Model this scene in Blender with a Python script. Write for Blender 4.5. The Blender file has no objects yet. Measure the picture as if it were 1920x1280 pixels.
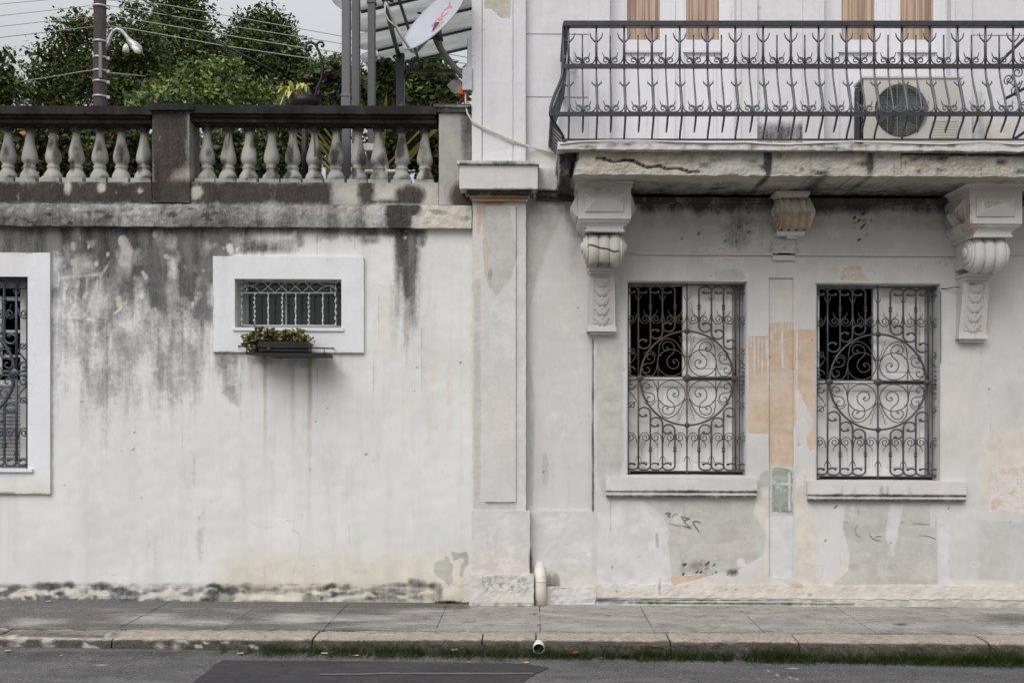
import bpy, math, random
import numpy as np
from mathutils import noise as mnoise, Vector, Matrix
random.seed(7); rng = np.random.default_rng(7)
R = math.radians; PI = math.pi
scene = bpy.context.scene
col = scene.collection

# ---------------------------------------------------------------- camera, sky, sun, exposure
DIST = 9.4; S = 1/222.0; VX = 1000.0; VY = 774.0; EYE = 356*S; FPX = DIST/S; T = 0.0054
cam = bpy.data.cameras.new('camera'); cam_o = bpy.data.objects.new('camera', cam); col.objects.link(cam_o)
cam_o.location = (0, -DIST, EYE); cam_o.rotation_euler = (R(90), 0, 0)
cam.sensor_width = 36; cam.lens = FPX/1920*36
cam.shift_x = (960-VX)/1920; cam.shift_y = (VY-640)/1920
cam.clip_start = 0.1; cam.clip_end = 2000
scene.camera = cam_o
SUN_EL, SUN_AZ = R(45), R(205)          # azimuth clockwise from +Y: behind and to the left of the camera
world = bpy.data.worlds.new('World'); scene.world = world; world.use_nodes = True
wn = world.node_tree; wn.nodes.clear()
sky = wn.nodes.new('ShaderNodeTexSky'); sky.sky_type = 'NISHITA'; sky.sun_disc = False
sky.sun_elevation = SUN_EL; sky.sun_rotation = SUN_AZ; sky.air_density = 1.6; sky.dust_density = 6.0; sky.ozone_density = 1.0
hs = wn.nodes.new('ShaderNodeHueSaturation'); hs.inputs['Saturation'].default_value = 0.16; hs.inputs['Value'].default_value = 1.0
tintn = wn.nodes.new('ShaderNodeMix'); tintn.data_type = 'RGBA'; tintn.blend_type = 'MULTIPLY'
tintn.inputs[0].default_value = 1.0; tintn.inputs[7].default_value = (1.0, 0.99, 1.02, 1)
bg = wn.nodes.new('ShaderNodeBackground'); bg.inputs['Strength'].default_value = 0.12
wo = wn.nodes.new('ShaderNodeOutputWorld')
wn.links.new(sky.outputs[0], hs.inputs['Color']); wn.links.new(hs.outputs[0], tintn.inputs[6])
cloud = wn.nodes.new('ShaderNodeMix'); cloud.data_type = 'RGBA'; cloud.inputs[0].default_value = 0.72; 
tc = wn.nodes.new('ShaderNodeTexCoord'); sx_ = wn.nodes.new('ShaderNodeSeparateXYZ'); wn.links.new(tc.outputs['Generated'], sx_.inputs[0])
mr = wn.nodes.new('ShaderNodeMapRange'); mr.inputs[1].default_value = 0.0; mr.inputs[2].default_value = 1.0; mr.inputs[3].default_value = 3.1; mr.inputs[4].default_value = 10.6; wn.links.new(sx_.outputs['Z'], mr.inputs[0])
cn = wn.nodes.new('ShaderNodeTexNoise'); cn.inputs['Scale'].default_value = 2.2; cn.inputs['Detail'].default_value = 4; wn.links.new(tc.outputs['Generated'], cn.inputs['Vector'])
cm = wn.nodes.new('ShaderNodeMapRange'); cm.inputs[1].default_value = 0.3; cm.inputs[2].default_value = 0.7; cm.inputs[3].default_value = 0.94; cm.inputs[4].default_value = 1.06; wn.links.new(cn.outputs[0], cm.inputs[0])
ml = wn.nodes.new('ShaderNodeMath'); ml.operation = 'MULTIPLY'; wn.links.new(mr.outputs[0], ml.inputs[0]); wn.links.new(cm.outputs[0], ml.inputs[1])
tv_ = wn.nodes.new('ShaderNodeVectorMath'); tv_.operation = 'SCALE'; tv_.inputs[0].default_value = (0.985, 0.992, 1.04); wn.links.new(ml.outputs[0], tv_.inputs['Scale'])
wn.links.new(tv_.outputs[0], cloud.inputs[7])          # overcast layer, brighter overhead
wn.links.new(tintn.outputs[2], cloud.inputs[6]); wn.links.new(cloud.outputs[2], bg.inputs['Color']); wn.links.new(bg.outputs[0], wo.inputs['Surface'])
sun = bpy.data.lights.new('sun', 'SUN'); sun.energy = 1.6; sun.angle = R(42); sun.color = (1.0, 0.97, 0.93)
sun_o = bpy.data.objects.new('sun', sun); col.objects.link(sun_o); sun_o.location = (-6, -12, 14)
sd = Vector((math.sin(SUN_AZ)*math.cos(SUN_EL), math.cos(SUN_AZ)*math.cos(SUN_EL), math.sin(SUN_EL)))
sun_o.rotation_euler = sd.to_track_quat('Z', 'Y').to_euler()
scene.view_settings.view_transform = 'Standard'; scene.view_settings.look = 'None'
scene.view_settings.exposure = 0.14; scene.view_settings.gamma = 1.0
scene.cycles.max_bounces = 8; scene.cycles.transparent_max_bounces = 8

# ---------------------------------------------------------------- coordinates
def P(px, py, d=0.0):
    k = (DIST-d)/DIST
    return ((px-VX)*S*k, -d, EYE+(VY-py)*S*k)
TR = T+0.0115              # the road falls a little faster than the pavement
def PD(px, py, dist): return P(px, py, DIST-dist)
def GP(px, py, z=0.0):            # point on the (sloping) ground seen at a pixel
    zz = z
    for _ in range(4):
        dist = FPX*(EYE-zz)/(py-VY); x = (px-VX)/FPX*dist; zz = z-(TR if z < -0.05 else T)*x
    return (x, dist-DIST, zz)
def proj(v):
    dist = v[:, 1]+DIST
    return VX+v[:, 0]/dist*FPX, VY-(v[:, 2]-EYE)/dist*FPX
def nz(x, y=0.0, z=0.0, sc=1.0): return mnoise.noise(Vector((x*sc, y*sc, z*sc)))

# ---------------------------------------------------------------- stain masks
CH = ('M', 'G', 'O', 'C', 'R', 'V', 'W')
def sm(a, b, x):
    t = np.clip((x-a)/(b-a), 0, 1); return t*t*(3-2*t)
def sd_poly(X, Y, pts):
    n = len(pts); d = np.full(X.shape, 1e18); ins = np.zeros(X.shape, bool)
    for i in range(n):
        ax, ay = pts[i]; bx, by = pts[(i+1) % n]
        ex, ey = bx-ax, by-ay; wx, wy = X-ax, Y-ay
        t = np.clip((wx*ex+wy*ey)/(ex*ex+ey*ey+1e-9), 0, 1)
        d = np.minimum(d, (wx-ex*t)**2+(wy-ey*t)**2)
        c = ((ay > Y) != (by > Y)) & (X < ex*(Y-ay)/(ey if abs(ey) > 1e-9 else 1e-9)+ax)
        ins ^= c
    return np.where(ins, 1, -1)*np.sqrt(d)
def sd_line(X, Y, pts, w):
    d = np.full(X.shape, 1e18)
    for (ax, ay), (bx, by) in zip(pts[:-1], pts[1:]):
        ex, ey = bx-ax, by-ay; wx, wy = X-ax, Y-ay
        t = np.clip((wx*ex+wy*ey)/(ex*ex+ey*ey+1e-9), 0, 1)
        d = np.minimum(d, (wx-ex*t)**2+(wy-ey*t)**2)
    return w-np.sqrt(d)
STROKES = {}
def st(tag, ch, kind, *a, v=1.0, soft=4.0):
    STROKES.setdefault(tag, []).append((ch, kind, a, v, soft))
def eval_masks(tag, X, Y):
    out = {c: np.zeros(X.shape) for c in CH}
    for ch, kind, a, v, soft in STROKES.get(tag, ()):
        if kind == 'e':
            cx, cy, rx, ry = a
            s = (1-np.sqrt(((X-cx)/rx)**2+((Y-cy)/ry)**2))*min(rx, ry)
        elif kind == 'p': s = sd_poly(X, Y, a[0])
        elif kind == 'l': s = sd_line(X, Y, a[0], a[1])
        elif kind == 'g':             # x0,x1,y0,y1 : v at y0 -> 0 at y1
            x0, x1, y0, y1 = a
            s = np.minimum(X-x0, x1-X)
            m = sm(-soft, soft, s)*np.where(Y < y0-2 if y1 > y0 else Y > y0+2, 0, 1)*np.clip((y1-Y)/(y1-y0), 0, 1)
            out[ch] = np.maximum(out[ch], m*v); continue
        m = sm(-soft, soft, s)
        if v >= 0: out[ch] = np.maximum(out[ch], m*v)
        else: out[ch] = out[ch]*(1+v*m)
    return out

# ---------------------------------------------------------------- mesh builder
class MB:
    def __init__(s): s.v = []; s.f = []; s.sm = []; s.mi = []; s.cur = 0
    def add(s, vs, fs, smooth=False):
        o = len(s.v); s.v.extend([tuple(p) for p in vs])
        for f in fs: s.f.append(tuple(i+o for i in f)); s.sm.append(smooth); s.mi.append(s.cur)
    def box(s, x0, x1, y0, y1, z0, z1, shear=True):
        t = T if shear else 0; xc = (x0+x1)/2
        vs = [(x, y, z-t*(x-xc)) for z in (z0, z1) for y in (y0, y1) for x in (x0, x1)]
        s.add(vs, [(0, 2, 3, 1), (4, 5, 7, 6), (0, 1, 5, 4), (2, 6, 7, 3), (0, 4, 6, 2), (1, 3, 7, 5)])
    def pbox(s, px0, py0, px1, py1, db, df):
        a = P(px0, py1, df); b = P(px1, py0, df)
        s.box(a[0], b[0], -df, -db, a[2], b[2])
    def hexa(s, c):  # 8 corners: back 4 (bl, br, tr, tl) then front 4
        s.add(c, [(0, 3, 2, 1)[::-1], (4, 5, 6, 7), (0, 4, 7, 3), (1, 2, 6, 5), (3, 7, 6, 2), (0, 1, 5, 4)])
    def frust(s, px0, py0, px1, py1, d0, qx0, qy0, qx1, qy1, d1, back=None):
        # a prism from rectangle p at depth d0 to rectangle q at depth d1 (front)
        a = [P(px0, py1, d0), P(px1, py1, d0), P(px1, py0, d0), P(px0, py0, d0)]
        b = [P(qx0, qy1, d1), P(qx1, qy1, d1), P(qx1, qy0, d1), P(qx0, qy0, d1)]
        s.hexa(a+b)
    def tube(s, pts, r, n=6, cap=True, flat=1.0, rs=None):
        pts = [Vector(p) for p in pts]; m = len(pts)
        if m < 2: return
        vs = []; up = None
        for i, p in enumerate(pts):
            t = (pts[min(i+1, m-1)]-pts[max(i-1, 0)])
            if t.length < 1e-9: t = Vector((0, 0, 1))
            t.normalize()
            if up is None:
                up = Vector((0, -1, 0)) if abs(t.y) < 0.9 else Vector((1, 0, 0))
            b = t.cross(up)
            if b.length < 1e-6: b = t.cross(Vector((1, 0, 0)))
            b.normalize(); u = b.cross(t); u.normalize(); up = u
            rr = rs[i] if rs else r
            for k in range(n):
                a = 2*PI*(k+0.5)/n
                vs.append(p+b*math.cos(a)*rr+u*math.sin(a)*rr*flat)
        fs = []
        for i in range(m-1):
            for k in range(n):
                k2 = (k+1) % n
                fs.append((i*n+k, i*n+k2, (i+1)*n+k2, (i+1)*n+k))
        if cap: fs += [tuple(range(n))[::-1], tuple((m-1)*n+k for k in range(n))]
        s.add(vs, fs, n > 4)
    def lathe(s, prof, c, axis='z', n=16, smooth=True, sq=None):
        # prof: (t, r) list along the axis
        vs = []; fs = []
        for t, r in prof:
            for k in range(n):
                a = 2*PI*(k+0.5)/n
                if axis == 'z': vs.append((c[0]+r*math.cos(a), c[1]+r*math.sin(a), c[2]+t))
                elif axis == 'x': vs.append((c[0]+t, c[1]+r*math.cos(a), c[2]+r*math.sin(a)))
                else: vs.append((c[0]+r*math.cos(a), c[1]+t, c[2]+r*math.sin(a)))
        m = len(prof)
        for i in range(m-1):
            for k in range(n):
                k2 = (k+1) % n; fs.append((i*n+k, i*n+k2, (i+1)*n+k2, (i+1)*n+k))
        fs += [tuple(range(n))[::-1], tuple((m-1)*n+k for k in range(n))]
        s.add(vs, fs, smooth)
    def slab(s, px0, py0, px1, py1, db, df, step=6, holes=(), rough=0.002, edge=0.002, fsc=6.0, disp=None, backface=True):
        xc = (px0+px1)/2
        xs = list(np.linspace(px0, px1, max(2, int(round((px1-px0)/step))+1)))
        ys = list(np.linspace(py0, py1, max(2, int(round((py1-py0)/step))+1)))
        hs_ = []
        for hx0, hy0, hx1, hy1 in holes:
            o = T*((hx0+hx1)/2-xc); hy0 -= o; hy1 -= o
            xs = [x for x in xs if min(abs(x-hx0), abs(x-hx1)) > step*0.45]+[hx0, hx1]
            ys = [y for y in ys if min(abs(y-hy0), abs(y-hy1)) > step*0.45]+[hy0, hy1]
            hs_.append((hx0, hy0, hx1, hy1))
        xs = sorted(set(xs)); ys = sorted(set(ys)); nx, ny = len(xs), len(ys)
        vs = []; idx = {}
        used = np.ones((ny-1, nx-1), bool)
        for hx0, hy0, hx1, hy1 in hs_:
            for j in range(ny-1):
                ym = (ys[j]+ys[j+1])/2
                if not hy0 < ym < hy1: continue
                for i in range(nx-1):
                    if hx0 < (xs[i]+xs[i+1])/2 < hx1: used[j, i] = False
        edges = {}
        o = len(s.v)
        def vid(j, i):
            k = (j, i)
            if k not in idx:
                X, Y = xs[i], ys[j]+T*(xs[i]-xc)
                p = P(X, Y, df)
                n1 = nz(p[0], 3.1, p[2], fsc); dd = rough*n1+rough*0.5*nz(p[0], 9.1, p[2], fsc*4)
                if disp: dd += disp(X, Y)
                eb = 0 < i < nx-1 and 0 < j < ny-1
                ex = edge*nz(p[2], 1.7, p[0], 14) if not eb else 0
                ez = edge*nz(p[0], 5.7, p[2], 14) if not eb else 0
                idx[k] = len(vs); vs.append((p[0]+ex, p[1]-dd, p[2]+ez))
            return idx[k]
        fs = []
        for j in range(ny-1):
            for i in range(nx-1):
                if not used[j, i]: continue
                q = (vid(j+1, i), vid(j+1, i+1), vid(j, i+1), vid(j, i))
                fs.append(q)
                for a, b in zip(q, q[1:]+q[:1]):
                    if (b, a) in edges: del edges[(b, a)]
                    else: edges[(a, b)] = 1
        nf = len(vs); bi = {}
        for a, b in list(edges):
            for k in (a, b):
                if k not in bi:
                    bi[k] = len(vs); x, y, z = vs[k]; vs.append((x, -db, z))
            fs.append((a, bi[a], bi[b], b))
        s.add(vs, fs)
        if backface:
            hx = sorted({px0, px1, *[h[0] for h in hs_], *[h[2] for h in hs_]}); hy = sorted({py0, py1, *[h[1] for h in hs_], *[h[3] for h in hs_]})
            for j in range(len(hy)-1):
                for i in range(len(hx)-1):
                    xm, ym = (hx[i]+hx[i+1])/2, (hy[j]+hy[j+1])/2
                    if any(h[0] < xm < h[2] and h[1] < ym < h[3] for h in hs_): continue
                    q = []
                    for X, Y in ((hx[i], hy[j]), (hx[i+1], hy[j]), (hx[i+1], hy[j+1]), (hx[i], hy[j+1])):
                        p = P(X, Y+T*(X-xc), df); q.append((p[0], -db, p[2]))
                    s.add(q, [(0, 1, 2, 3)])
    def build(s, name, mats, parent=None, tag=None, bevel=0, auto=False):
        me = bpy.data.meshes.new(name)
        me.from_pydata(s.v, [], s.f)
        if not isinstance(mats, (list, tuple)): mats = [mats]
        for m in mats: me.materials.append(m)
        me.polygons.foreach_set('use_smooth', s.sm)
        if len(mats) > 1: me.polygons.foreach_set('material_index', s.mi)
        if tag:
            v = np.array(s.v); X, Y = proj(v)
            for c, m in eval_masks(tag, X, Y).items():
                if m.max() > 0.001:
                    at = me.attributes.new(c, 'FLOAT', 'POINT'); at.data.foreach_set('value', m.astype(np.float32))
        me.update()
        o = bpy.data.objects.new(name, me); col.objects.link(o)
        if parent: o.parent = parent; o.matrix_parent_inverse = Matrix.Translation(-Vector(root_loc(parent)))
        if bevel:
            b = o.modifiers.new('bevel', 'BEVEL'); b.width = bevel; b.segments = 2; b.limit_method = 'ANGLE'
        return o
def root_loc(o): return Vector((0, 0, 0)) if o.parent else o.location
def thing(name, label, cat, loc=(0, 0, 0), group=None):
    o = bpy.data.objects.new(name, None); col.objects.link(o); o.location = loc; o.empty_display_size = 0.2
    o['label'] = label; o['category'] = cat
    if group: o['group'] = group
    return o
def tag(o, label, cat, group=None):
    o['label'] = label; o['category'] = cat
    if group: o['group'] = group
    return o
def struct(o): o['kind'] = 'structure'; return o

# ---------------------------------------------------------------- materials
def lin(c):
    f = lambda u: u/12.92 if u <= 0.04045 else ((u+0.055)/1.055)**2.4
    return tuple(f(x/255) for x in c)+(1,)
class NT:
    def __init__(s, name):
        s.m = bpy.data.materials.new(name); s.m.use_nodes = True; s.t = s.m.node_tree; s.t.nodes.clear()
        s.o = s.t.nodes.new('ShaderNodeOutputMaterial'); s.b = s.t.nodes.new('ShaderNodeBsdfPrincipled')
        s.t.links.new(s.b.outputs[0], s.o.inputs[0]); s.geo = None
    def n(s, k, **kw):
        x = s.t.nodes.new(k)
        for a, b in kw.items(): setattr(x, a, b)
        return x
    def set(s, inp, v):
        if hasattr(v, 'is_linked') or isinstance(v, bpy.types.NodeSocket): s.t.links.new(v, inp)
        else: inp.default_value = v
    def pos(s, sc=(1, 1, 1)):
        if s.geo is None: s.geo = s.n('ShaderNodeNewGeometry').outputs['Position']
        if sc == (1, 1, 1): return s.geo
        v = s.n('ShaderNodeVectorMath', operation='MULTIPLY'); s.set(v.inputs[0], s.geo); v.inputs[1].default_value = sc
        return v.outputs[0]
    def noise(s, scale, detail=4, rough=0.6, sc=(1, 1, 1), dist=0.0):
        x = s.n('ShaderNodeTexNoise'); s.set(x.inputs['Vector'], s.pos(sc)); x.inputs['Scale'].default_value = scale
        x.inputs['Detail'].default_value = detail; x.inputs['Roughness'].default_value = rough; x.inputs['Distortion'].default_value = dist
        return x.outputs[0]
    def math(s, op, a, b=0.0, c=None, clamp=False):
        x = s.n('ShaderNodeMath', operation=op, use_clamp=clamp); s.set(x.inputs[0], a); s.set(x.inputs[1], b)
        if c is not None: s.set(x.inputs[2], c)
        return x.outputs[0]
    def step(s, v, a, b, to0=0.0, to1=1.0):
        x = s.n('ShaderNodeMapRange', interpolation_type='SMOOTHSTEP'); s.set(x.inputs[0], v)
        for i, k in enumerate((a, b, to0, to1)): x.inputs[i+1].default_value = k
        return x.outputs[0]
    def mix(s, f, a, b, blend='MIX'):
        x = s.n('ShaderNodeMix', data_type='RGBA', blend_type=blend); s.set(x.inputs[0], f); s.set(x.inputs[6], a); s.set(x.inputs[7], b)
        return x.outputs[2]
    def attr(s, name, out='Fac'):
        x = s.n('ShaderNodeAttribute'); x.attribute_name = name; return x.outputs[out]
    def bump(s, h, strength=0.3, dist=0.01):
        x = s.n('ShaderNodeBump'); x.inputs['Strength'].default_value = strength; x.inputs['Distance'].default_value = dist
        s.set(x.inputs['Height'], h); s.t.links.new(x.outputs[0], s.b.inputs['Normal'])
    def fin(s, color, rough=0.8, spec=0.3, metal=0.0):
        s.set(s.b.inputs['Base Color'], color); s.set(s.b.inputs['Roughness'], rough)
        s.b.inputs['Specular IOR Level'].default_value = spec; s.b.inputs['Metallic'].default_value = metal
        return s.m

def plaster(name, base, var=0.07, streak=0.06, cols=None, layers='COGVWRM', mould0=0.0, bump=0.35, warm=(204, 196, 172), mtone=2.0):
    C = dict(M=(38, 38, 38), G=(160, 160, 158), O=(200, 174, 140), C=(216, 208, 186), R=(160, 124, 76), V=(126, 148, 130), W=(222, 222, 222))
    if cols: C.update(cols)
    t = NT(name)
    big = t.noise(1.3, 3, 0.55); mid = t.noise(8, 7, 0.72); fine = t.noise(60, 5, 0.75); grit = t.noise(24, 6, 0.8); vst = t.noise(6.0, 6, 0.7, (1, 1, 0.10)); blot = t.noise(3.4, 8, 0.74, (1, 1, 0.6), dist=0.35)
    brush = t.noise(9, 5, 0.7, (0.35, 1, 1.6))
    B = lambda k: lin(tuple(min(255, b*k) for b in base))
    c = t.mix(t.step(big, 0.3, 0.7), B(1-0.75*var), lin(base))
    c = t.mix(t.math('MULTIPLY', t.step(vst, 0.46, 0.78), min(1.0, streak*7)), c, B(0.87))
    c = t.mix(t.math('MULTIPLY', t.step(blot, 0.5, 0.6), 0.30), c, B(1.045))
    c = t.mix(t.math('MULTIPLY', t.step(brush, 0.52, 0.7), 0.22), c, B(0.93))
    c = t.mix(t.math('MULTIPLY', t.step(t.noise(1.9, 5, 0.66, (1, 1, 0.5)), 0.5, 0.75), 0.34), c, lin(warm))
    edge = t.math('ADD', t.math('MULTIPLY', mid, 0.5), t.math('ADD', t.math('MULTIPLY', grit, 0.3), t.math('MULTIPLY', blot, 0.2)))
    def val(ch, n, amp):
        a = t.attr(ch); g = t.math('MINIMUM', t.math('MULTIPLY', a, 4.0), 1.0)
        return t.math('ADD', a, t.math('MULTIPLY', t.math('MULTIPLY', t.math('SUBTRACT', n, 0.5), amp), g))
    def lay(ch, n, amp, w, op=1.0, halo=0.0):
        nonlocal c
        v = val(ch, n, amp); f = t.step(v, 0.5-w, 0.5+w)
        if halo:      # bare lime rim where a coat has flaked
            hl = t.math('MULTIPLY', t.step(v, 0.5-w-0.10, 0.5-w), halo); c = t.mix(hl, c, B(1.08))
        f2 = t.math('MULTIPLY', f, t.step(brush, 0.25, 0.7, op*0.72, min(1, op*1.12)))
        cc = lin(C[ch]); cc2 = tuple(x*0.78 for x in cc[:3])+(1,); cc3 = lin(tuple(0.55*x+0.45*y for x, y in zip(C[ch], base)))
        cc_ = t.mix(t.step(mid, 0.38, 0.66), cc2, cc); cc_ = t.mix(t.math('MULTIPLY', t.step(blot, 0.42, 0.62), 0.55), cc_, cc3)
        c = t.mix(f2, c, cc_)
        return f
    for ch in layers:
        if ch == 'C': lay('C', t.math('ADD', t.math('MULTIPLY', blot, 0.7), t.math('MULTIPLY', grit, 0.3)), 1.3, 0.3, 0.8)
        if ch == 'O': fO = lay('O', edge, 2.2, 0.10, 0.78, 0.5)
        if ch == 'G': lay('G', t.math('ADD', t.math('MULTIPLY', blot, 0.75), t.math('MULTIPLY', grit, 0.25)), 1.5, 0.14, 0.72)
        if ch == 'V': lay('V', grit, 1.8, 0.10, 0.75)
        if ch == 'W': lay('W', edge, 1.4, 0.08, 0.72)
        if ch == 'R': lay('R', vst, 1.3, 0.4, 0.75)
        if ch == 'M':
            nn = t.math('ADD', t.math('MULTIPLY', blot, 0.42), t.math('ADD', t.math('MULTIPLY', grit, 0.28), t.math('MULTIPLY', vst, 0.56)))
            a = t.math('MULTIPLY', t.attr('M'), 1.18)
            if mould0: a = t.math('MAXIMUM', a, mould0)   # stain present all over
            g = t.math('MINIMUM', t.math('MULTIPLY', a, 4.0), 1.0)
            v = t.math('ADD', a, t.math('MULTIPLY', t.math('MULTIPLY', t.math('SUBTRACT', nn, 0.63), 3.0), g))
            f = t.math('ADD', t.math('MULTIPLY', t.step(v, 0.1, 0.7), 0.58), t.math('MULTIPLY', t.step(v, 0.55, 0.95), 0.38))
            f = t.math('MULTIPLY', f, t.step(fine, 0.25, 0.55, 0.86, 1.0))
            f = t.math('MULTIPLY', f, t.step(t.noise(11, 6, 0.75, (1, 1, 0.6)), 0.64, 0.70, 1.0, 0.45))
            tone = t.step(t.math('ADD', t.math('MULTIPLY', vst, 0.55), t.math('MULTIPLY', t.noise(4.6, 7, 0.72, (1, 1, 0.45)), 0.45)), 0.40, 0.62)
            c = t.mix(f, c, t.mix(tone, lin(C['M']), lin(tuple(min(255, x*mtone) for x in C['M']))))
    c = t.mix(t.math('MULTIPLY', t.step(fine, 0.6, 0.8), 0.25), c, B(0.74))
    c = t.mix(t.math('MULTIPLY', t.step(t.noise(130, 2, 0.5), 0.70, 0.76), 0.35), c, B(0.45))
    # hairline cracks in the render
    cv = t.n('ShaderNodeTexVoronoi', feature='DISTANCE_TO_EDGE'); cv.inputs['Scale'].default_value = 1.1
    wv = t.n('ShaderNodeVectorMath', operation='ADD'); sc_ = t.n('ShaderNodeVectorMath', operation='SCALE'); nzc = t.n('ShaderNodeTexNoise'); nzc.inputs['Scale'].default_value = 3.0; nzc.inputs['Detail'].default_value = 6; t.set(nzc.inputs['Vector'], t.pos())
    t.set(sc_.inputs[0], nzc.outputs['Color']); sc_.inputs['Scale'].default_value = 0.5; t.set(wv.inputs[0], t.pos()); t.set(wv.inputs[1], sc_.outputs[0]); t.set(cv.inputs['Vector'], wv.outputs[0])
    ck = t.math('MULTIPLY', t.step(cv.outputs[0], 0.0, 0.0045, 1.0, 0.0), t.math('MULTIPLY', t.step(big, 0.5, 0.62), 0.32)); c = t.mix(ck, c, B(0.55))
    h = t.math('ADD', t.math('MULTIPLY', grit, 0.35), t.math('MULTIPLY', fine, 0.2))
    if 'O' in layers: h = t.math('SUBTRACT', h, t.math('MULTIPLY', fO, 0.8))
    t.bump(h, bump, 0.007)
    return t.fin(c, 0.9, 0.15)

def simple(name, base, rough=0.6, spec=0.4, metal=0.0, var=0.15, nscale=12, dirt=None, bump=0.0, sc=(1, 1, 1), dirtamt=(0.55, 0.7)):
    t = NT(name); b = lin(base); n = t.noise(nscale, 4, 0.6, sc)
    c = t.mix(t.step(n, 0.3, 0.7), tuple(x*(1-var) for x in b[:3])+(1,), b)
    if dirt: c = t.mix(t.step(t.noise(nscale*1.7, 5, 0.7, sc), *dirtamt), c, lin(dirt))
    if bump: t.bump(t.noise(nscale*4, 4, 0.7, sc), bump, 0.008)
    return t.fin(c, t.step(n, 0.2, 0.8, max(0.05, rough-0.1), min(1, rough+0.1)), spec, metal)

def foliage(name, dark, light, flower=None, trans=0.25):
    t = NT(name); a = t.attr('tint')
    c = t.mix(t.step(a, 0.0, 1.0), lin(dark), lin(light))
    if flower: c = t.mix(t.step(a, 1.5, 1.51), c, lin(flower))
    m = t.fin(c, 0.5, 0.35)
    tr = t.n('ShaderNodeBsdfTranslucent'); t.set(tr.inputs[0], c); mx = t.n('ShaderNodeMixShader'); mx.inputs[0].default_value = trans
    t.t.links.new(t.b.outputs[0], mx.inputs[1]); t.t.links.new(tr.outputs[0], mx.inputs[2]); t.t.links.new(mx.outputs[0], t.o.inputs[0])
    return m

M = {}
M['annex'] = plaster('stained white plaster', (218, 218, 216), 0.06, 0.09, mtone=3.0, warm=(214, 213, 204))
M['surround'] = plaster('fresh white paint', (219, 220, 222), 0.05, 0.05, warm=(222, 220, 214), bump=0.12)
M['house'] = plaster('worn pale grey plaster', (204, 203, 201), 0.07, 0.05, cols=dict(G=(181, 180, 173), C=(217, 209, 196), W=(216, 216, 217), O=(198, 168, 134)), warm=(196, 190, 176))
M['upper'] = plaster('pale upper plaster', (212, 212, 214), 0.04, 0.05, warm=(208, 206, 200), cols=dict(O=(178, 166, 150)), bump=0.2)
M['corbel'] = plaster('moulded white stucco', (205, 203, 202), 0.06, 0.04, cols=dict(O=(170, 150, 118), C=(206, 202, 184)), bump=0.25)
M['slabm'] = plaster('weathered balcony stone', (180, 178, 170), 0.16, 0.2, cols=dict(O=(190, 172, 150), G=(156, 156, 150)), mould0=0.12, bump=0.8, mtone=1.8)
M['coping'] = plaster('rough mouldy cornice', (190, 189, 187), 0.18, 0.12, cols=dict(G=(138, 138, 140)), bump=0.9, mtone=1.9)
M['balus'] = plaster('weathered cement balustrade', (168, 167, 162), 0.2, 0.22, cols=dict(M=(40, 36, 34), C=(198, 194, 182), O=(146, 130, 118)), bump=0.6, mtone=1.7)
M['balcap'] = plaster('black mouldy cement', (84, 82, 79), 0.2, 0.2, cols=dict(M=(30, 29, 29)), mould0=0.95, bump=0.8, mtone=1.8)
M['iron'] = simple('grey painted wrought iron', (84, 84, 88), 0.45, 0.5, 0.3, 0.3, 30, dirt=(98, 82, 68), dirtamt=(0.58, 0.75))
M['ironbar'] = simple('grey painted balcony bars', (92, 94, 101), 0.4, 0.5, 0.3, 0.25, 25)
M['irondark'] = simple('dark painted balcony iron', (58, 59, 63), 0.38, 0.5, 0.3, 0.25, 25)
M['ironblue'] = simple('blue grey window iron', (76, 80, 90), 0.4, 0.5, 0.3, 0.2, 25)
M['ironwhite'] = simple('pale painted grille iron', (196, 202, 200), 0.5, 0.4, 0.0, 0.15, 30, dirt=(130, 128, 120))
M['shutter'] = simple('white painted wood', (226, 226, 223), 0.55, 0.35, 0, 0.06, 3, dirt=(188, 186, 180), sc=(1, 1, 0.3))
M['shuttergrey'] = simple('grey weathered shutter', (150, 150, 152), 0.6, 0.3, 0, 0.15, 6, sc=(3, 1, 0.2))
M['doorwood'] = simple('white painted door wood', (220, 220, 224), 0.5, 0.35, 0, 0.05, 4, dirt=(196, 192, 190), sc=(2, 1, 0.4), dirtamt=(0.6, 0.75))
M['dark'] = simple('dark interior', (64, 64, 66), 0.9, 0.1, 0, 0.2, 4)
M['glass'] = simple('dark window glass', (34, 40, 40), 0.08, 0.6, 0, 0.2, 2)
M['black'] = simple('black plastic', (24, 24, 25), 0.5, 0.4, 0, 0.2, 8)
M['white'] = simple('white plastic', (216, 215, 208), 0.4, 0.4, 0, 0.06, 8, dirt=(190, 184, 168))
M['pvc'] = simple('dirty cream drain plastic', (220, 216, 205), 0.45, 0.4, 0, 0.08, 12, dirt=(184, 174, 152))
M['steelgrey'] = simple('grey painted steel posts', (98, 98, 102), 0.5, 0.4, 0.1, 0.06, 4)
M['galv'] = simple('galvanised metal', (170, 172, 176), 0.4, 0.5, 0.4, 0.12, 10)
M['dishm'] = simple('white dish enamel', (172, 176, 184), 0.45, 0.4, 0, 0.04, 6)
M['logo'] = simple('faded red print', (196, 128, 116), 0.6, 0.3, 0, 0.2, 25)
M['arm'] = simple('weathered grey tube', (118, 114, 110), 0.5, 0.4, 0.2, 0.2, 20)
M['cable'] = simple('white cable sheath', (206, 204, 198), 0.5, 0.3, 0, 0.08, 10)
M['wire'] = simple('weathered overhead wire', (150, 150, 152), 0.5, 0.3, 0, 0.1, 3)
M['darkwire'] = simple('black cable sheath', (40, 40, 42), 0.6, 0.3, 0, 0.1, 3)
M['pole'] = simple('dark weathered utility pole', (68, 63, 62), 0.8, 0.2, 0, 0.35, 6, sc=(4, 4, 0.6), bump=0.4)
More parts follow.
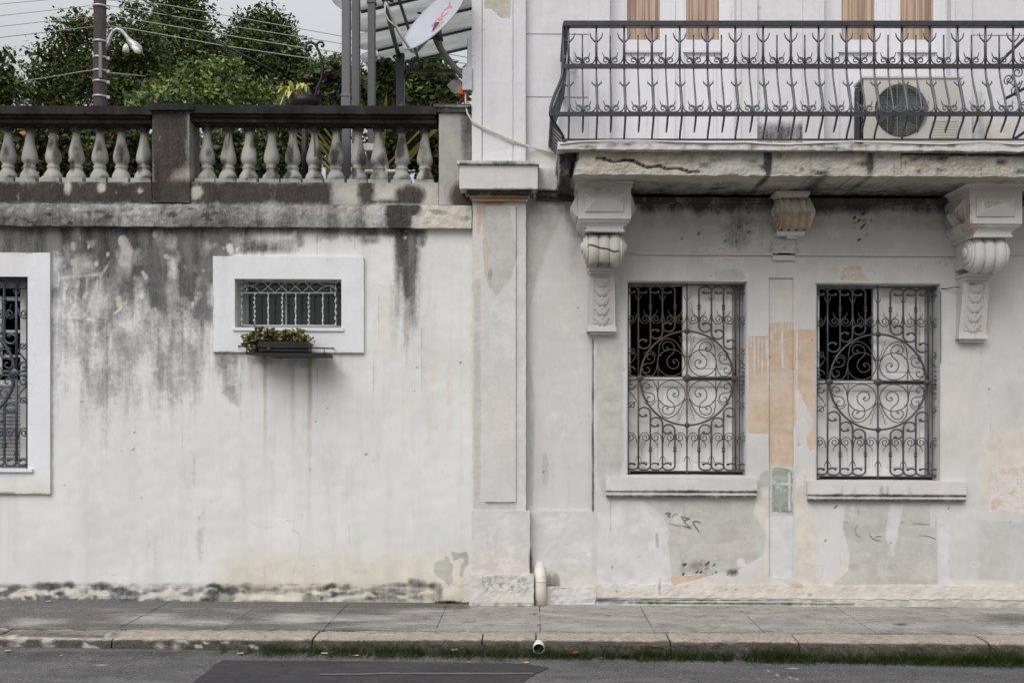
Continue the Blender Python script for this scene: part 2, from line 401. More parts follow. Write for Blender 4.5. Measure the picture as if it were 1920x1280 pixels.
M['acm'] = simple('cream air conditioner casing', (196, 195, 188), 0.45, 0.4, 0, 0.06, 5, dirt=(176, 170, 156), dirtamt=(0.6, 0.8))
M['acdark'] = simple('dark fan opening', (38, 42, 44), 0.6, 0.3, 0, 0.2, 8)
M['acgrille'] = simple('grey fan guard wire', (132, 134, 132), 0.5, 0.4, 0, 0.1, 8)
M['bark'] = simple('brown bark', (72, 62, 52), 0.9, 0.15, 0, 0.4, 8, sc=(3, 3, 0.6), bump=0.5)
M['soil'] = simple('dark soil', (52, 46, 40), 0.95, 0.1, 0, 0.3, 20)
M['terracotta'] = simple('grey clay pot', (96, 84, 76), 0.8, 0.2, 0, 0.2, 10)
t = NT('curtain behind glass')
fold = t.noise(13, 4, 0.6, (3, 1, 0.04)); c = t.mix(t.step(fold, 0.35, 0.65), lin((132, 110, 94)), lin((190, 165, 143)))
M['curtain'] = t.fin(c, 0.12, 0.5)
t = NT('translucent ribbed awning sheet')
c = t.mix(t.step(t.noise(2.5, 4, 0.6, (0.3, 2, 1)), 0.35, 0.7), lin((200, 202, 201)), lin((226, 228, 227)))
t.fin(c, 0.5, 0.3); tr = t.n('ShaderNodeBsdfTranslucent'); t.set(tr.inputs[0], c); mx = t.n('ShaderNodeMixShader'); mx.inputs[0].default_value = 0.7
t.t.links.new(t.b.outputs[0], mx.inputs[1]); t.t.links.new(tr.outputs[0], mx.inputs[2]); t.t.links.new(mx.outputs[0], t.o.inputs[0])
M['awning'] = t.m
def ground_mat(name, base, light, darkc, scale, speck, bump, mlay=True):
    t = NT(name); a = t.noise(scale, 8, 0.7, (0.6, 1.6, 1)); f = t.noise(55, 6, 0.8); g = t.noise(115, 3, 0.7)
    c = t.mix(t.step(a, 0.35, 0.7), lin(base), lin(light))
    c = t.mix(t.math('MULTIPLY', t.step(t.noise(scale*2.7, 8, 0.75), 0.47, 0.68), 0.6), c, lin(darkc)); c = t.mix(t.math('MULTIPLY', t.step(t.noise(scale*1.3, 7, 0.72, (0.7, 2.2, 1)), 0.52, 0.66), 0.45), c, lin(tuple(min(255, x*1.12) for x in light)))
    if mlay:
        m_ = t.attr('M'); m_ = t.math('ADD', m_, t.math('MULTIPLY', t.math('SUBTRACT', t.noise(4, 6, 0.7, (0.5, 1.5, 1)), 0.5), t.math('MINIMUM', t.math('MULTIPLY', m_, 3.0), 1.3)))
        c = t.mix(t.math('MULTIPLY', t.step(m_, 0.2, 0.8), 0.82), c, lin(tuple(x*0.86 for x in darkc)))
        w = t.attr('W'); w = t.math('ADD', w, t.math('MULTIPLY', t.math('SUBTRACT', f, 0.5), t.math('MINIMUM', t.math('MULTIPLY', w, 3.0), 1.2)))
        c = t.mix(t.math('MULTIPLY', t.step(w, 0.3, 0.8), 0.8), c, lin((205, 203, 200)))
        o_ = t.attr('O'); o_ = t.math('ADD', o_, t.math('MULTIPLY', t.math('SUBTRACT', t.noise(14, 5, 0.7), 0.5), t.math('MINIMUM', t.math('MULTIPLY', o_, 3.0), 1.3)))
        c = t.mix(t.math('MULTIPLY', t.step(o_, 0.3, 0.7), 0.8), c, lin((178, 166, 152)))
    c = t.mix(t.math('MULTIPLY', t.step(g, 0.52, 0.64), speck), c, lin(tuple(min(255, x*1.5) for x in light)))
    c = t.mix(t.math('MULTIPLY', t.step(f, 0.50, 0.64), 0.55), c, lin(darkc))
    t.bump(t.math('ADD', f, t.math('MULTIPLY', g, 0.6)), bump, 0.006)
    return t.fin(c, 0.9, 0.2)
M['asphalt'] = ground_mat('worn asphalt', (76, 76, 77), (104, 103, 103), (50, 49, 50), 1.8, 0.8, 1.0)
M['asphalt2'] = ground_mat('dark asphalt patch', (56, 55, 57), (72, 71, 72), (42, 41, 42), 3.0, 0.3, 0.8)
M['paving'] = ground_mat('cement pavement', (134, 131, 127), (164, 161, 155), (78, 77, 76), 2.4, 0.3, 0.5)
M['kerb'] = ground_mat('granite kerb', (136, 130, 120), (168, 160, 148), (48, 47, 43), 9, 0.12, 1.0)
M['earth'] = ground_mat('bare earth', (110, 104, 90), (130, 124, 108), (80, 76, 66), 0.5, 0.1, 0.3, False)
F = {}
F['dense'] = foliage('dense tree leaves', (32, 46, 25), (118, 134, 74))
F['mid'] = foliage('mid green leaves', (38, 52, 28), (136, 148, 84))
F['bright'] = foliage('bright shrub leaves', (46, 66, 32), (146, 164, 88))
F['orange'] = foliage('citrus leaves', (36, 48, 26), (112, 124, 66), (200, 124, 56))
F['purple'] = foliage('bougainvillea leaves', (30, 44, 24), (88, 104, 54), (142, 52, 124))
F['olive'] = foliage('reddish trailing leaves', (58, 54, 30), (126, 122, 58))
F['yellow'] = foliage('yellow bromeliad leaves', (150, 146, 70), (206, 200, 118))
F['grass'] = foliage('verge grass', (30, 40, 20), (84, 100, 48))

# ================================================================ GROUND
random.seed(11)
def gsheet(name, mat, pts, z, tagn=None, step=0.12):
    """flat sheet on the sloping ground: pts = x0,x1,y0,y1 in metres"""
    x0, x1, y0, y1 = pts
    nx = max(1, int((x1-x0)/step)); ny = max(1, int((y1-y0)/step)); mb = MB()
    vs = [(x0+(x1-x0)*i/nx, y0+(y1-y0)*j/ny) for j in range(ny+1) for i in range(nx+1)]
    vs = [(x, y, z-(TR if z < -0.05 and abs(x1) < 8 or name.startswith('road') else T)*x) for x, y in vs]
    fs = [(j*(nx+1)+i, j*(nx+1)+i+1, (j+1)*(nx+1)+i+1, (j+1)*(nx+1)+i) for j in range(ny) for i in range(nx)]
    mb.add(vs, fs); return struct(mb.build(name, mat, None, tagn))
RZ = -0.118
gsheet('ground', M['earth'], (-150, 150, -160, 260), RZ-0.06, None, 30)
st('road', 'M', 'e', 1300, 1262, 500, 14, v=0.35, soft=8); st('road', 'M', 'g', -400, 2300, 1222, 1262, v=0.55, soft=30)
st('road', 'W', 'l', [(1440, 1256), (1465, 1268)], 2, v=0.75, soft=3); st('road', 'W', 'l', [(1478, 1268), (1500, 1274)], 2, v=0.75, soft=3); st('road', 'W', 'l', [(1475, 1252), (1495, 1252)], 1.5, v=0.8, soft=2)
st('road', 'W', 'e', 190, 1246, 16, 2, v=0.8, soft=4)
gsheet('road', M['asphalt'], (-7, 7, -4.0, -1.40), RZ, 'road', 0.035); gsheet('road', M['asphalt'], (-60, 60, -15, -4.0), RZ, None, 2); gsheet('road', M['asphalt'], (-60, -7, -4.0, -1.4), RZ, None, 1); gsheet('road', M['asphalt'], (7, 60, -4.0, -1.4), RZ, None, 1)
# dark patch laid over the road, with a seam line
mb = MB()
def gpoly(pts, z):
    q = []
    for (ax, ay), (bx_, by_) in zip(pts, pts[1:]+pts[:1]):
        m_ = max(1, int(math.hypot(bx_-ax, by_-ay)/3))
        for i in range(m_):
            x, y = ax+(bx_-ax)*i/m_, ay+(by_-ay)*i/m_; q.append((x+3.5*nz(x*0.12, y*0.12, 1)+2*nz(x*0.5, y*0.5, 4), y+1.6*nz(x*0.1, y*0.1, 7)+0.7*nz(x*.5, y*.5, 9)))
    vs = [GP(x, y, z) for x, y in q]; mb.add(vs, [tuple(range(len(vs)))[::-1]])
edge = [(420, 1237), (408, 1243), (396, 1249), (388, 1258), (377, 1266), (366, 1274), (357, 1284), (330, 1330), (300, 1420), (1010, 1420), (985, 1330), (976, 1284), (986, 1276), (992, 1268), (1004, 1262), (1000, 1259.6)]
top = [(700, 1260), (640, 1259), (560, 1252), (500, 1244)]
gpoly(edge[:9][::1]+[(1010, 1420), (985, 1330), (976, 1284), (986, 1276), (992, 1268), (1004, 1262)]+[(1030, 1250), (980, 1243), (800, 1240), (600, 1238)], RZ+0.004)
struct(mb.build('road_patch', M['asphalt2']))
mb = MB()
line = [(600+i*25, 1261.5+1.2*nz(i*0.9)+(1.5 if i < 4 else 0)) for i in range(17)]
vs = []
for i, (x, y) in enumerate(line):
    w = 1.3+0.8*nz(i*1.7, 5)
    vs += [GP(x, y-w, RZ+0.008), GP(x, y+w, RZ+0.008)]
mb.add(vs, [(2*i, 2*i+1, 2*i+3, 2*i+2) for i in range(len(line)-1)])
struct(mb.build('road_seam', simple('pale dusty seam', (112, 108, 108), 0.9, 0.1, 0, 0.3, 60)))

# pavement: slabs separated by open joints on a dark bed
for x0, y0, x1, y1 in ((-200, 1120, 880, 1142),): st('pave', 'M', 'p', [(x0, y0), (x1, y0), (x1, y1), (x0, y1)], v=0.95, soft=7)
st('pave', 'M', 'p', [(-300, 1120), (900, 1120), (760, 1200), (-300, 1200)], v=0.85, soft=50)
for cx, cy, rx, ry in ((280, 1160, 60, 8), (560, 1160, 60, 9), (700, 1158, 70, 6), (790, 1146, 30, 3), (60, 1166, 40, 6), (380, 1166, 50, 6), (740, 1172, 50, 5)): st('pave', 'M', 'e', cx, cy, rx, ry, v=-0.8, soft=8); st('pave', 'W', 'e', cx, cy, rx*0.8, ry*0.7, v=0.5, soft=8)
st('pave', 'W', 'l', [(690, 1156), (760, 1149), (800, 1146), (850, 1144)], 2, v=0.5, soft=3); st('pave', 'W', 'l', [(10, 1170), (60, 1156), (115, 1138)], 2, v=0.45, soft=3); st('pave', 'M', 'l', [(1003, 1150), (1010, 1156), (1006, 1163), (1012, 1170), (1009, 1180)], 1.5, v=1.2, soft=1.5); st('pave', 'M', 'e', 1900, 1160, 70, 10, v=0.8, soft=12); st('pave', 'M', 'e', 1690, 1170, 16, 3, v=0.7, soft=3); st('pave', 'W', 'e', 1000, 1140, 90, 4, v=0.4, soft=6)
mb = MB(); xs_j = [-8.4, -7.4, -6.4, -5.5, -4.62, -3.84, -3.06, -2.28, -1.55, -0.72, 0.05, 0.89, 1.70, 2.52, 3.37, 4.2, 5.0, 5.9, 6.8, 7.8]
for k, (a, b) in enumerate(zip(xs_j[:-1], xs_j[1:])):
    gap = 0.0032 if k not in (9, 4) else 0.0012
    x0, x1 = a+gap, b-gap; dz = 0.003*nz(k*3.3, 1.1)
    nx = max(2, int((x1-x0)/0.035)); ny = 34; o = len(mb.v); vs = []
    for j in range(ny+1):
        for i in range(nx+1):
            x = x0+(x1-x0)*i/nx; y = -1.205+1.205*j/ny
            ex = 0.004*nz(y, a, 2, 9) if i in (0, nx) else 0
            vs.append((x+ex, y, -T*x+dz+0.002*nz(x, y, 0, 5)))
    fs = [(j*(nx+1)+i, j*(nx+1)+i+1, (j+1)*(nx+1)+i+1, (j+1)*(nx+1)+i) for j in range(ny) for i in range(nx)]
    mb.add(vs, fs)
    n0 = len(vs); rim = [0*(nx+1)+i for i in range(nx+1)]; 
    for side in ([j*(nx+1) for j in range(ny+1)], [j*(nx+1)+nx for j in range(ny+1)], rim):
        q = [vs[i] for i in side]+[(vs[i][0], vs[i][1], vs[i][2]-0.06) for i in side]; m = len(side)
        mb.add(q, [(i, i+1, m+i+1, m+i) for i in range(m-1)])
struct(mb.build('pavement', M['paving'], None, 'pave'))
mb = MB(); mb.box(-9, 9, -1.2, 0.0, -0.2, -0.022); struct(mb.build('pavement_bed', M['soil']))

# kerb stones
kx = [-9.0, -7.6, -5.9]+[GP(p, 1190)[0] for p in (-10, 215, 590, 905, 1005, 1252, 1487, 1832, 2150)]+[7.9]
for i in range(70):
    x = random.uniform(-50, 1000); st('kerb', 'W', 'e', x, random.uniform(1188, 1218), random.uniform(4, 18), random.uniform(2, 6), v=random.uniform(0.4, 0.9)*(1 if x < 480 else 0.5), soft=3)
st('kerb', 'O', 'p', [(215, 1180), (2200, 1188), (2200, 1207), (215, 1200)], v=0.58, soft=6)
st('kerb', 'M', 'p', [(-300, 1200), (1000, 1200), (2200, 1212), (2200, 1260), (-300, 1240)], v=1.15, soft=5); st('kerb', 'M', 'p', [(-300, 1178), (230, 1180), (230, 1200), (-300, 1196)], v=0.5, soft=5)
st('kerb', 'W', 'l', [(-50, 1194), (230, 1198)], 3, v=0.7, soft=4); st('kerb', 'W', 'e', 320, 1195, 70, 6, v=0.4, soft=8); st('kerb', 'W', 'e', 1250, 1200, 60, 4, v=0.4, soft=8); st('kerb', 'M', 'e', 120, 1186, 90, 4, v=0.6, soft=5)
for x, y, r in ((30, 1212, 18), (95, 1212, 20), (300, 1212, 14), (330, 1214, 12)): st('kerb', 'M', 'e', x, y, r, 10, v=-0.8, soft=8)
KL = ['dark stained kerb stone at the far left', 'mottled kerb stone between two joints left of the dark asphalt', 'pale orange kerb stone in front of the small flower box window', 'short kerb stone beside the white spout', 'kerb stone just right of the white spout', 'kerb stone below the left barred window', 'long kerb stone below the right barred window', 'last kerb stone at the right edge with a weed at its joint']
vis = 0
for k in range(len(kx)-1):
    x0, x1 = kx[k]+0.006, kx[k+1]-0.006
    mb = MB(); nx = max(4, int((x1-x0)/0.03)); o = 0; vs = []
    sec = [(-1.215, -0.09), (-1.215, -0.002), (-1.25, 0.0), (-1.33, -0.002), (-1.42, -0.003), (-1.465, -0.006), (-1.485, -0.016), (-1.493, -0.035), (-1.497, -0.065), (-1.5, -0.10), (-1.503, -0.26)]
    for i in range(nx+1):
        x = x0+(x1-x0)*i/nx; end = min(1, min(i, nx-i)/1.5)
        for (y, z) in sec:
            n1 = 0.015*nz(x, y*2, z*2, 5)+0.012*nz(x, y*2, z*3, 17)+0.006*nz(x, y*2, z*3, 40)
            vs.append((x, y+n1*(1 if y < -1.43 else 0.2), z-T*x+n1*0.6-(0.008*(1-end) if z > -0.03 else 0)-(0.006 if k % 2 else 0)))
    m = len(sec)
    mb.add(vs, [(i*m+j, (i+1)*m+j, (i+1)*m+j+1, i*m+j+1) for i in range(nx) for j in range(m-1)]+[tuple(range(m)), tuple(nx*m+j for j in range(m))[::-1]])
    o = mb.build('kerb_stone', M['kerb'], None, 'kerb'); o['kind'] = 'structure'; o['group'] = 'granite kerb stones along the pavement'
    px = (x0+x1)/2/(8.0)*FPX+VX
    o['category'] = 'kerb stone'; o['label'] = KL[min(7, max(0, k-2))] if 2 <= k < 11 else 'kerb stone beyond the frame'

# verge grass at the kerb foot
mb = MB(); tint = []
def blade(x, y, z, h, lean, w):
    a = random.uniform(0, 2*PI); dx, dy = math.cos(a)*lean, math.sin(a)*lean; b = random.uniform(0, PI)
    wx, wy = math.cos(b)*w, math.sin(b)*w; o = len(mb.v)
    mb.v += [(x-wx, y-wy, z), (x+wx, y+wy, z), (x+dx*0.5-wx*0.7, y+dy*0.5-wy*0.7, z+h*0.6), (x+dx*0.5+wx*0.7, y+dy*0.5+wy*0.7, z+h*0.6), (x+dx, y+dy, z+h)]
    mb.f += [(o, o+1, o+3, o+2), (o+2, o+3, o+4)]; mb.sm += [False]*2; mb.mi += [0]*2
    tt = min(1, max(0, random.gauss(0.42, 0.25))); tint.extend([tt*0.6]*2+[tt]*3)
for _ in range(34000):
    px = random.uniform(380, 2150); d0 = 0.5+0.5*nz(px*0.02, 3.3)+0.35*nz(px*0.07, 8.1)
    dens = sm(380, 560, px)*max(0.0, min(1, 0.12+1.1*(0.5+1.3*nz(px*0.045, 6.6)+0.7*nz(px*0.14, 2.2)))); 
    if px > 1400: dens = min(1, dens+0.2)
    if 885 < px < 930 or 1160 < px < 1190: dens *= 0.4
    if random.random() > dens: continue
    x = (px-1000)/FPX*7.87; dpth = abs(random.gauss(0, 0.085 if px < 960 else 0.055))
    y = -1.503-dpth-0.01; hh = random.uniform(0.012, 0.105)*random.uniform(0.5, 1.3)*(1.0 if dpth < 0.06 else 0.4)*(0.55+0.8*d0+0.5*max(0, nz(px*0.14, 2.2)))*(1.3 if px > 1400 else 1)
    blade(x, y, RZ-TR*x-0.002, hh, hh*0.8, 0.0018)
for cx, cy, n_, r_, hh in ((840, 1133, 260, 0.05, 0.03), (1815, 1222, 500, 0.06, 0.09), (870, 1134, 60, 0.05, 0.015), (1260, 1133, 30, 0.1, 0.012)):
    for _ in range(n_):
        g = GP(cx, cy if cy < 1200 else 1240, 0 if cy < 1200 else RZ)
        x = g[0]+random.gauss(0, r_); y = (min(-0.005, -0.03+random.gauss(0, 0.012)) if cy < 1200 else -1.53+random.gauss(0, 0.02))
        blade(x, y, (-T*x if cy < 1200 else RZ-TR*x), random.uniform(0.3, 1)*hh, hh*0.7, 0.003)
go = mb.build('verge_grass', F['grass']); go['kind'] = 'stuff'; go['label'] = 'short weedy grass growing at the foot of the kerb'; go['category'] = 'grass'
at = go.data.attributes.new('tint', 'FLOAT', 'POINT'); at.data.foreach_set('value', np.array(tint, np.float32))

def leaf(px, py, size, rot, mat, label, cat='leaf', curl=0.3, on='road'):
    x, y, z = GP(px, py, RZ if on == 'road' else 0)
    if on == 'road' and y > -1.57: y = -1.57; x = (px-VX)/FPX*(DIST+y); z = EYE-(py-VY)*(DIST+y)/FPX     # caught on top of the grass
    mb = MB(); vs = []; n = 9
    out = [(0, 0.0)]+[(0.5*math.sin(PI*i/n)*(0.9-0.3*i/n), i/n) for i in range(1, n)]
    for i in range(n+1):
        u = i/n; w = 0.42*math.sin(PI*min(1, u*1.05))**0.8*(1.1-0.5*u) if i < n else 0.01
        for sx in (-1, -0.5, 0, 0.5, 1):
            lx, ly = sx*w*size, (u-0.5)*size; lz = abs(sx)*w*size*curl+(u-0.5)**2*size*curl*1.6
            X = x+lx*math.cos(rot)-ly*math.sin(rot); Y = y+lx*math.sin(rot)+ly*math.cos(rot); vs.append((X, Y, z+0.006+lz+0.002*random.random()))
    mb.add(vs, [(i*5+j, i*5+j+1, (i+1)*5+j+1, (i+1)*5+j) for i in range(n) for j in range(4)], True)
    o = mb.build('fallen_petal' if cat == 'petal' else 'fallen_leaf', mat); tag(o, label, cat, 'leaves and petals on the gutter edge')
ly_ = simple('yellow dead leaf', (204, 178, 120), 0.7, 0.2, 0, 0.3, 60); lo_ = simple('orange dead leaf', (190, 104, 50), 0.7, 0.2, 0, 0.35, 60); lp_ = simple('crimson petal', (180, 26, 72), 0.6, 0.2, 0, 0.3, 60); lt_ = simple('pale tan dead leaf', (196, 188, 150), 0.7, 0.2, 0, 0.3, 60)
leaf(1076, 1230, 0.075, 1.2, lo_, 'curled orange leaf in the grass right of the white spout', curl=0.9)
leaf(1174, 1230, 0.045, 0.5, lp_, 'crimson petal lying on the grass edge', 'petal', 0.8)
leaf(14, 1222, 0.055, 1.3, ly_, 'yellow leaf on the road at the far left edge')
leaf(115, 1230, 0.03, 0.4, lt_, 'small tan leaf lying alone on the road near the left')
leaf(450, 1227, 0.055, 1.2, ly_, 'yellow leaf where the grass strip begins')
leaf(608, 1227, 0.06, 1.1, lt_, 'pale broad leaf in the grass below the flower box')
leaf(624, 1224, 0.03, 0.2, lt_, 'tiny pale leaf just right of a broader pale leaf')
leaf(667, 1231, 0.05, 1.4, ly_, 'yellowish leaf flat on the dark asphalt edge')
leaf(852, 1222, 0.06, -0.5, lt_, 'upright tan leaf in the grass left of the dark kerb hole', curl=0.6)
leaf(878, 1243, 0.03, 1.0, ly_, 'small yellow leaf on the dark asphalt below the kerb hole')
leaf(986, 1244, 0.05, 1.2, ly_, 'yellow leaf on the dark asphalt below the spout')
leaf(1126, 1235, 0.03, 1.0, lt_, 'tiny tan leaf between the orange leaf and crimson petal')
leaf(90, 1129, 0.05, 1.4, M['cable'], 'white scrap of leaf against the foot of the wall', on='pave')

# ================================================================ ANNEX (left garden building with terrace)
annex = thing('terrace_annex', 'low stained white plaster building carrying the terrace, black mould running down its face', 'building', (-2.9, 0, 0))
A = 'annex'
st(A, 'M', 'g', -400, 400, 428, 740, v=0.98, soft=12); st(A, 'M', 'g', 90, 400, 430, 860, v=0.72, soft=30)
st(A, 'M', 'p', [(-50, 420), (450, 420), (450, 460), (395, 560), (300, 600), (230, 560), (180, 470), (-50, 480)], v=0.84, soft=28)
st(A, 'M', 'e', 330, 520, 70, 60, v=0.9, soft=40); st(A, 'M', 'e', 380, 580, 30, 70, v=0.75, soft=30)
st(A, 'M', 'p', [(400, 420), (800, 424), (800, 448), (640, 446), (560, 470), (400, 482)], v=0.72, soft=10)
st(A, 'M', 'e', 545, 445, 60, 10, v=-0.9, soft=12); st(A, 'M', 'e', 610, 462, 70, 9, v=-0.8, soft=8); st(A, 'M', 'e', 700, 450, 30, 10, v=0.6, soft=10)
st(A, 'M', 'g', 738, 784, 428, 700, v=1.05, soft=12); st(A, 'M', 'p', [(742, 470), (782, 460), (780, 520), (772, 560), (758, 570), (748, 540)], v=0.85, soft=14); st(A, 'M', 'p', [(742, 570), (772, 570), (766, 690), (752, 690)], v=0.42, soft=14)
st(A, 'G', 'g', 92, 410, 430, 900, v=0.75, soft=30); st(A, 'G', 'e', 330, 690, 50, 70, v=0.62, soft=25); st(A, 'G', 'e', 190, 720, 60, 50, v=0.5, soft=30); st(A, 'G', 'e', 250, 640, 60, 40, v=0.6, soft=30)
st(A, 'M', 'l', [(97, 470), (97, 930)], 5, v=0.5, soft=8); st(A, 'M', 'l', [(-50, 464), (96, 468)], 5, v=0.8, soft=8)
st(A, 'M', 'p', [(400, 660), (455, 662), (445, 760), (420, 740)], v=0.6, soft=16); st(A, 'M', 'l', [(215, 720), (210, 800)], 5, v=0.36, soft=12); st(A, 'M', 'e', 370, 900, 16, 60, v=0.33, soft=14); st(A, 'M', 'e', 282, 1010, 14, 50, v=0.22, soft=14)
for y in (1010, 960): st(A, 'M', 'e', 378, y, 14, 40, v=0.33, soft=12)
st(A, 'M', 'p', [(455, 664), (600, 668), (585, 688), (470, 684)], v=0.35, soft=8)
for pts, w, v in (([(230, 450), (240, 470), (232, 490)], 9, 1), ([(137, 458), (138, 466)], 4, .9), ([(222, 560), (224, 572)], 5, 1), ([(137, 490), (142, 510)], 4, .8), ([(268, 510), (273, 520)], 3, .9), ([(311, 480), (313, 482)], 4, .8), ([(290, 436), (291, 442)], 3, .7), ([(430, 462), (433, 470)], 5, .8)): st(A, 'C', 'l', pts, w, v=v, soft=2); st(A, 'M', 'l', pts, w, v=-1.0, soft=2)
ZG = 3.048
for pts in ([(372, 510), (365, 600), (385, 700)], [(430, 640), (390, 700), (400, 720), (600, 740), (695, 660)], [(555, 510), (540, 590), (490, 700)], [(450, 515), (432, 600), (455, 690), (520, 722)], [(350, 490), (580, 470), (640, 385)], [(575, 480), (582, 720)], [(500, 490), (490, 600)], [(635, 730), (720, 770)], [(290, 750), (385, 720)], [(330, 380), (320, 440), (350, 500)], [(520, 620), (590, 720)]):
    pp = [(x/ZG, 360+y/ZG) for x, y in pts]; wv = 0.62 if len(pts) == 5 else 0.42
    st(A, 'M', 'l', pp, 2.2, v=-0.75 if wv > .5 else -0.5, soft=1.8); st(A, 'W', 'l', pp, 2.0 if wv > .5 else 1.3, v=0.7 if wv > .5 else 0.5, soft=1.6)
st(A, 'W', 'e', 125, 590, 26, 18, v=0.4, soft=14)
# cream damp, rust runs, broken foot of the wall
st(A, 'C', 'g', 400, 905, 1130, 960, v=1.05, soft=60); st(A, 'C', 'g', 680, 890, 560, 1500, v=0.3, soft=40); st(A, 'C', 'e', 870, 1040, 22, 80, v=0.45, soft=20)
for x, y0, y1, w, v in ((497, 664, 900, 3, .62), (581, 664, 880, 3.5, .8), (538, 670, 800, 8, .35), (548, 680, 860, 5, .42), (661, 664, 760, 3, .35), (472, 670, 760, 5, .3), (612, 670, 740, 5, .35), (762, 580, 760, 5, .4), (700, 690, 900, 7, .2)):
    n_ = 9; L_ = [(x-w*(1.1-0.5*i/n_)+1.6*nz(x, i*0.9), y0+(y1-y0)*i/n_) for i in range(n_+1)]; R_ = [(x+w*(1.1-0.5*i/n_)+1.6*nz(x, i*0.9, 3), y0+(y1-y0)*i/n_) for i in range(n_+1)]
    st(A, 'R', 'g', x-w-1, x+w+1, y0, y1+60, v=v*1.35, soft=2.5+w*0.8); st(A, 'R', 'p', L_[:5]+R_[:5][::-1], v=v, soft=3+w*0.5)
for x, y, rx, ry, v in [(20, 1108, 50, 12, .85), (90, 1100, 30, 10, .9), (70, 1118, 70, 8, .8), (130, 1100, 14, 10, .8), (190, 1103, 22, 14, .85), (235, 1112, 40, 8, .75), (300, 1105, 30, 7, .35), (402, 1104, 16, 10, 1.), (430, 1106, 26, 8, .95), (460, 1103, 14, 8, .9), (350, 1118, 60, 6, .7), (620, 1104, 16, 11, .9), (640, 1108, 22, 9, .8), (700, 1112, 40, 8, .6), (720, 1098, 16, 3, .6), (784, 1095, 20, 10, .75), (772, 1090, 8, 7, .8), (796, 1098, 10, 6, .8), (808, 1098, 14, 7, .8), (770, 1108, 26, 6, .6), (528, 1098, 5, 6, .5), (575, 1108, 30, 5, .4), (500, 1119, 60, 3, .8), (670, 1120, 100, 4, .85), (200, 1124, 400, 4, .95)]:
    st(A, 'M', 'e', x, y, rx, ry, v=v, soft=7)
st(A, 'M', 'p', [(-100, 1100), (830, 1100), (830, 1130), (-100, 1130)], v=0.5, soft=5)
for i in range(95):
    x = random.choice([random.uniform(-60, 560), random.uniform(-60, 470), random.uniform(590, 670), random.uniform(690, 812)]); st(A, 'M', 'e', x, random.triangular(1096, 1124, 1112), random.uniform(6, 26), random.uniform(2.5, 8), v=random.uniform(0.55, 0.9), soft=5)
for i in range(40):
    x = random.uniform(-60, 820); y_ = random.uniform(1104, 1124); a_ = random.uniform(-4, 4); w_ = random.uniform(4, 16); P_ = [(x-w_, y_+a_), (x, y_-random.uniform(0, 4)), (x+w_, y_-a_)]; st(A, 'C', 'l', P_, random.uniform(1.5, 3.5), v=0.9, soft=2.5); st(A, 'M', 'l', P_, random.uniform(1.5, 3), v=-0.8, soft=3)
for pts, w in (([(20, 1116), (70, 1108)], 4), ([(125, 1108), (146, 1106)], 4), ([(170, 1110), (200, 1112)], 4), ([(280, 1114), (330, 1114)], 3), ([(340, 1120), (372, 1122)], 4), ([(450, 1118), (560, 1121)], 6), ([(640, 1121), (680, 1117)], 4)): st(A, 'C', 'l', pts, w, v=1, soft=2); st(A, 'M', 'l', pts, w, v=-0.85, soft=3)
st(A, 'G', 'p', [(815, 1056), (824, 1050), (832, 1052), (834, 1044), (841, 1044), (843, 1054), (850, 1058), (847, 1076), (849, 1088), (842, 1097), (834, 1088), (822, 1080), (814, 1070)], v=1.3, soft=2); st(A, 'G', 'p', [(847, 1034), (862, 1036), (874, 1034), (879, 1044), (878, 1058), (870, 1064), (868, 1082), (862, 1078), (866, 1056), (872, 1048), (862, 1046), (850, 1051)], v=1.3, soft=2)
for i in range(70):     # scuffs, nicks and faint runs all over the face
    x, y = random.uniform(95, 880), random.uniform(440, 1080); L = random.uniform(10, 70); st(A, 'G', 'l', [(x, y), (x+random.uniform(-2, 2), y+L)], random.uniform(0.8, 3), v=random.uniform(0.3, 0.55), soft=3)
for i in range(40): x, y = random.uniform(95, 880), random.uniform(500, 1090); st(A, 'M', 'l', [(x, y), (x+random.uniform(-5, 5), y+random.uniform(-2, 4))], 0.9, v=random.uniform(0.5, 1.0), soft=1.2)
for i in range(22): x = random.uniform(700, 885); y = random.uniform(440, 700); st(A, 'C', 'l', [(x, y), (x, y+random.uniform(60, 300))], random.uniform(2, 8), v=random.uniform(0.3, 0.6), soft=5)
for i in range(26): x = random.uniform(95, 790); y = 428; st(A, 'M', 'l', [(x, y), (x+random.uniform(-3, 3), y+random.uniform(20, 200)*(1 if x < 400 else 0.3))], random.uniform(2, 7), v=random.uniform(0.4, 0.65), soft=6)
for i in range(75): x = random.uniform(95, 400); y = random.uniform(432, 640); st(A, 'M', 'e', x, y, random.uniform(3, 16), random.uniform(6, 34), v=-random.uniform(0.2, 0.5), soft=6)
for i in range(26): x = random.uniform(95, 790); y = random.uniform(432, 600 if x < 400 else 470); w_ = random.uniform(1, 3); st(A, 'C', 'e', x, y, w_, w_*1.8, v=0.9, soft=1.5); st(A, 'M', 'e', x, y, w_, w_*1.8, v=-0.9, soft=1.5)
for i in range(34): x = random.uniform(95, 400); w_ = random.uniform(2, 9); y = random.uniform(640, 860); st(A, 'M', 'g', x-w_, x+w_, 600, y+random.uniform(20, 160), v=random.uniform(0.25, 0.6), soft=5)
for i in range(30): x = random.uniform(400, 885); w_ = random.uniform(1, 6); y = random.uniform(440, 700); st(A, 'G', 'g', x-w_, x+w_, y, y+random.uniform(120, 420), v=random.uniform(0.4, 0.7), soft=4)
holes = [(-174, 518, 52, 880), (440, 523, 640, 614)]
def foot_disp(X, Y):
    b = sm(1092, 1100, Y+4*nz(X*0.04, 1)+3*nz(X*0.2, 2))*(1 if X < 640 else 0.5)
    return -0.012*float(b)*(0.6+0.8*nz(X*0.05, Y*0.05, 4))
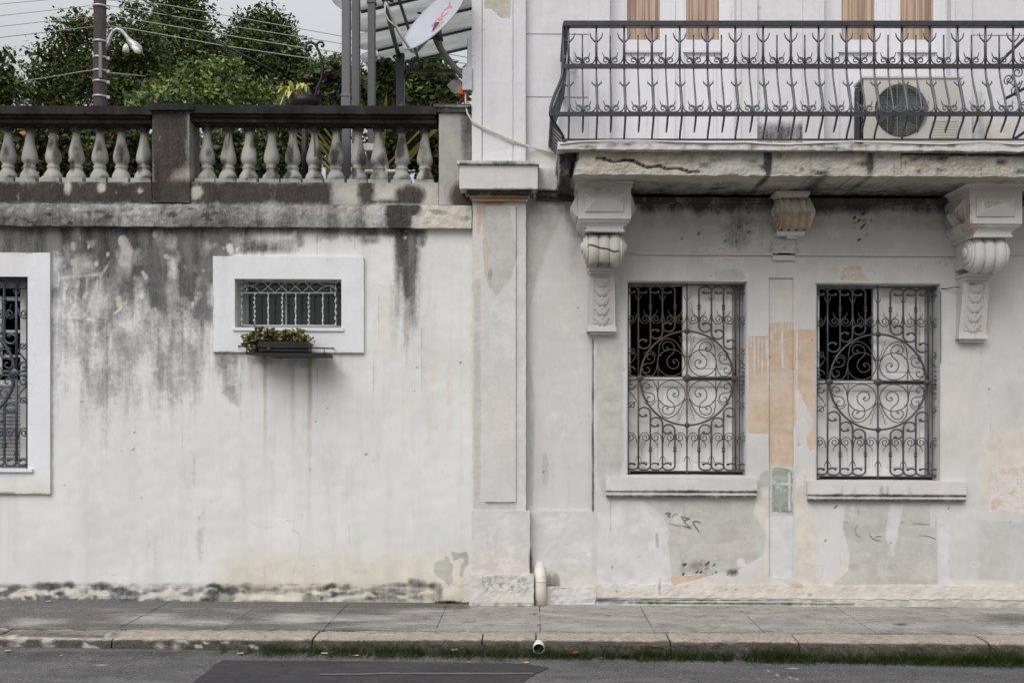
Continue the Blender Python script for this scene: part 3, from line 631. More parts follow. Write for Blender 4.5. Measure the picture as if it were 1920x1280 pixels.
mb = MB(); mb.slab(-330, 385, 886, 1134, -0.3, 0.0, 3.2, holes, 0.004, 0, 3, foot_disp); mb.build('wall', M['annex'], annex, A)
# side, back wall and the terrace deck
x0 = P(-330, 0)[0]; x1 = P(884, 0)[0]
mb = MB(); mb.box(x0, x0+0.3, 0.31, 7, -0.2, 3.3); mb.box(x0+0.31, x1, 6.7, 7, -0.2, 3.3); mb.build('rear_wall', M['annex'], annex)
mb = MB(); mb.box(x0, x1-0.01, 0.26, 7.0, 3.31, 3.38); mb.build('terrace_deck', M['balus'], annex)
# cornice band
K = 'coping'
st(K, 'M', 'g', -400, 760, 432, 330, v=0.66, soft=60); st(K, 'M', 'e', 745, 405, 26, 40, v=1.0, soft=12); st(K, 'M', 'e', 770, 392, 20, 14, v=.9, soft=8); st(K, 'M', 'p', [(-300, 376), (700, 380), (700, 388), (-300, 384)], v=0.55, soft=4)
st(K, 'G', 'p', [(-300, 376), (480, 376), (400, 440), (-300, 440)], v=0.6, soft=50); st(K, 'C', 'p', [(780, 380), (900, 380), (900, 440), (780, 440)], v=0.8, soft=14); st(K, 'C', 'p', [(560, 380), (720, 380), (720, 420), (600, 420)], v=0.55, soft=24); st(K, 'G', 'p', [(800, 392), (840, 396), (838, 404), (812, 402)], v=1.1, soft=2); st(K, 'W', 'e', 640, 404, 60, 12, v=0.45, soft=14)
for i in range(170):
    x = random.uniform(-60, 880); cl = 0.5 if x > 480 else 1; st(K, random.choice(['M', 'M', 'G', 'W', 'C'] if x < 500 else ['M', 'G', 'W', 'C', 'C']), 'e', x, random.uniform(383, 424), random.uniform(3, 16), random.uniform(2, 6), v=random.uniform(0.4, 0.9)*cl, soft=3)
mb = MB(); mb.slab(-332, 382, 884, 424.5, -0.02, 0.065, 3.2, (), 0.006, 0.006, 20); mb.build('cornice', M['coping'], annex, K)

def spiral(cx, cy, r0, r1, a0, turns, n=16):
    return [(cx+(r0+(r1-r0)*(i/n)**0.85)*math.cos(a0+turns*2*PI*i/n), cy+(r0+(r1-r0)*(i/n)**0.85)*math.sin(a0+turns*2*PI*i/n)) for i in range(n+1)]
def bez(p0, p1, p2, p3, n=8):
    return [tuple((1-t)**3*a+3*t*(1-t)**2*b+3*t*t*(1-t)*c+t**3*d for a, b, c, d in zip(p0, p1, p2, p3)) for t in [i/n for i in range(n+1)]]
def grille(mb, cx, cy, hw, hh, d, k=1.0, both=True):
    """wrought grille filling a window. local units: dx outwards, dy up, in 1/2.844 photo pixel, quadrant mirrored"""
    U = 2.844; sx_, sy_ = hw/322.0, hh/520.0
    zz = P(cx, cy, d)
    def place(x, y, dd=0.0):
        p = P(cx+x*sx_, cy-y*sy_, d); return (p[0], -(d+dd), p[2]-T*(p[0]-zz[0]))
    def tb(pts, r, n=6, rs=None, dd=0): mb.tube([place(x, y, dd) for x, y in pts], r*k, n, rs=rs)
    rb = 0.0080; rt = 0.0046
    rng_ = random.Random(int(cx))
    for sx in (-1, 1):
        for sy in (-1, 1):
            def q(pts): return [(sx*x, sy*y) for x, y in pts]
            # outer frame, rosette bar
            tb(q([(316, 0), (316, 512)]), 0.007, 4, dd=-0.01)
            tb(q([(262, 0), (262, 490)])+[], rb)
            def scr(x, y, r=20, out=1, r_=rb): return spiral(x, y, r, 4, 0, 0.9)
            # crozier tops: straight bar, hook outward
            for bx in (262, 197, 132, 65):
                top = 478 if bx != 65 else 478
                c = (bx+38, top-2) if bx < 262 else (bx+34, top-2); r0 = c[0]-bx
                pts = [(c[0]-r0*math.cos(a)*(1-0.45*a/6.2), c[1]+0.62*r0*math.sin(a)*(1-0.45*a/6.2)) for a in [i*0.3 for i in range(0, 19)]]
                low = {262: 0, 197: 208, 132: 262, 65: 300}[bx]
                if bx == 262: tb(q([(bx, top-10)]+pts), rb, rs=[rb*k]*6+[rb*k*(1.0+0.02*i) for i in range(len(pts)-5)])
                else:
                    c2 = (bx+37, low-20); r2 = 37
                    hook = [(c2[0]-r2*math.cos(a)*(1-0.5*a/6), c2[1]-0.9*r2*math.sin(a)*(1-0.5*a/6)) for a in [i*0.3 for i in range(0, 19)]]
                    tb(q(hook[::-1]+[(bx, low+10), (bx, (low+top)/2), (bx, top-10)]+pts), rb)
                    e = hook[-1]; p = place(sx*e[0], sy*e[1]); mb.lathe([(-0.008, 0.004), (-0.006, 0.013*k), (0.006, 0.013*k), (0.008, 0.004)], p, 'y', 10)
                e = pts[-1]; p = place(sx*e[0], sy*e[1]); mb.lathe([(-0.008, 0.004), (-0.006, 0.012*k), (0.006, 0.012*k), (0.008, 0.004)], p, 'y', 10)
            # collars
            for bx in (197, 65):
                p = place(sx*bx, sy*385)
                for prof in ([(-0.045, 0.007), (-0.03, 0.012), (-0.012, 0.016), (-0.008, 0.010), (0.008, 0.010), (0.012, 0.0165), (0.02, 0.0165), (0.045, 0.007)],):
                    mb.lathe([(sy*t_*0.62, r*k) for t_, r in (prof if sy > 0 else prof)], p, 'z', 10)
            # thorns
            for bx in (262, 132, 0):
                for s2 in (-1, 1):
                    if bx == 0 and s2 < 0: continue
                    tb(q([(bx, 420), (bx+s2*8, 428), (bx+s2*14, 440), (bx+s2*17, 454)]), 0.003, 4, rs=[.005, .0045, .0035, .002])
            # heart scrolls about the collared bars
            for bx in (322+8, 197, 65):
                for s2 in ((-1,) if bx > 300 else (-1, 1)):
                    f = lambda x, y: (bx+s2*x, y)
                    h = 65 if bx < 300 else 60
                    pts = [f(h-2, 350), f(h-4, 330), f(h-10, 310), f(h-22, 297), f(h-38, 295)]
                    sp = spiral(28, 320, 25, 6, -PI/2, -1.45, 18)
                    tb(q(pts+[f(x, y) for x, y in sp]), rt)
                    if bx < 300: tb(q([f(2, 305), f(8, 330), f(24, 342), f(34, 356), f(36, 372)]), rt, 5, rs=[.006, .005, .0042, .0034, .002])
            # side scrolls with the diagonal
            tb(q(spiral(296, 148, 24, 5, 0.6, -1.3, 14)[::-1]+[(272, 124), (290, 95), (316, 65)]), rt)
            tb(q(spiral(302, 42, 24, 8, 3.3, -0.9, 12)+[]), rb*0.9)
            tb(q([(318, 20), (296, 12), (275, 8), (262, 0)]), rb)
            # circle
            tb(q([(252*math.cos(a), 254*math.sin(a)) for a in [PI/2*i/16 for i in range(17)]]), 0.0095, 6)
            # inner big spirals and S stem
            A_ = (84, 84)
            tb(q([(154, 14), (156, 60)]+[(A_[0]+74*math.cos(a), A_[1]+4+68*math.sin(a)) for a in [0.1+i*0.3 for i in range(0, 4)]]), rt)
            ring = [(A_[0]+(75)*math.cos(a), A_[1]+(72)*math.sin(a)) for a in [PI/2+0.0-i*0.28 for i in range(-9, 15)]]
            tb(q(ring), rt)
            B_ = (104, 166)
            e_ = math.atan2(81, 39)
            tb(q(spiral(68, 84, 6, 45, e_-1.15*2*PI, 1.15, 30)), rt); tb(q(spiral(107, 165, 6, 45, e_+PI-1.15*2*PI, 1.15, 30)), rt)
            for cc_ in ((68, 84), (107, 165)): p = place(sx*cc_[0], sy*cc_[1]); mb.lathe([(-0.006, 0.004), (-0.004, 0.009*k), (0.004, 0.009*k), (0.006, 0.004)], p, 'y', 8)
            tb(q([(152, 110), (153, 150), (146, 185), (128, 208), (104, 216), (76, 208), (50, 186), (34, 160), (18, 128), (10, 112)]), rt)
            tb(q([(44-0, 228), (34, 214), (38, 202), (26, 190), (30, 176), (18, 164), (20, 152), (10, 138), (6, 110)]), 0.003, 4)
            e_ = math.atan2(-62, 15)
            for c0, a0 in (((200, 110), e_), ((215, 48), e_+PI)): tb(q(spiral(c0[0], c0[1], 5, 32, a0-1.1*2*PI, 1.1, 22)), rt)
            tb(q([(160, 96), (150, 120), (138, 128)]), rt); tb(q([(234, 130), (205, 148), (180, 138), (164, 118)]), rt)
            tb(q([(242, 66), (236, 30), (216, 14), (186, 12), (166, 40), (158, 80)]), rt)
    # bars
    for yy in (-8, 8): tb([(-322, yy), (322, yy)], 0.0065, 4)
    for yy in (-503, 506): tb([(-322, yy), (322, yy)], 0.0065, 4)
    tb([(0, -520), (0, 520)], 0.0085, 4)
    for x, y, r in ((0, 0, 0.034), (252, 0, 0.028), (-252, 0, 0.028), (0, 254, 0.024), (0, -254, 0.024)):
        p = place(x, y, 0.008); mb.lathe([(-0.012, r*0.5*k), (-0.008, r*0.95*k), (-0.002, r*k), (0.004, r*k), (0.01, r*0.6*k)], p, 'y', 16)
        mb.lathe([(-0.022, r*0.25*k), (-0.012, r*0.45*k), (0, r*0.45*k)], p, 'y', 12)

# left window (partly out of frame)
win = MB()
Wt = 'surr'; st(Wt, 'G', 'l', [(440, 618), (438, 655)], 3, v=0.5, soft=4); st(Wt, 'G', 'l', [(640, 620), (641, 658)], 3, v=0.5, soft=4); st(Wt, 'M', 'p', [(399, 481), (682, 484), (682, 487), (399, 485)], v=0.5, soft=3); st(Wt, 'C', 'g', -300, 100, 925, 860, v=0.6, soft=10); st(Wt, 'M', 'l', [(-200, 924), (94, 925)], 2, v=0.6, soft=3); st(Wt, 'M', 'l', [(399, 660), (682, 661)], 1.5, v=0.5, soft=2)
st(Wt, 'M', 'p', [(-300, 468), (94, 474), (94, 478), (-300, 474)], v=0.35, soft=4); st(Wt, 'C', 'e', 40, 480, 16, 5, v=0.5, soft=5); st(Wt, 'R', 'e', 40, 480, 14, 4, v=0.3, soft=4); st(Wt, 'M', 'l', [(399, 485), (399, 655)], 1.5, v=0.3, soft=2)
win.slab(-214, 473, 93.5, 925, -0.005, 0.03, 6, [holes[0]], 0.0015, 0.0015)
w1 = win.build('window', M['surround'], annex, Wt)
mb = MB(); mb.pbox(-182, 878, 60, 884, 0.03, 0.055); mb.build('sill', M['surround'], w1)
mb = MB(); grille(mb, -61, 699, 113, 181, -0.06, 1.45); mb.build('grille', M['ironblue'], w1)
mb = MB()
for xa, xb in ((-174, -160), (38, 52), (-68, -54)): mb.pbox(xa, 519, xb, 879, -0.24, -0.19)
for ya, yb in ((519, 540), (556, 563), (618, 623), (665, 669), (712, 722), (868, 879)): mb.pbox(-160, ya, 38, yb, -0.235, -0.195)
mb.build('frame', M['shutter'], w1)
mb = MB()
for i in range(21):
    y = 722+i*7.0; a = P(-160, y, -0.21); b = P(52, y+7, -0.21)
    mb.add([(a[0], 0.2, a[2]), (b[0], 0.2, a[2]), (b[0], 0.225, a[2]-0.027), (a[0], 0.225, a[2]-0.027), (a[0], 0.206, a[2]+0.004), (b[0], 0.206, a[2]+0.004), (b[0], 0.231, a[2]-0.023), (a[0], 0.231, a[2]-0.023)], [(0, 1, 2, 3), (4, 7, 6, 5), (0, 4, 5, 1), (3, 2, 6, 7)])
mb.build('louvre', M['shutter'], w1)
mb = MB(); mb.pbox(-174, 519, -160+60, 600, -0.2, -0.15); mb.pbox(-60, 555, 3, 700, -0.187, -0.165); mb.build('shutter', M['shutter'], w1)
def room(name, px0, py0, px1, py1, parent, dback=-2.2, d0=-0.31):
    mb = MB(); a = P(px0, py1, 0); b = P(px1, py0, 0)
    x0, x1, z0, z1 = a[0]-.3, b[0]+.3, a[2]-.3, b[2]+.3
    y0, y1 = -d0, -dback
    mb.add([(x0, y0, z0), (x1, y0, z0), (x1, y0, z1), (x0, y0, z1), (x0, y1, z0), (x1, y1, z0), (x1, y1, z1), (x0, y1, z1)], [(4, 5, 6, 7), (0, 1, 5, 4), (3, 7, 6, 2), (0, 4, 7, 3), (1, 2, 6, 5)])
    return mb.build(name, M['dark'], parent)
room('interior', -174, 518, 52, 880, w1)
# small window with pale grille
win = MB(); win.slab(399, 481, 682, 660.5, -0.005, 0.03, 6, [(440, 523, 640, 614)], 0.0015, 0.0015)
w2 = win.build('window', M['surround'], annex, Wt)
mb = MB(); mb.pbox(436, 614.2, 644, 620, -0.02, 0.045); mb.build('sill', M['surround'], w2)
mb = MB(); d = -0.075
Z6 = 4.572
def q6(x, y, dd=0): p = P(380+x/Z6, 460+y/Z6, d+dd); return (p[0], p[1], p[2])
rr = 0.0045
for i, x in enumerate((335, 445, 562, 683, 797, 910, 1030, 1140)):
    y0 = 405 if 0 < i < 7 else 300
    n = 40; pts = [q6(x+(4*math.sin(k*0.9) if i % 2 else 2*math.sin(k*0.5)), y0+(685-y0)*k/n) for k in range(n+1)]
    mb.tube(pts, rr, 5, rs=[0.0055+(0.0035 if i % 2 or i in (0, 7) else 0.0012)*math.sin(k*1.15) for k in range(n+1)])
    if not i % 2: 
        for yy in (465, 540, 640): p = q6(x, yy); mb.lathe([(-0.008, 0.005), (0, 0.011), (0.008, 0.005)], p, 'z', 8)
for y in (300, 407, 685): mb.tube([q6(330, y), q6(1145, y)], rr, 4)
zx = [500, 560, 617, 677, 735, 795, 852, 910, 967]
for k in range(8):
    for (ya, yb) in ((403, 303),): pass
for k in range(0, 9, 2):
    if k < 8:
        mb.tube([q6(zx[k], 403), q6(zx[k]+117, 303, .006)], rr*0.8, 5); mb.tube([q6(zx[k]+10, 303, .006), q6(zx[k]+117, 403)], rr*0.8, 5)
for s_, ex in ((1, 340), (-1, 1135)):
    f = lambda x, y: q6(ex+s_*x, y)
    mb.tube([f(160, 403), f(110, 360), f(60, 345), f(10, 350)]+[f(24+20*math.cos(a)*(1-a/9), 380-26*math.sin(a)*(1-a/9)) for a in [PI*0.7-i*0.45 for i in range(14)]][:1], rr*0.8, 5)
    mb.tube([f(24-24*math.cos(a)*(1-a/9), 380-26*math.sin(a)*(1-a/9)) for a in [i*0.45 for i in range(13)]], rr*0.8, 5)
    mb.tube([f(24-20*math.cos(a)*(1-a/9), 318-14*math.sin(a)*(1-a/9)) for a in [i*0.45 for i in range(13)]], rr*0.8, 5)
    mb.tube([f(165, 303), f(120, 335), f(70, 345), f(10, 342)], rr*0.8, 5)
mb.build('grille', M['ironwhite'], w2)
mb = MB(); mb.pbox(440, 523, 466, 614, -0.22, -0.19); mb.pbox(466, 523, 640, 531, -0.22, -0.195); mb.pbox(466, 610, 640, 614, -0.22, -0.195); mb.pbox(535, 531, 538, 610, -0.215, -0.2); mb.build('frame', M['shuttergrey'], w2)
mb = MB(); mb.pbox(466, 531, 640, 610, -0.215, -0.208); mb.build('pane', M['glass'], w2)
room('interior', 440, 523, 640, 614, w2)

# planter shelf, trough and plant under the small window
sh = thing('planter_shelf', 'black metal shelf bracketed to the wall under the small grilled window', 'shelf', P(535, 662, 0.0))
mb = MB(); mb.pbox(460, 661, 612, 664.5, 0.03, 0.30); mb.pbox(500, 664.5, 613, 668, 0.05, 0.33); mb.build('shelf_plate', M['black'], sh)
mb = MB()
for px in (478, 592):
    mb.tube([P(px, 663, 0.02), P(px, 663, 0.3)], 0.008, 4)
mb.tube([P(447, 648, 0.03), P(447, 649, 0.26), P(625, 653, 0.26), P(625, 652, 0.03)], 0.006, 6); mb.tube([P(462, 661, 0.27), P(462, 649, 0.26)], 0.005, 4); mb.tube([P(608, 661, 0.27), P(608, 652, 0.26)], 0.005, 4); mb.build('rail', M['black'], sh)
tr_ = thing('potted_plant', 'reddish green trailing plant in a dark trough on the wall shelf', 'plant', P(524, 660, 0.16))
mb = MB(); mb.frust(486, 661, 572, 640, 0.06, 486, 661, 572, 640, 0.07); a = P(484, 659.5, 0.25); b = P(578, 641, 0.25); mb.box(a[0], b[0], -0.25, -0.09, a[2], b[2]); mb.build('trough', M['black'], tr_, bevel=0.006)

# ---------------------------------------------------------------- leaf clouds
def leafmesh(name, mat, parent, centres, size, size_j=0.4, tintf=None, aspect=0.55, up=0.3, fold=True, seed=1):
    """centres: (n,3) array; builds one quad-pair leaf at each"""
    r = np.random.default_rng(seed); n = len(centres); c = np.asarray(centres, float)
    nrm = r.normal(size=(n, 3)); nrm[:, 2] = np.abs(nrm[:, 2])+up; nrm /= np.linalg.norm(nrm, axis=1)[:, None]
    t = r.normal(size=(n, 3)); t -= nrm*np.sum(t*nrm, 1)[:, None]; t /= np.linalg.norm(t, axis=1)[:, None]
    b = np.cross(nrm, t); L = size*(1+size_j*r.normal(size=n)).clip(0.35, 2.2); Wd = L*aspect*0.5
    L = L[:, None]; Wd = Wd[:, None]
    v = np.stack([c-t*L*0.5, c+b*Wd-nrm*Wd*0.3, c+t*L*0.5, c-b*Wd-nrm*Wd*0.3], 1).reshape(-1, 3)
    i = np.arange(n)*4
    me = bpy.data.meshes.new(name)
    me.vertices.add(4*n); me.vertices.foreach_set('co', v.ravel().astype(np.float32))
    lo = np.stack([i, i+1, i+2, i, i+2, i+3], 1).ravel()
    me.loops.add(6*n); me.loops.foreach_set('vertex_index', lo.astype(np.int32))
    me.polygons.add(2*n); me.polygons.foreach_set('loop_start', (np.arange(2*n)*3).astype(np.int32)); me.polygons.foreach_set('loop_total', np.full(2*n, 3, np.int32))
    tt = r.normal(0.4, 0.25, n).clip(0, 1) if tintf is None else tintf(c, r)
    at = me.attributes.new('tint', 'FLOAT', 'POINT'); at.data.foreach_set('value', np.repeat(tt, 4).astype(np.float32))
    me.materials.append(mat); me.update(calc_edges=True); me.validate()
    o = bpy.data.objects.new(name, me); col.objects.link(o)
    if parent: o.parent = parent; o.matrix_parent_inverse = Matrix.Translation(-Vector(root_loc(parent)))
    return o
def clump_pts(blobs, n, clump_r, per, seed, shell=0.55):
    """leaf points: sub-clumps scattered in ellipsoid blobs, leaves gaussian around each sub-clump"""
    r = np.random.default_rng(seed); out = []; tt = []
    vol = np.array([b[3]*b[4]*b[5] for b in blobs])**0.8; vol /= vol.sum()
    for b, w in zip(blobs, vol):
        k = max(1, int(n*w/per))
        d = r.normal(size=(k, 3)); d /= np.linalg.norm(d, axis=1)[:, None]; rad = r.uniform(shell, 1.02, k)**0.6
        cc = np.array(b[:3])+d*rad[:, None]*np.array(b[3:6])
        cc += r.normal(size=(k, 3))*clump_r*0.5
        cs = clump_r*r.uniform(0.5, 1.4, k); ct = r.normal(0, 0.26, k)
        for j in range(k):
            m = int(per*r.uniform(0.5, 1.5)); q = r.normal(size=(m, 3)).clip(-1.5, 1.5)*cs[j]*np.array([1, 1, 0.7]); out.append(cc[j]+q); tt.append(np.clip(0.42+ct[j]+r.normal(0, 0.14, m), 0, 1))
    return np.concatenate(out), np.concatenate(tt)
def limbs(mb, base, tips, r0, seed):
    rr = random.Random(seed); b = Vector(base)
    for tpt in tips:
        tpt = Vector(tpt); n = 7; pts = []; rs = []
        for i in range(n+1):
            u = i/n; p = b.lerp(tpt, u); w = (tpt-b).length*0.06*math.sin(PI*u)
            pts.append(p+Vector((rr.uniform(-1, 1)*w, rr.uniform(-1, 1)*w, rr.uniform(-.5, .5)*w))); rs.append(r0*(1-u)*0.9+0.006)
        mb.tube(pts, r0, 6, rs=rs)
def tree(name, label, cat, mat, dist, blobs, n, size, seed, base_px, flower=0.0, clump=0.28, per=26, trunk_r=0.16, twigs=0, group=None, shell=0.5, base_z=None, aspect=0.5):
    """blobs given in photo pixels at a distance: (px, py, rx_px, ry_px, extra depth)"""
    k = dist/FPX; wb = []
    for px, py, rx, ry, dd in blobs:
        dk = (dist+dd)/FPX; wb.append(((px-VX)*dk, dist+dd-DIST, EYE+(VY-py)*dk, rx*dk, max(rx, ry)*dk*0.7, ry*dk))
    bx = (base_px-VX)*k; by = dist-DIST; bz = 0.0 if base_z is None else base_z
    rq = random.Random(seed+500)
    for w in list(wb):       # ragged sprigs standing out of the outline
        for _ in range(3):
            a_ = rq.uniform(-0.5, PI+0.5); q_ = rq.uniform(0.9, 1.2); rs_ = rq.uniform(0.08, 0.16)
            wb.append((w[0]+w[3]*q_*math.cos(a_), w[1]+rq.uniform(-.4, .4)*w[4], w[2]+w[5]*q_*math.sin(a_), w[3]*rs_, w[4]*rs_, w[5]*rs_*1.4))
    root = thing(name, label, cat, (bx, by, bz-(T*bx if base_z is None else 0)), group)
    pts, tt = clump_pts(wb, n, clump, per, seed, shell)
    def tf(c, r):
        t_ = tt.copy()
        if flower: t_[r.random(len(t_)) < flower] = 2.0
        return t_
    leafmesh('crown', mat, root, pts, size, 0.35, tf, aspect, seed=seed)
    mb = MB(); ztop = min(w[2]-w[5]*0.3 for w in wb); cz = sorted(wb, key=lambda w: -w[3]*w[5])[0]
    fork = Vector((cz[0]*0.6+bx*0.4, by+0.2, max(bz+0.5, min(cz[2]-cz[5]*0.6, cz[2]-0.3))))
    mb.tube([(bx, by, bz-0.2), (bx*0.7+fork.x*0.3, by, bz+(fork.z-bz)*0.45), tuple(fork)], trunk_r, 8, rs=[trunk_r*1.25, trunk_r, trunk_r*0.8])
    limbs(mb, fork, [(w[0], w[1], w[2]+w[5]*0.2) for w in wb[:len(blobs)]], trunk_r*0.6, seed)
    if twigs:
        rr = random.Random(seed)
        for _ in range(twigs):
            w = rr.choice(wb); a = rr.uniform(0, 2*PI); e = rr.uniform(-0.2, 1.2)
            tip = (w[0]+w[3]*math.cos(a)*math.cos(e), w[1]+w[4]*math.sin(a)*math.cos(e), w[2]+w[5]*math.sin(e)*1.05)
            mb.tube([(w[0], w[1], w[2]-w[5]*0.3), tuple((Vector(w[:3])+Vector(tip))*0.5+Vector((0, 0, .05))), tip], 0.02, 4, rs=[0.022, 0.013, 0.006])
    mb.build('trunk', M['bark'], root)
    return root

# plant foliage in the trough
bl = [P(x, y, 0.17)+(rx*S, 0.09, ry*S) for x, y, rx, ry in ((480, 632, 18, 12), (500, 628, 22, 14), (520, 640, 24, 16), (545, 632, 26, 14), (568, 640, 14, 14), (512, 655, 16, 10), (470, 645, 12, 8), (480, 656, 10, 6))]
pts, tt = clump_pts(bl, 1500, 0.022, 12, 5, 0.2)
leafmesh('foliage', F['olive'], tr_, pts, 0.030, 0.35, lambda c, r: tt, 0.85, 0.3, seed=4)
mb = MB()
rr_ = random.Random(3)
for _ in range(26):
    x = rr_.uniform(490, 570); mb.tube([P(x, 645, 0.17), P(x+rr_.uniform(-14, 14), 636, 0.17+rr_.uniform(-.05, .1)), P(x+rr_.uniform(-30, 30), rr_.uniform(612, 658), 0.17+rr_.uniform(-.06, .14))], 0.002, 4)
mb.build('stem', M['bark'], tr_)

# ================================================================ BALUSTRADE on the annex
B = 'bal'
bal = thing('terrace_balustrade', 'weathered cement balustrade with bulbous balusters and black mouldy handrail along the terrace', 'balustrade', P(430, 380, 0))
BC = 'balc'
st(BC, 'M', 'g', -400, 1000, 190, 300, v=0.9, soft=10); st(BC, 'M', 'p', [(-400, 190), (760, 190), (700, 240), (-400, 240)], v=1.1, soft=20)
st(BC, 'M', 'p', [(740, 198), (880, 198), (880, 204), (740, 204)], v=-0.7, soft=4); st(BC, 'W', 'l', [(745, 203), (872, 201)], 3, v=0.35, soft=4)
st(B, 'M', 'p', [(-400, 338), (620, 340), (620, 384), (-400, 384)], v=0.95, soft=14); st(B, 'M', 'e', 768, 366, 26, 20, v=0.9, soft=10); st(B, 'M', 'e', 688, 362, 16, 26, v=0.8, soft=10); st(B, 'M', 'p', [(690, 372), (790, 374), (790, 384), (690, 384)], v=.8, soft=5)
st(B, 'M', 'p', [(280, 200), (358, 200), (358, 310), (330, 322), (300, 350), (285, 330)], v=0.9, soft=20); st(B, 'O', 'p', [(288, 310), (355, 310), (355, 378), (288, 378)], v=0.9, soft=16); st(B, 'M', 'e', 322, 240, 30, 50, v=0.85, soft=20)
st(B, 'C', 'e', 372, 366, 18, 16, v=1.2, soft=5); st(B, 'M', 'e', 368, 360, 12, 14, v=-0.9, soft=4); st(B, 'C', 'e', 128, 352, 7, 14, v=1, soft=4); st(B, 'M', 'e', 128, 352, 7, 14, v=-.9, soft=4); st(B, 'C', 'e', 190, 352, 9, 10, v=1, soft=3); st(B, 'M', 'e', 190, 352, 9, 10, v=-.9, soft=4); st(B, 'C', 'e', 262, 358, 7, 6, v=1, soft=2); st(B, 'M', 'e', 262, 358, 7, 6, v=-.9, soft=3)
st(B, 'C', 'p', [(640, 346), (830, 346), (830, 384), (640, 384)], v=0.75, soft=14); st(B, 'C', 'e', 655, 362, 30, 14, v=.8, soft=10)
st(B, 'M', 'e', 868, 370, 22, 26, v=0.85, soft=14); st(B, 'M', 'p', [(862, 190), (885, 190), (885, 380), (872, 380)], v=0.5, soft=8); st(B, 'M', 'p', [(820, 200), (885, 200), (885, 214), (820, 212)], v=.5, soft=6)
def rail(px0, px1, parent):
    mb = MB(); mb.slab(px0, 197.5, px1, 213, -0.23, 0.085, 8, (), 0.004, 0.003, 8); mb.slab(px0+3, 213, px1-3, 220, -0.2, 0.055, 8, (), 0.003, 0.002, 8); mb.slab(px0, 220, px1, 229.5, -0.18, 0.03, 8, (), 0.003, 0.002, 8)
    return mb.build('handrail', M['balcap'], parent, BC)
rail(-330, 284, bal); rail(356, 818, bal)
mb = MB(); mb.slab(-332, 340, 284.5, 380, -0.22, 0.03, 6, (), 0.005, 0.003); mb.slab(356, 342, 822, 384, -0.22, 0.03, 6, (), 0.005, 0.003); mb.build('base_course', M['balus'], bal, B)
mb = MB(); mb.slab(285.5, 206, 355, 379.5, -0.24, 0.055, 6, (), 0.004, 0.003); o = mb.build('pier', M['balus'], bal, B); o['label'] = 'dark stained cement pier between the two runs of balusters'
mb = MB(); mb.slab(278, 193.5, 363, 206, -0.27, 0.10, 6, (), 0.004, 0.003); mb.build('pier_cap', M['balcap'], bal, BC)
mb = MB(); mb.slab(823, 210, 883, 384.5, -0.24, 0.045, 6, (), 0.003, 0.002); o = mb.build('pier', M['balus'], bal, B); o['label'] = 'cleaner cream pier against the townhouse pilaster'
mb = MB(); mb.slab(813, 194.5, 883, 200, -0.27, 0.095, 6, (), 0.002, 0.002); mb.slab(817, 200, 883, 210, -0.25, 0.07, 6, (), 0.002, 0.002); mb.build('pier_cap', M['balus'], bal, BC)
prof = [(340, 18), (335, 17.6), (329, 16.5), (323, 13), (318, 10.2), (316, 11.8), (313, 11.8), (310.5, 9.6), (307, 12), (303, 14.4), (298, 15), (292, 14.6), (284, 12.8), (274, 10.2), (262, 8), (254, 6.9), (250, 7.4), (247, 8.6), (244, 10.4), (241, 10.6), (237, 8.8), (235.6, 9)]
bxs = [-153, -111, -69, -28, 15, 56, 100, 143, 187, 228, 270]+[389, 428, 467, 509, 549, 590, 630, 672, 711, 754, 797]
for i, bx in enumerate(bxs):
    dy = T*(bx-430)*0.9; c = P(bx, 340+dy+1, -0.095); cz = c[2]; mb = MB(); jit = random.uniform(0.97, 1.03)
    sl = S*1.01
    pr = [((340-y)*sl, r*sl*jit) for y, r in prof]
    mb.lathe(pr, (c[0], c[1], cz), 'z', 26)
    h = 18.4*sl; mb.box(c[0]-h, c[0]+h, c[1]-h, c[1]+h, cz-0.03, cz+0.012, False); h = 11*sl; mb.box(c[0]-h, c[0]+h, c[1]-h, c[1]+h, cz+(340-236)*sl, cz+(340-226)*sl, False)
    STROKES['b%d' % i] = [('M', 'e', (bx, 236, 18, 14), 0.9, 8), ('M', 'e', (bx+random.uniform(-8, 8), random.uniform(270, 330), 9, 22), random.choice([0.45, 0.6, 0.8, 0.55]), 8), ('M', 'e', (bx+random.uniform(-10, 10), random.uniform(250, 335), 7, 12), 0.75, 5), ('M', 'l', ([(bx-18, 339), (bx+18, 339)], 3), 0.8, 3), ('C', 'e', (bx+random.uniform(-6, 6), random.uniform(280, 320), 9, 16), 0.5, 6), ('M', 'l', ([(bx+random.uniform(-3, 3), 248), (bx+random.uniform(-3, 5), 290)], 1.2), 0.7 if i in (2, 12, 15, 16) else 0.3, 1.5), ('M', 'e', (bx+6, 334, 12, 6), random.choice([0.2, 0.6, 0.7]), 4)]  # first mark paints the handrail's shadow onto the baluster top
    # small tilt and twist per casting
    ln, lt = random.uniform(-0.02, 0.02), random.uniform(-0.012, 0.012); ch_a, ch_z = random.uniform(0, 6.28), random.choice([0.02, 0.09, 0.2, 0.3, 0.4])
    def chip(x, y, z):
        g_ = 0.004*nz(x*9+i, y*9, z*9)-0.016*math.exp(-((z-cz-ch_z)/0.02)**2)*max(0, math.cos(math.atan2(y-c[1], x-c[0])-ch_a))**3
        dx, dy = x-c[0], y-c[1]; r_ = math.hypot(dx, dy)+1e-6
        return (x+dx/r_*g_+ln*(z-cz)*0.5, y+dy/r_*g_+lt*(z-cz)*0.5, z)
    mb.v = [chip(*p) for p in mb.v]
    o = mb.build('baluster', M['balus'], bal, 'b%d' % i)

# ================================================================ TOWNHOUSE
th = thing('townhouse', 'old two storey townhouse with peeling grey white plaster, pilaster and bracketed balcony', 'building', (2.5, 0, 0))
H = 'house'
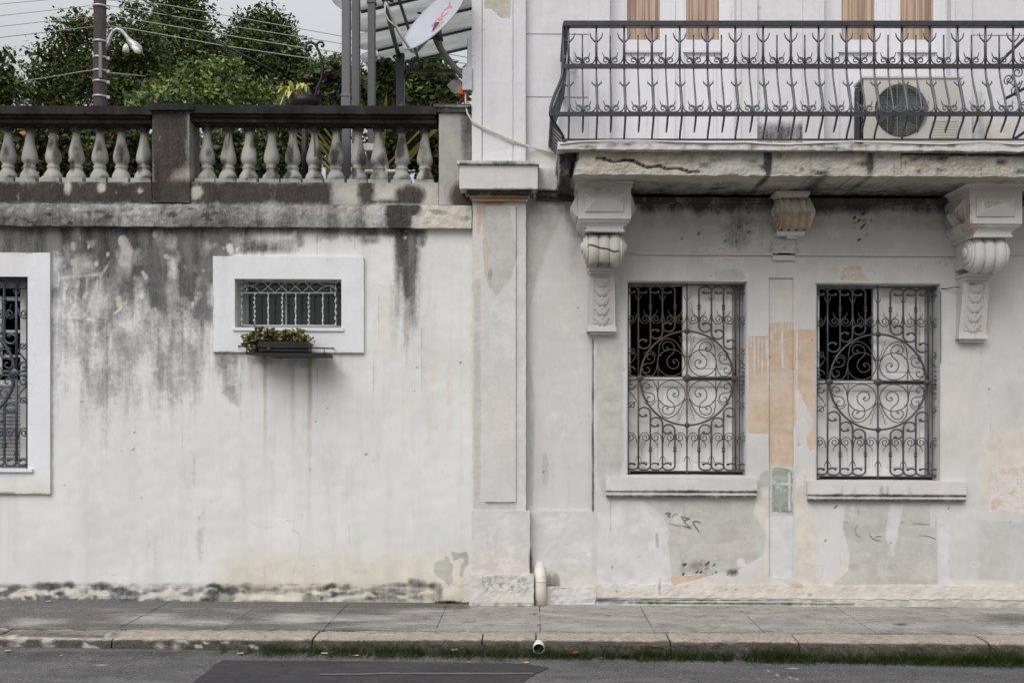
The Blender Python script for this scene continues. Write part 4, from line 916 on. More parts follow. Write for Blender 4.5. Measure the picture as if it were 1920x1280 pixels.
# bay wall and recess stains
st(H, 'G', 'p', [(990, 380), (1060, 380), (1050, 420), (1000, 560), (990, 640)], v=0.7, soft=16); st(H, 'M', 'p', [(990, 355), (1075, 360), (1100, 470), (1060, 430), (1040, 385), (990, 390)], v=0.42, soft=18); st(H, 'G', 'e', 1075, 480, 14, 40, v=0.6, soft=16)
st(H, 'G', 'p', [(990, 640), (1005, 760), (1000, 950), (990, 950)], v=0.8, soft=6); st(H, 'G', 'e', 1022, 880, 8, 36, v=0.8, soft=5); st(H, 'W', 'e', 1050, 700, 44, 230, v=0.42, soft=24)
st(H, 'G', 'p', [(1112, 630), (1172, 640), (1172, 890), (1130, 940), (1115, 880)], v=0.72, soft=12); st(H, 'O', 'l', [(1113, 640), (1113, 760)], 2, v=0.5, soft=2); st(H, 'M', 'l', [(1112, 636), (1113, 700), (1111, 780), (1113, 860), (1112, 958)], 1.6, v=0.9, soft=2)
# frieze stains; the dark top band also paints in shade below the balcony
st(H, 'M', 'p', [(1195, 374), (1800, 378), (1800, 400), (1195, 398)], v=0.75, soft=14); st(H, 'G', 'p', [(1195, 378), (1810, 382), (1810, 440), (1195, 440)], v=0.6, soft=24); st(H, 'M', 'e', 1400, 430, 40, 36, v=0.42, soft=24); st(H, 'O', 'e', 1400, 440, 50, 36, v=0.42, soft=24); st(H, 'G', 'e', 1300, 420, 90, 30, v=0.6, soft=30)
st(H, 'O', 'e', 1350, 468, 60, 8, v=0.5, soft=8); st(H, 'O', 'e', 1560, 430, 24, 40, v=0.35, soft=20)
for i in range(70):
    x, y = (random.gauss(1618, 14), random.triangular(385, 465, 395)) if i < 40 else (random.gauss(1330, 50), random.uniform(390, 460)); r = random.uniform(0.6, 1.8) if i < 40 else random.uniform(0.5, 1.0); st(H, 'M', 'e', x, y, r*1.6, r, v=1.3, soft=1)
st(H, 'O', 'p', [(1310, 478), (1400, 480), (1396, 502), (1320, 498)], v=0.42, soft=10); st(H, 'G', 'p', [(1338, 510), (1358, 505), (1390, 506), (1398, 524), (1345, 524)], v=1.2, soft=2); st(H, 'O', 'p', [(1568, 492), (1618, 492), (1625, 512), (1636, 530), (1566, 530), (1572, 510)], v=0.52, soft=8)
# ochre exposed coats between the windows
st(H, 'O', 'p', [(1403, 632), (1440, 628), (1441, 606), (1488, 604), (1488, 880), (1441, 880), (1441, 815), (1403, 812)], v=1.05, soft=5); st(H, 'O', 'p', [(1490, 618), (1530, 617), (1530, 842), (1518, 844), (1510, 820), (1496, 840), (1490, 790)], v=1.0, soft=5)
for x, y0, y1 in ((1409, 632, 650), (1414, 632, 700), (1421, 632, 690), (1428, 632, 704), (1436, 632, 668), (1441, 606, 720), (1448, 606, 640), (1452, 606, 624), (1466, 604, 690), (1478, 604, 618), (1484, 604, 616), (1494, 618, 730)): st(H, 'W', 'l', [(x, y0), (x, y1)], 1.8, v=1.0, soft=1.6)
st(H, 'W', 'p', [(1491, 725), (1500, 736), (1510, 760), (1526, 790), (1520, 806), (1504, 832), (1492, 826), (1494, 790)], v=1.3, soft=3); st(H, 'C', 'p', [(1491, 870), (1525, 872), (1522, 960), (1536, 1020), (1530, 1085), (1490, 1085)], v=0.9, soft=6); st(H, 'W', 'p', [(1492, 880), (1520, 886), (1512, 906), (1494, 912)], v=1.1, soft=3)
st(H, 'G', 'p', [(1425, 890), (1436, 880), (1441, 884), (1441, 914), (1425, 912)], v=1.3, soft=2); st(H, 'C', 'p', [(1405, 915), (1441, 918), (1441, 1085), (1420, 1085), (1436, 1020), (1434, 980), (1414, 950)], v=1.1, soft=6)
# below the left window
st(H, 'W', 'p', [(1120, 960), (1160, 938), (1205, 940), (1244, 966), (1256, 1000), (1246, 1030), (1256, 1062), (1258, 1100), (1120, 1100)], v=0.95, soft=4)
st(H, 'G', 'p', [(1200, 935), (1420, 938), (1412, 960), (1436, 1000), (1430, 1040), (1380, 1072), (1260, 1080), (1250, 1000)], v=0.95, soft=7); st(H, 'C', 'p', [(1275, 990), (1290, 985), (1292, 1060), (1276, 1050)], v=.6, soft=8); st(H, 'O', 'p', [(1366, 1060), (1380, 1046), (1400, 1040), (1402, 1052), (1384, 1072)], v=0.95, soft=6); st(H, 'M', 'e', 1372, 1072, 14, 7, v=0.6, soft=6); st(H, 'M', 'e', 1300, 1062, 30, 14, v=0.45, soft=12); st(H, 'O', 'p', [(1250, 1082), (1336, 1072), (1340, 1080), (1290, 1092), (1262, 1100)], v=0.7, soft=5)
for i in range(16): st(H, 'M', 'e', random.uniform(1280, 1390), random.uniform(1050, 1080), 2, 1.6, v=1.2, soft=1)
st(H, 'C', 'p', [(1112, 1084), (2200, 1086), (2200, 1125), (1112, 1125)], v=0.85, soft=6)
for i in range(110):
    x = random.uniform(1120, 1520) if i < 80 else random.uniform(1520, 1900); st(H, random.choice(['O', 'V', 'W', 'W', 'W', 'G']), 'e', x, random.uniform(1088, 1122), random.uniform(2, 8), random.uniform(1.5, 4), v=0.62, soft=3)
st(H, 'O', 'p', [(1290, 1010), (1425, 990), (1430, 1030), (1380, 1070), (1300, 1078)], v=0.42, soft=16); st(H, 'W', 'p', [(1441, 968), (1488, 968), (1488, 1082), (1441, 1082)], v=1.0, soft=3); st(H, 'O', 'e', 1494, 1098, 12, 5, v=1.2, soft=2); st(H, 'M', 'p', [(1118, 1123), (1300, 1124), (1560, 1127), (1562, 1133), (1300, 1132), (1118, 1130)], v=1.6, soft=2); st(H, 'M', 'p', [(1560, 1126), (2200, 1130), (2200, 1136), (1560, 1133)], v=0.5, soft=2)
# below the right window
st(H, 'G', 'p', [(1585, 944), (1755, 946), (1758, 1095), (1560, 1096), (1590, 1070), (1594, 1040), (1580, 990)], v=1.0, soft=4); st(H, 'C', 'p', [(1570, 1050), (1755, 1046), (1758, 1095), (1565, 1095)], v=0.62, soft=10); st(H, 'W', 'p', [(1672, 945), (1694, 943), (1684, 990), (1674, 1040), (1662, 1010), (1664, 970)], v=1.5, soft=2); st(H, 'W', 'p', [(1746, 944), (1756, 944), (1752, 992), (1744, 985)], v=1.3, soft=2); st(H, 'W', 'p', [(1760, 945), (1780, 950), (1778, 1080), (1790, 1098), (1760, 1096)], v=1.1, soft=3); st(H, 'G', 'p', [(1830, 970), (1925, 975), (2200, 975), (2200, 1088), (1832, 1090)], v=0.5, soft=5)
st(H, 'C', 'p', [(1840, 800), (1920, 800), (2200, 820), (2200, 975), (1838, 968), (1830, 900)], v=0.72, soft=14); st(H, 'O', 'p', [(1858, 870), (1922, 872), (2200, 880), (2200, 958), (1856, 962)], v=0.46, soft=6)
st(H, 'G', 'e', 1272, 972, 13, 12, v=-0.5, soft=2)
for (x, y, rx, ry, ch_, v_) in ((1250, 500, 80, 16, 'C', .5), (1700, 500, 90, 18, 'C', .45), (1480, 560, 40, 40, 'C', .45), (1145, 760, 28, 120, 'C', .5), (1800, 720, 36, 120, 'C', .42), (1330, 1000, 80, 50, 'C', .5), (1680, 1050, 80, 30, 'O', .42), (1650, 990, 60, 40, 'C', .45), (1860, 1040, 60, 30, 'C', .45), (1180, 1080, 60, 14, 'C', .6), (1050, 600, 40, 60, 'C', .42), (1040, 1010, 40, 30, 'C', .5), (1830, 600, 40, 60, 'G', .45), (1900, 760, 30, 60, 'G', .5), (1430, 960, 20, 60, 'C', .6), (1360, 1050, 40, 20, 'O', .48)): st(H, ch_, 'e', x, y, rx, ry, v=v_, soft=24)
for i in range(70): x, y = random.uniform(1120, 1900), random.uniform(940, 1090); st(H, random.choice(['C', 'O', 'G', 'W', 'W']), 'e', x, y, random.uniform(3, 18), random.uniform(3, 12), v=random.uniform(0.35, 0.6), soft=5)
for i in range(110):
    x, y = random.uniform(995, 1920), random.uniform(500, 1085); L = random.uniform(8, 60); st(H, random.choice(['G', 'G', 'C', 'W', 'M']), 'l', [(x, y), (x+random.uniform(-3, 3), y+L)], random.uniform(0.8, 3), v=random.uniform(0.25, 0.5), soft=3)
for i in range(50): x, y = random.uniform(995, 1920), random.uniform(480, 1090); st(H, 'M', 'l', [(x, y), (x+random.uniform(-5, 5), y+random.uniform(-3, 6))], 0.8, v=random.uniform(0.5, 1.1), soft=1.2)
bayh = [(1175, 527, 1401, 891), (1529, 531, 1763, 901)]
mb = MB(); mb.slab(886, 356, 1112, 1128, -0.3, 0.0, 4, (), 0.004, 0, 3)
mb.slab(1112, 475.5, 2150, 1128, -0.3, 0.045, 3.6, bayh+[(1441.5, 521, 1487.5, 1084)], 0.004, 0.0015, 3)
mb.slab(1112, 382, 2150, 476.5, -0.3, 0.062, 4.5, (), 0.003, 0.002, 3)
mb.slab(1436, 515, 1492, 1090, -0.2, 0.026, 3.6, (), 0.003, 0, 3)
mb.slab(2150, 382, 2800, 1136, -0.3, 0.04, 16, (), 0.004, 0, 3)
wall = mb.build('wall', M['house'], th, H)
PS = 'panelpatch'
st(PS, 'V', 'p', [(1447, 876), (1487, 880), (1486, 962), (1448, 960)], v=0.52, soft=2); st(PS, 'O', 'p', [(1446, 874), (1488, 878), (1488, 966), (1446, 962)], v=0.62, soft=3); st(PS, 'W', 'l', [(1480, 885), (1480, 955)], 2.5, v=0.8, soft=2); st(PS, 'W', 'l', [(1446, 905), (1486, 908)], 3, v=0.6, soft=2); st(PS, 'W', 'l', [(1447, 961), (1486, 963)], 1.5, v=.8, soft=1.5)
M['patch'] = plaster('green peeling tiles patch', (196, 206, 204), 0.08, 0.05, cols=dict(V=(126, 146, 132), O=(142, 130, 118)), bump=0.6)
mb = MB(); mb.slab(1446, 875, 1487, 963, 0.01, 0.029, 2.5, (), 0.003, 0.002, 12); mb.build('old_paint_patch', M['patch'], th, PS)
mb = MB()     # ledge line of the frieze, arris at the bay corner
mb.pbox(1190, 474.5, 1790, 478.5, 0.04, 0.072); mb.build('string_ledge', M['corbel'], th)
# scrawled marks on the wall below the windows
gm = simple('faded grey marker', (118, 116, 115), 0.9, 0.1, 0, 0.3, 40); gf = simple('very faded marker', (158, 155, 152), 0.9, 0.1, 0, 0.2, 40)
def marks(lines, ox, oy, sc, mat, w):
    for L in lines:
        mb = MB(); q = [P(ox+x/sc, oy+y/sc, 0.05) for x, y in L]
        mb.tube(q, w, 6, flat=0.25, rs=[w*(0.6 if k in (0, len(q)-1) else 1) for k in range(len(q))])
        mb.build('graffiti', mat, th)
marks([[(735, 278), (770, 290), (808, 300), (785, 306), (760, 312), (768, 324), (775, 335), (757, 310), (740, 283)], [(775, 335), (798, 356), (820, 375), (780, 362), (745, 352)], [(893, 330), (870, 322), (850, 318), (836, 322), (830, 330), (845, 352), (864, 378), (882, 402)], [(612, 262), (628, 256), (650, 252), (655, 260), (640, 270), (632, 277), (645, 280), (655, 288)]], 1100, 900, 4.174, gm, 0.0042)
marks([[(668, 288), (680, 270), (700, 260), (716, 266)], [(640, 333), (680, 345), (740, 355)]], 1100, 900, 4.174, gf, 0.003)
marks([[(1050, 348), (1055, 375), (1078, 392), (1115, 400)], [(1080, 380), (1100, 373), (1118, 374)], [(1222, 300), (1245, 292)]], 1280, 880, 3.0, gm, 0.003)
marks([[(985, 310), (968, 335), (975, 362), (995, 380)], [(1290, 303), (1330, 303), (1390, 308)], [(1330, 368), (1380, 372), (1425, 390)], [(900, 293), (930, 296)]], 1280, 880, 3.0, gf, 0.003)
# skirting
mb = MB()
def sk(X, Y): return 0.006*nz(X*0.03, Y*0.1)+0.01*max(0, nz(X*0.08, 3.3))
mb.slab(1020, 1100, 1118, 1136, -0.1, 0.065, 3.5, (), 0.016, 0.012, 7); mb.slab(1118, 1097, 2150, 1122.5, -0.1, 0.056, 3.5, (), 0.008, 0.008, 9); mb.build('skirting', M['house'], th, H)
mb = MB(); mb.slab(1118, 1128.5, 2150, 1139, -0.1, 0.085, 3.5, (), 0.012, 0.008, 9); 
st('foot', 'M', 'l', [(1120, 1127), (1240, 1129), (1360, 1131), (1600, 1133)], 2, v=0.8, soft=2); st('foot', 'G', 'p', [(1100, 1120), (2200, 1120), (2200, 1145), (1100, 1145)], v=.7, soft=5); mb.build('footing', M['house'], th, 'foot')
# plinth by the pilaster
PL = 'plinth'
st(PL, 'W', 'p', [(884, 957), (1115, 958), (1115, 1060), (884, 1060)], v=0.5, soft=10); st(PL, 'V', 'p', [(900, 1076), (992, 1077), (994, 1116), (903, 1112)], v=0.47, soft=5); st(PL, 'C', 'p', [(884, 1020), (1000, 1020), (1000, 1133), (884, 1133)], v=0.62, soft=12); st(PL, 'O', 'e', 950, 1052, 40, 18, v=0.40, soft=14); st(PL, 'O', 'l', [(900, 1068), (930, 1070)], 2, v=.7, soft=3); st(PL, 'C', 'p', [(1010, 1060), (1115, 1060), (1115, 1130), (1010, 1130)], v=0.5, soft=10); st(PL, 'M', 'e', 1036, 1100, 12, 26, v=0.62, soft=8); st(PL, 'M', 'e', 995, 1052, 3, 26, v=0.8, soft=2); st(PL, 'M', 'p', [(884, 1128), (1120, 1130), (1120, 1136), (884, 1136)], v=.5, soft=3); st(PL, 'M', 'e', 930, 1000, 60, 40, v=0.12, soft=20)
st(PL, 'O', 'e', 945, 1095, 44, 16, v=0.45, soft=6)
mb = MB(); mb.slab(992, 957.5, 1114, 1136, -0.1, 0.036, 4, (), 0.006, 0.002, 5); mb.slab(884.5, 957, 993.5, 1078, -0.1, 0.13, 4, (), 0.004, 0.003, 6); mb.slab(880.5, 1077, 1001, 1135, -0.1, 0.155, 4, (), 0.009, 0.008, 8); mb.build('plinth', M['house'], th, PL)
# pilaster, lower
PI_ = 'pil'
st(PI_, 'G', 'p', [(900, 384), (955, 384), (972, 470), (960, 520), (930, 560), (914, 530), (908, 450)], v=0.75, soft=6); st(PI_, 'O', 'p', [(895, 372), (948, 374), (940, 386), (920, 380), (906, 392), (900, 440), (895, 440)], v=1.0, soft=3); st(PI_, 'O', 'p', [(904, 450), (916, 446), (916, 500), (926, 540), (918, 542), (908, 510)], v=1.0, soft=2.5); st(PI_, 'V', 'e', 919, 515, 5, 14, v=0.8, soft=3); st(PI_, 'R', 'e', 925, 378, 24, 8, v=0.9, soft=4); st(PI_, 'M', 'e', 915, 374, 20, 4, v=0.6, soft=3)
st(PI_, 'W', 'p', [(912, 560), (966, 530), (974, 620), (966, 690), (914, 680)], v=0.62, soft=14); st(PI_, 'W', 'p', [(968, 386), (990, 386), (990, 950), (970, 950)], v=0.45, soft=6); st(PI_, 'C', 'p', [(884, 440), (908, 440), (908, 950), (884, 950)], v=0.42, soft=8); st(PI_, 'C', 'e', 950, 800, 30, 130, v=0.42, soft=20); st(PI_, 'G', 'p', [(886, 520), (904, 520), (904, 950), (886, 950)], v=0.58, soft=6); st(PI_, 'O', 'e', 960, 760, 3, 160, v=0.35, soft=3)
st(PI_, 'G', 'p', [(888, 938), (966, 944), (970, 958), (888, 957)], v=.8, soft=4); st(PI_, 'M', 'l', [(884, 380), (884, 958)], 1.5, v=0.35, soft=2)
mb = MB(); mb.slab(886, 372, 986, 958, -0.1, 0.095, 3, (), 0.003, 0.004, 8); mb.build('pilaster', M['house'], th, PI_)
mb = MB(); mb.slab(909.5, 386, 967, 940.5, 0.09, 0.112, 3, (), 0.002, 0.003, 8); mb.build('pilaster_panel', M['house'], th, PI_)
# capital
CP = 'cap'
st(CP, 'M', 'p', [(860, 302), (1010, 302), (1010, 309), (860, 309)], v=0.7, soft=3); st(CP, 'R', 'p', [(875, 356), (995, 356), (985, 380), (885, 380)], v=1.0, soft=5); st(CP, 'M', 'p', [(868, 355), (1000, 355), (994, 368), (875, 366)], v=0.85, soft=4); st(CP, 'O', 'e', 945, 373, 45, 7, v=0.8, soft=4); st(CP, 'G', 'p', [(1008, 313), (1052, 313), (1052, 358), (1008, 358)], v=0.55, soft=6); st(CP, 'M', 'p', [(1005, 355), (1080, 355), (1080, 380), (1005, 380)], v=0.95, soft=5); st(CP, 'M', 'e', 1056, 335, 8, 40, v=1, soft=8); st(CP, 'M', 'e', 1020, 375, 30, 6, v=0.6, soft=3); st(CP, 'W', 'e', 1030, 368, 20, 4, v=.6, soft=2)
mb = MB(); mb.slab(857, 301.5, 1011, 307.5, -0.05, 0.275, 5, (), 0.002, 0.002); mb.slab(861.5, 307.5, 1008, 354, -0.05, 0.25, 5, (), 0.002, 0.002)
mb.frust(872, 358, 998, 371, 0.0, 876, 356, 994, 362, 0.20); mb.slab(876, 354, 997, 362, -0.05, 0.205, 4, (), 0.003, 0.002); mb.slab(880, 362, 993, 369, -0.05, 0.165, 4, (), 0.003, 0.002); mb.slab(884, 369, 989, 377, -0.05, 0.135, 4, (), 0.003, 0.002)
mb.build('capital', M['corbel'], th, CP)
mb = MB(); mb.slab(1008, 315, 1075, 357, -0.05, 0.10, 5, (), 0.002, 0.003); mb.slab(1000, 357, 1085, 368, -0.05, 0.075, 4, (), 0.01, 0.01); mb.slab(1000, 368, 1085, 377, -0.05, 0.045, 4, (), 0.012, 0.012); mb.build('string_course', M['corbel'], th, CP)

# upper storey
UP = 'up'
st(UP, 'O', 'p', [(908, -20), (958, -20), (956, 38), (938, 34), (926, 20), (908, 16)], v=1.1, soft=2.5); st(UP, 'G', 'e', 1150, 60, 30, 60, v=0.2, soft=20); st(UP, 'C', 'e', 1015, 300, 30, 20, v=.5, soft=14)
st(UP, 'M', 'p', [(1380, 230), (1560, 230), (1560, 270), (1380, 270)], v=0.62, soft=12); st(UP, 'M', 'p', [(1800, 170), (1850, 170), (1860, 270), (1800, 270)], v=0.35, soft=14); st(UP, 'C', 'p', [(1840, 228), (1900, 228), (1900, 275), (1840, 275)], v=0.7, soft=10); st(UP, 'C', 'e', 1450, 40, 60, 60, v=0.3, soft=30); st(UP, 'G', 'p', [(1385, -50), (1434, -50), (1434, 240), (1385, 240)], v=0.4, soft=10)
st(UP, 'M', 'e', 1075, 130, 12, 40, v=0.22, soft=10)
dh = [(1143, -300, 1381, 330), (1545, -300, 1783, 330)]
mb = MB(); mb.slab(884.5, -700, 2150, 384, -0.3, 0.0, 6, dh, 0.004, 0, 3)
mb.slab(884.5, -700, 986, 302, -0.1, 0.05, 6, (), 0.003, 0.001); mb.slab(2150, -700, 2800, 384, -0.3, 0.0, 20, (), 0.004, 0, 3); mb.build('upper_wall', M['upper'], th, UP)
mb = MB(); mb.slab(884.5, -700, 903, 301.5, 0.03, 0.068, 6, (), 0.002, 0.001); mb.slab(905.5, -700, 961, 301.5, 0.03, 0.06, 6, (), 0.002, 0.001); mb.slab(964, -700, 985.5, 301.5, 0.03, 0.068, 6, (), 0.002, 0.001); mb.build('upper_pilaster', M['upper'], th, UP)
for (a, b) in ((1262, 0), (1664, 1)):
    mb = MB()
    for s_ in (-1, 1):
        xa, xb = sorted((a+s_*119, a+s_*158)); mb.slab(xa, -320, xb, 325, -0.02, 0.035, 8, (), 0.002, 0.001)
        xa, xb = sorted((a+s_*119, a+s_*127)); mb.slab(xa, -320, xb, 325, 0.0, 0.05, 8, (), 0.002, 0.001)
    mb.slab(a-158, -330, a+158, -300, -0.02, 0.05, 10); mb.build('door_surround', M['upper'], th)
jm = simple('joint mortar', (172, 170, 172), 0.9, 0.1)      # ashlar joints scored in the render
for xa, xb, y in ((986, 1103, 63), (986, 1103, 181), (1823, 2150, 66)):
    mb = MB(); mb.pbox(xa, y, xb, y+1.1, -0.01, 0.0045); mb.build('scored_joint', jm, th)
for a in (1262, 1664):
    D0 = -0.10; door = MB(); 
    for s_ in (-1, 1):
        c0 = a+s_*1.2; 
        def bx(u0, u1, y0, y1, db, df):
            xa, xb = sorted((c0+s_*u0, c0+s_*u1)); door.pbox(xa, y0, xb, y1, db, df)
        bx(0, 19, -300, 330, D0-0.04, D0); bx(89, 119, -300, 330, D0-0.04, D0); bx(19, 89, 75, 95, D0-0.04, D0-0.004); bx(19, 89, -300, -280, D0-0.04, D0-0.004); bx(19, 89, 95, 330, D0-0.04, D0-0.018)
        bx(17, 91, 95.5, 98, D0-0.02, D0+0.012); bx(28, 80, 108, 300, D0-0.02, D0-0.006); bx(34, 74, 114, 294, D0-0.02, D0+0.001)
        bx(19, 23, -280, 75, D0-0.03, D0-0.008); bx(85, 89, -280, 75, D0-0.03, D0-0.008)
    door.pbox(a-4, -300, a+4, 330, D0, D0+0.014)
    dr = door.build('french_door', M['doorwood'], th)
    for s_ in (-1, 1):
        mb = MB(); xa, xb = sorted((a+s_*21, a+s_*89)); mb.pbox(xa, -282, xb, 76, D0-0.03, D0-0.022); mb.build('pane', M['curtain'], dr)
# house body behind: side and back walls, roof, partition
x0 = P(884.5, 0, 0)[0]; x1 = P(2800, 0, 0)[0]
mb = MB(); mb.box(x0, x0+0.3, 0.301, 8, -0.2, 8.2); mb.box(x1-0.3, x1, 0.301, 8, -0.2, 8.2); mb.box(x0+.3, x1-.3, 7.7, 8, -0.2, 8.2); mb.build('side_wall', M['upper'], th)
mb = MB(); mb.box(x0-0.1, x1+0.1, -0.25, 8.1, 8.19, 8.45); mb.build('roof', M['balus'], th)

# lower windows
def shutters(w, x0, y0, x1, y1):
    dx = (x1-x0)/646.0; dy = (y1-y0)/1043.0
    X = lambda v: x0+(v-152)*dx
    Y = lambda v: y0+(v-72)*dy
    d = -0.125
    mb = MB()    # fixed frame
    mb.pbox(X(152), Y(72), X(172), Y(1100), d-0.05, d+0.03); mb.pbox(X(452), Y(100), X(474), Y(600), d-0.04, d+0.012); mb.pbox(X(172), Y(588), X(474), Y(606), d-0.04, d+0.012); mb.pbox(X(152), Y(72), X(798), Y(98), d-0.05, d-0.005); mb.build('frame', M['shutter'], w)
    def leaf(name, a, b, c, e, mat, dd, inset):
        mb = MB(); mb.pbox(X(a), Y(b), X(c), Y(e), dd-0.035, dd-0.012)
        k = 26; mb.pbox(X(a), Y(b), X(a)+k*dx*0.9, Y(e), dd-0.02, dd); mb.pbox(X(c)-k*dx*0.9, Y(b), X(c), Y(e), dd-0.02, dd); mb.pbox(X(a)+k*dx*0.9, Y(b), X(c)-k*dx*0.9, Y(b)+k*dy*1.2, dd-0.02, dd-0.001); mb.pbox(X(a)+k*dx*0.9, Y(e)-k*dy*1.2, X(c)-k*dx*0.9, Y(e), dd-0.02, dd-0.001)
        if inset: mb.pbox(X(a)+(k+14)*dx, Y(b)+(k+24)*dy, X(c)-(k+14)*dx, Y(e)-(k+24)*dy, dd-0.02, dd-0.005)
        return mb.build(name, mat, w)
    leaf('shutter', 476, 98, 716, 590, M['shutter'], d+0.01, True)
    mb = MB()
    for i in range(4):
        a = 718+i*20; mb.pbox(X(a), Y(98), X(a+16), Y(1095), d-0.03+0.012*(i % 2), d+0.012*(i % 2)+0.004)
    mb.pbox(X(716), Y(98), X(798), Y(1098), d-0.05, d-0.025); mb.build('folded_shutter', M['shuttergrey'], w)
    leaf('lower_shutter', 172, 607, 318, 1092, M['shutter'], d+0.012, True); leaf('lower_shutter', 320, 607, 472, 1092, M['shutter'], d+0.012, True); leaf('lower_shutter', 474, 607, 716, 1092, M['shutter'], d+0.012, True)
    mb = MB(); mb.pbox(X(140), Y(1092), X(800), Y(1120), d-0.05, d-0.02); mb.build('dark_gap_strip', M['dark'], w)  # dark strip standing in for the shaded gap below the shutters
for i, (hx0, hy0, hx1, hy1) in enumerate(bayh):
    lab = 0
    mb = MB()   # sill is the window's own stone; the window mesh is the jamb lining
    for (xa, ya, xb, yb) in ((hx0, hy0, hx0+2.0, hy1), (hx1-2.0, hy0, hx1, hy1), (hx0+2, hy0, hx1-2, hy0+2.0)): mb.pbox(xa, ya, xb, yb, -0.22, 0.02)
    w = mb.build('window', M['surround'], th)
    shutters(w, hx0, hy0, hx1, hy1)
    mb = MB(); grille(mb, (hx0+hx1)/2, (hy0+hy1)/2, (hx1-hx0)/2-1, (hy1-hy0)/2-2, -0.045, 1.0); o = mb.build('grille', M['iron'], w)
    o['label'] = ['rusty brown wrought iron grille with a circle of scrolls', 'grey wrought iron grille with a circle of scrolls'][i]
    o.data.materials[0] = [simple('rusting wrought iron', (88, 82, 77), 0.6, 0.4, 0.2, 0.3, 22, dirt=(100, 76, 60), dirtamt=(0.5, 0.68)), M['iron']][i]
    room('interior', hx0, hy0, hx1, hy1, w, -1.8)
    sx0, sx1 = ((1136, 1420), (1514, 1812))[i]; sy = (895, 902.5)[i]; SI = 'sill%d' % i
    st(SI, 'M', 'l', [(sx0, sy+27), (sx1, sy+28)], 2, v=1.3, soft=2); st(SI, 'W', 'e', (sx0+sx1)/2, sy+8, 90, 8, v=0.4, soft=6); st(SI, 'M', 'l', [(sx0, sy+35), (sx1, sy+36)], 1.8, v=1.3, soft=2)
    for k in range(9): st(SI, 'M', 'e', random.uniform(sx0, sx1), sy+18, random.uniform(2, 5), 12, v=0.3 if i else 0.14, soft=4)
    mb = MB(); mb.slab(sx0, sy, sx1, sy+25.5, -0.02, 0.095, 4, (), 0.003, 0.003, 8); mb.slab(sx0+1, sy+25.5, sx1-1, sy+31, -0.02, 0.08, 4, (), 0.002, 0.002); mb.slab(sx0+1, sy+31, sx1-1, sy+37, -0.02, 0.088, 4, (), 0.003, 0.002); mb.build('sill', M['corbel'], w, SI)
    mb = MB(); mb.slab(hx0-2, hy1, hx1+2, sy+1, -0.2, 0.05, 6, (), 0.002, 0.001); mb.build('inner_sill', M['corbel'], w)

# ---------------------------------------------------------------- balcony slab
SL = 'slab'
st(SL, 'M', 'p', [(1040, 334), (2150, 334), (2150, 420), (1040, 420)], v=0.9, soft=3)  # mould marks, deepened over the whole soffit to paint in its shade
st(SL, 'M', 'p', [(1050, 280), (1085, 280), (1072, 335), (1050, 335)], v=1.0, soft=6); st(SL, 'M', 'e', 1440, 300, 7, 34, v=1.15, soft=5); st(SL, 'M', 'e', 1632, 305, 6, 24, v=0.85, soft=5); st(SL, 'M', 'p', [(1690, 280), (2150, 284), (2150, 296), (1690, 292)], v=0.95, soft=4); st(SL, 'M', 'p', [(1050, 280), (2150, 282), (2150, 287), (1050, 285)], v=0.55, soft=4)
st(SL, 'O', 'p', [(1090, 300), (1200, 306), (1290, 322), (1290, 330), (1090, 330)], v=0.5, soft=8); st(SL, 'O', 'p', [(1690, 292), (1900, 292), (1900, 330), (1690, 330)], v=0.48, soft=10); st(SL, 'C', 'p', [(1085, 290), (1300, 290), (1300, 318), (1090, 318)], v=0.7, soft=12); st(SL, 'C', 'p', [(1460, 290), (1620, 290), (1620, 328), (1460, 328)], v=0.55, soft=20)
for i in range(40): st(SL, random.choice(['M', 'M', 'G']), 'e', random.uniform(1300, 1920), random.uniform(290, 328), random.uniform(4, 18), random.uniform(2, 7), v=random.uniform(0.4, 0.8), soft=5)
for x in (1520, 1600, 1676, 1689, 1840): st(SL, 'M', 'l', [(x, 284), (x+1, 330)], 1.2, v=0.6, soft=2)
crack = [(1128, 296), (1150, 303), (1162, 302), (1175, 300), (1190, 302), (1200, 308), (1216, 315), (1226, 312), (1238, 311), (1252, 317), (1268, 315), (1280, 318), (1294, 323), (1310, 321)]
st(SL, 'M', 'l', crack, 1.6, v=1.2, soft=1.5); st(SL, 'M', 'l', [(1212, 300), (1230, 303), (1262, 300)], 1.5, v=0.5, soft=2)
def slabdisp(X, Y):
    v = 0.0
    if X < 1300 and X > 1118:
        yc = float(np.interp(X, [p[0] for p in crack], [p[1] for p in crack]))
        a = Y-yc; v -= 0.035*float(sm(3, -3, a))*float(sm(1118, 1150, X))*(0.6+0.6*nz(X*0.05, Y*0.1, 2)); v -= 0.05*math.exp(-(a/2.2)**2)
    g = abs((X-1078)-(Y-300)*-0.25+4*nz(Y*0.15, 1)); v -= 0.09*math.exp(-(g/4.0)**2)
    if X < 1076: v -= 0.05+0.03*nz(X*0.2, Y*0.1)
    return v
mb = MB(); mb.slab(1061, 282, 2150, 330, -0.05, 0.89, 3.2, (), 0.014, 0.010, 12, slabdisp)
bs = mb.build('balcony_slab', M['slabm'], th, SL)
PTG = 'plate'; st(PTG, 'M', 'l', [(1040, 282), (2150, 284)], 1.5, v=0.5, soft=2)
for i in range(60): st(PTG, random.choice(['M', 'M', 'C', 'R']), 'e', random.uniform(1050, 1920), random.uniform(270, 283), random.uniform(2, 22), random.uniform(1.5, 5), v=random.uniform(0.3, 0.7), soft=3)
mb = MB(); mb.slab(1045, 269.5, 2150, 282.5, 0.0, 0.965, 4, (), 0.006, 0.006, 9); mb.build('slab_edging', M['corbel'], bs, PTG)
